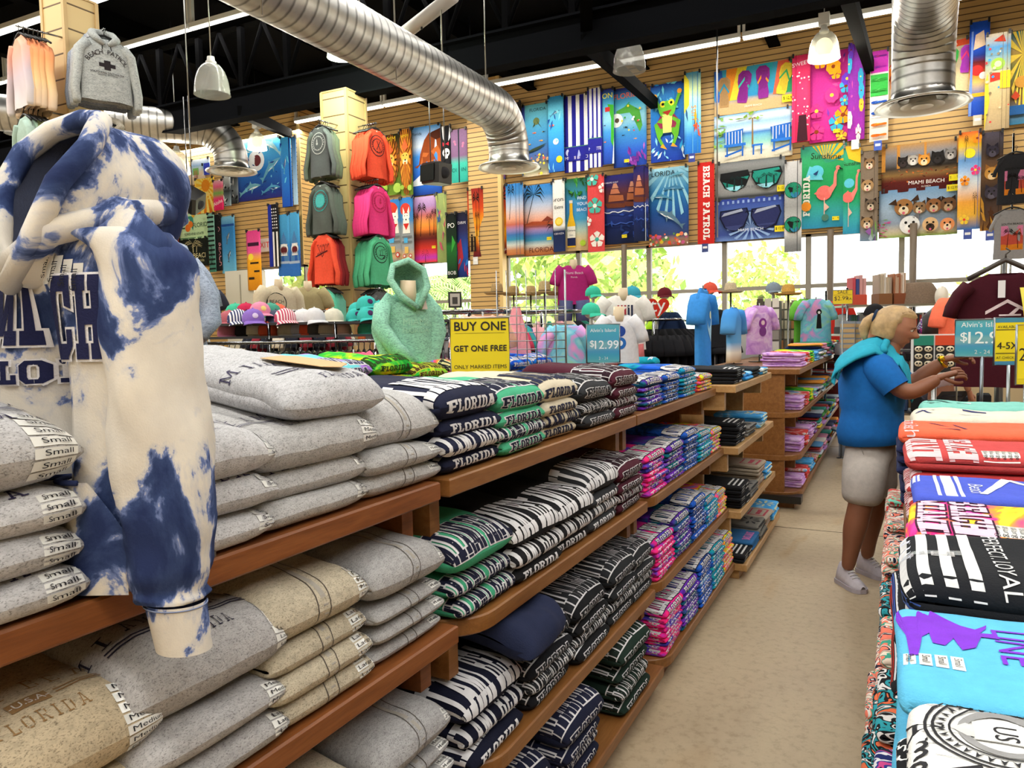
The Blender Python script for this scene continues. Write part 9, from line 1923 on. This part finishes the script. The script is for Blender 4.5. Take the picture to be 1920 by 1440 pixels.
def put(name, parent, V, F, mat, col, disp=0.0):
 b = MB().mat(mat, col); b.add(V, F); return b.build(name, parent)
# --- the shopper: local origin on the floor, world coordinates kept
W_ = tag(empty('person', (-.15, 4.87, 0)), 'blonde shopper in blue tee and pale shorts reaching over the right table', 'person'); wT = Matrix.Translation(-W_.location)
def Wv(*p): return Vector(p) - W_.location
SK = '8a5840'
VV = [Wv(-.125, 4.87, .84), Wv(-.12, 4.87, 1.0), Wv(-.10, 4.87, 1.15), Wv(-.075, 4.87, 1.285), Wv(-.03, 4.87, 1.385), Wv(.0, 4.87, 1.46),
      Wv(-.075, 4.715, 1.275), Wv(-.02, 4.66, 1.20), Wv(.055, 4.645, 1.125), Wv(.13, 4.665, 1.165), Wv(.215, 4.70, 1.218),
      Wv(-.05, 5.025, 1.265), Wv(.02, 5.06, 1.20), Wv(.09, 5.06, 1.16), Wv(.18, 5.045, 1.24), Wv(.265, 5.02, 1.305),
      Wv(-.135, 4.78, .76), Wv(-.15, 4.745, .62), Wv(-.165, 4.725, .49), Wv(-.195, 4.72, .36), Wv(-.215, 4.715, .22), Wv(-.235, 4.715, .09),
      Wv(-.10, 4.96, .76), Wv(-.095, 4.98, .62), Wv(-.09, 4.99, .49), Wv(-.115, 4.995, .36), Wv(-.13, 4.995, .22), Wv(-.14, 4.995, .09)]
EE = [(0, 1), (1, 2), (2, 3), (3, 4), (4, 5), (3, 6), (6, 7), (7, 8), (8, 9), (9, 10), (3, 11), (11, 12), (12, 13), (13, 14), (14, 15), (0, 16), (16, 17), (17, 18), (18, 19), (19, 20), (20, 21), (0, 22), (22, 23), (23, 24), (24, 25), (25, 26), (26, 27)]
RR = [.13, .14, .15, .12, .062, .06, .072, .062, .052, .046, .030, .072, .062, .052, .046, .030, .085, .085, .07, .074, .05, .036, .085, .085, .07, .074, .05, .036]
V, F = skin(VV, EE, RR, 0, 2)
b = MB().mat('skin', SK); b.add(V, F)
hf, hu, hl, H2 = head(b, Wv(.0, 4.87, 1.492), Vector((.93, -.06, -.30)), Vector((.25, 0, 1)), .245, 'a87258')
hand(b, Wv(.222, 4.703, 1.222), Vector((.9, .05, .32)), Vector((-.2, -.75, .55)), .1, SK, 1.05, 1)
hand(b, Wv(.272, 5.018, 1.31), Vector((.9, -.05, .2)), Vector((-.1, .4, .9)), .1, SK, .9, -1)
b.build('body', W_)
# tee
SEC = [(.825, -.125, .165, .20), (.83, -.125, .176, .212), (.90, -.125, .182, .218), (.97, -.122, .172, .206), (1.015, -.12, .166, .20), (1.035, -.12, .172, .204), (1.11, -.122, .178, .206), (1.18, -.122, .176, .21), (1.25, -.118, .165, .208), (1.31, -.108, .135, .18), (1.355, -.085, .10, .125), (1.39, -.055, .07, .075), (1.40, -.05, .05, .055)]
b = MB().mat('cloth', '1766b4')
def tfn(j, i):
 z, cx, hd, hw = SEC[i]; a = 2 * PI * j / 40; k = 1 + .035 * noise.noise(Vector((math.cos(a) * 1.5, math.sin(a) * 1.5, z * 22))) + .03 * noise.noise(Vector((math.cos(a) * 3, math.sin(a) * 3 + z * 6, z * 9)))
 return Wv(cx + hd * k * math.cos(a), 4.87 + hw * k * math.sin(a), z + .012 * math.cos(a) * (i < 3))
b.grid(tfn, range(40), range(len(SEC)), closeu=True)
for P in ([(-.10, 4.74, 1.295), (-.085, 4.70, 1.272), (-.045, 4.668, 1.222), (-.01, 4.652, 1.18), (.005, 4.648, 1.16)], [(-.09, 5.0, 1.295), (-.06, 5.035, 1.27), (-.015, 5.062, 1.215), (.02, 5.07, 1.185), (.035, 5.07, 1.17)]): b.tube([Wv(*q) for q in P], [.075, .088, .084, .077, .074], 16, cap=False)
o = b.build('t_shirt', W_)
# shorts
PV = [Wv(-.13, 4.87, .98), Wv(-.13, 4.87, .82), Wv(-.14, 4.78, .74), Wv(-.150, 4.752, .64), Wv(-.160, 4.735, .55), Wv(-.165, 4.728, .47), Wv(-.11, 4.965, .74), Wv(-.10, 4.975, .64), Wv(-.093, 4.985, .55), Wv(-.092, 4.985, .47)]
V, F = skin(PV, [(0, 1), (1, 2), (2, 3), (3, 4), (4, 5), (1, 6), (6, 7), (7, 8), (8, 9)], [.16, .195, .15, .135, .122, .115, .15, .135, .122, .115], 1, 2)
V = [(x + .006 * noise.noise(Vector((x * 5, y * 5, z * 34))), y + .005 * noise.noise(Vector((9, x * 5, z * 30))), z) for x, y, z in V]
o = put('shorts', W_, V, F, 'cloth', 'b9b1ab')
b = MB().mat('cloth', 'a59d97'); 
b.tube([Wv(-.145 - .04 + .02 * k, 4.69 - .002 * k, .86 - .05 * k) for k in range(4)], .003, 5); b.build('pocket_seam', o)
# knit draped over the shoulders
CV = [(.085, 1.115), (.075, 1.18), (.055, 1.25), (.02, 1.33), (-.03, 1.40), (-.09, 1.435), (-.16, 1.42), (-.225, 1.38), (-.285, 1.33), (-.31, 1.285), (-.29, 1.26)]
def drape(u, v, th):
 k = v * (len(CV) - 1); i = min(len(CV) - 2, int(k)); f = k - i; x = CV[i][0] * (1 - f) + CV[i + 1][0] * f; z = CV[i][1] * (1 - f) + CV[i + 1][1] * f
 wd = .085 + .15 * min(1, max(0, v - .1) * 2.2); y = 4.87 + u * wd - .105 * max(0, 1 - v / .4)
 n = .016 * noise.noise(Vector((u * 3, v * 5, 4.2))) + .01 * noise.noise(Vector((u * 9, v * 8, 1.2)))
 return Wv(x + n - (.02 * abs(u) if v > .4 else 0), y, z - .085 * abs(u) ** 2 * (1 if v > .3 else .3) + n + th)
b = MB().mat('cloth', '2aa0bc'); us = [-1 + i / 8 for i in range(17)]; vs_ = [i / 24 for i in range(25)]
lp = [(u, .012) for u in us] + [(u, -.012) for u in reversed(us)]
b.grid(lambda i, v: drape(lp[i][0], v, lp[i][1] * (1 - .3 * abs(lp[i][0]))), range(len(lp)), vs_, closeu=True)
for e in (0, 1): b.add([drape(u, e, th * (1 - .3 * abs(u))) for u, th in lp], [tuple(range(len(lp)))])
b.tube([drape(-.9 + .2 * k, .42, .02) for k in range(10)], .02, 8); b.build('draped_sweater', W_)
# hair
b = MB().mat('hair', 'b8986a'); c = Wv(.0, 4.87, 1.492)
def hr(j, i):
 a = 2 * PI * j / 36; t = -.55 + 1.56 * i / 18; tt = min(1, t); r = math.sqrt(max(0, 1 - abs(tt) ** 2.4)); ca, sa = math.cos(a), math.sin(a)
 lim = .30 + .0 * t; 
 df = (.86 if ca > 0 else 1.02) * r; w_ = .80 * r; k = 1.06 + .05 * noise.noise(Vector((a * 3, t * 2, 1)))
 p = c + hf * (ca * df * H2 * k) + hl * (sa * w_ * H2 * k) + hu * (min(1.06, t * 1.06) * H2)
 front = ca > .10 + .5 * max(0, t - .15) if t < .62 else False
 if front and t < .62: p = c + (p - c) * .72
 return p
b.grid(hr, range(36), range(19), closeu=True)
q = c - hf * .92 * H2 + hu * .25 * H2
b.tube([q + hf * .03, q - hf * .02 - hu * .01, q - hf * .04 - hu * .04, q - hf * .045 - hu * .085, q - hf * .03 - hu * .125, q - hf * .015 - hu * .15], [.026, .028, .032, .03, .02, .006], 12)
for k in range(14): 
 a = -.9 + .13 * k; b.tube([c + hf * (.55 * H2) * math.cos(a) + hl * (.55 * H2) * math.sin(a) + hu * .86 * H2, c + hf * (.1 * H2) + hl * (.8 * H2) * math.sin(a) + hu * .72 * H2, c - hf * .75 * H2 + hl * (.45 * H2 * math.sin(a)) + hu * .38 * H2, q], [.004, .007, .008, .006], 5, 'c9ab7c' if k % 2 else '9f8054')
b.build('hair', W_)
b = MB().mat('cloth', '1f3350'); b.tube([q - hf * .012 + hu * (.034 * math.cos(t)) + hl * (.034 * math.sin(t)) for t in [2 * PI * i / 16 for i in range(16)]], .009, 8, closed=True); b.build('hair_tie', W_)
for nm_, p0, d, r, col in (('bracelet', (.185, 4.688, 1.200), (.8, .3, .52), .028, 'd8b048'), ('wristwatch', (.245, 5.026, 1.288), (.8, -.25, .6), .030, 'd8a82a')):
 d = Vector(d).normalized(); a = d.orthogonal().normalized(); c2_ = d.cross(a); b = MB().mat('chrome', col); b.tube([Wv(*p0) + a * (r * math.cos(t)) + c2_ * (r * math.sin(t)) for t in [2 * PI * i / 20 for i in range(20)]], .004 if nm_ == 'bracelet' else .009, 8, closed=True)
 if nm_ == 'wristwatch': b.ball(Wv(*p0) + Vector((-.01, -.028, .02)), (.02, .012, .02), 12, 8)
 b.build(nm_, W_)
shoe('shoe', W_, Wv(-.275, 4.79, 0), Wv(-.145, 4.60, 0), 'c9c3cc', 'b4aebb', .10, .046); shoe('shoe', W_, Wv(-.18, 5.05, 0), Wv(-.03, 4.90, 0), 'c4bec8', 'b0aab6', .10, .046)
# --- other shoppers, mostly hidden
def bystander(px, py, D, hgt, fx, shirt, pants, lab, skin_c, hair_c, cap_c=None):
 p = depth(px, py, D); r = tag(empty('person', (p.x, p.y, 0)), lab, 'person'); r.rotation_euler.z = fx; k = hgt / 1.7; g_ = lambda *q: Vector(q) * k
 VV = [g_(0, 0, .92), g_(0, 0, 1.12), g_(0, 0, 1.30), g_(0, 0, 1.40), g_(.01, 0, 1.48), g_(.015, 0, 1.54), g_(0, -.17, 1.37), g_(.03, -.24, 1.12), g_(.12, -.22, .92), g_(0, .17, 1.37), g_(.03, .24, 1.12), g_(.12, .22, .92), g_(0, -.09, .85), g_(.01, -.10, .48), g_(-.01, -.10, .08), g_(0, .09, .85), g_(.01, .10, .48), g_(-.01, .10, .08)]
 E_ = [(0, 1), (1, 2), (2, 3), (3, 4), (4, 5), (3, 6), (6, 7), (7, 8), (3, 9), (9, 10), (10, 11), (0, 12), (12, 13), (13, 14), (0, 15), (15, 16), (16, 17)]
 R_l = [.13, .12, .13, .11, .055, .055, .06, .042, .028, .06, .042, .028, .09, .058, .036, .09, .058, .036]
 V, F = skin(VV, E_, [a * k for a in R_l], 0, 2); b = MB().mat('skin', skin_c); b.add(V, F); f_, u_, l_, h2 = head(b, g_(.02, 0, 1.59), Vector((1, 0, -.1)), Vector((0, 0, 1)), .23 * k, skin_c)
 for sg in (-1, 1): hand(b, g_(.13, sg * .22, .90), Vector((.3, 0, -1)), Vector((0, sg, 0)), .1, skin_c, .4, sg)
 b.build('body', r)
 V, F = skin([g_(0, 0, .90), g_(0, 0, 1.1), g_(0, 0, 1.3), g_(0, 0, 1.40), g_(0, -.17, 1.37), g_(.015, -.21, 1.22), g_(0, .17, 1.37), g_(.015, .21, 1.22)], [(0, 1), (1, 2), (2, 3), (3, 4), (4, 5), (3, 6), (6, 7)], [a * k for a in (.155, .145, .15, .125, .078, .066, .078, .066)], 0, 2); put('t_shirt', r, V, F, 'cloth', shirt)
 V, F = skin([g_(0, 0, .94), g_(0, -.09, .84), g_(.01, -.10, .48), g_(-.01, -.10, .1), g_(0, .09, .84), g_(.01, .10, .48), g_(-.01, .10, .1)], [(0, 1), (1, 2), (2, 3), (0, 4), (4, 5), (5, 6)], [a * k for a in (.15, .105, .075, .06, .105, .075, .06)], 0, 2); put('trousers', r, V, F, 'cloth', pants)
 b = MB().mat('hair' if not cap_c else 'cloth', cap_c or hair_c); c = g_(.02, 0, 1.60)
 b.grid(lambda j, i: c + Vector((math.cos(2 * PI * j / 24) * .118 * math.cos(i * PI / 16), math.sin(2 * PI * j / 24) * .098 * math.cos(i * PI / 16), .01 + .125 * math.sin(i * PI / 16))) * k, range(24), range(9), closeu=True)
 if cap_c: b.prism([(.10 * k, -.07 * k), (.20 * k, -.05 * k), (.20 * k, .05 * k), (.10 * k, .07 * k)], (1.63) * k, 1.642 * k); b.build('cap', r)
 else: b.tube([c + Vector((-.05, 0, .08)), c + Vector((-.11, 0, .0)), c + Vector((-.11, 0, -.14)), c + Vector((-.09, 0, -.24))], [.06, .09, .085, .04], 14); b.build('hair', r)
 for sg in (-1, 1): shoe('shoe', r, g_(-.07, sg * .10, 0), g_(.17, sg * .11, 0), '2a2a2e', '1a1a1c', .09, .044)
bystander(1643, 582, 8.3, 1.72, 2.6, '2f9a5a', '2a3040', 'person in black cap and green tee behind the blonde shopper', '9a6a4c', '1a1410', '1c1c20')
bystander(1766, 605, 7.0, 1.66, .6, 'c8b4bc', '3a3a44', 'dark-haired person behind the orange tee at right', 'a06a50', '1c1412')
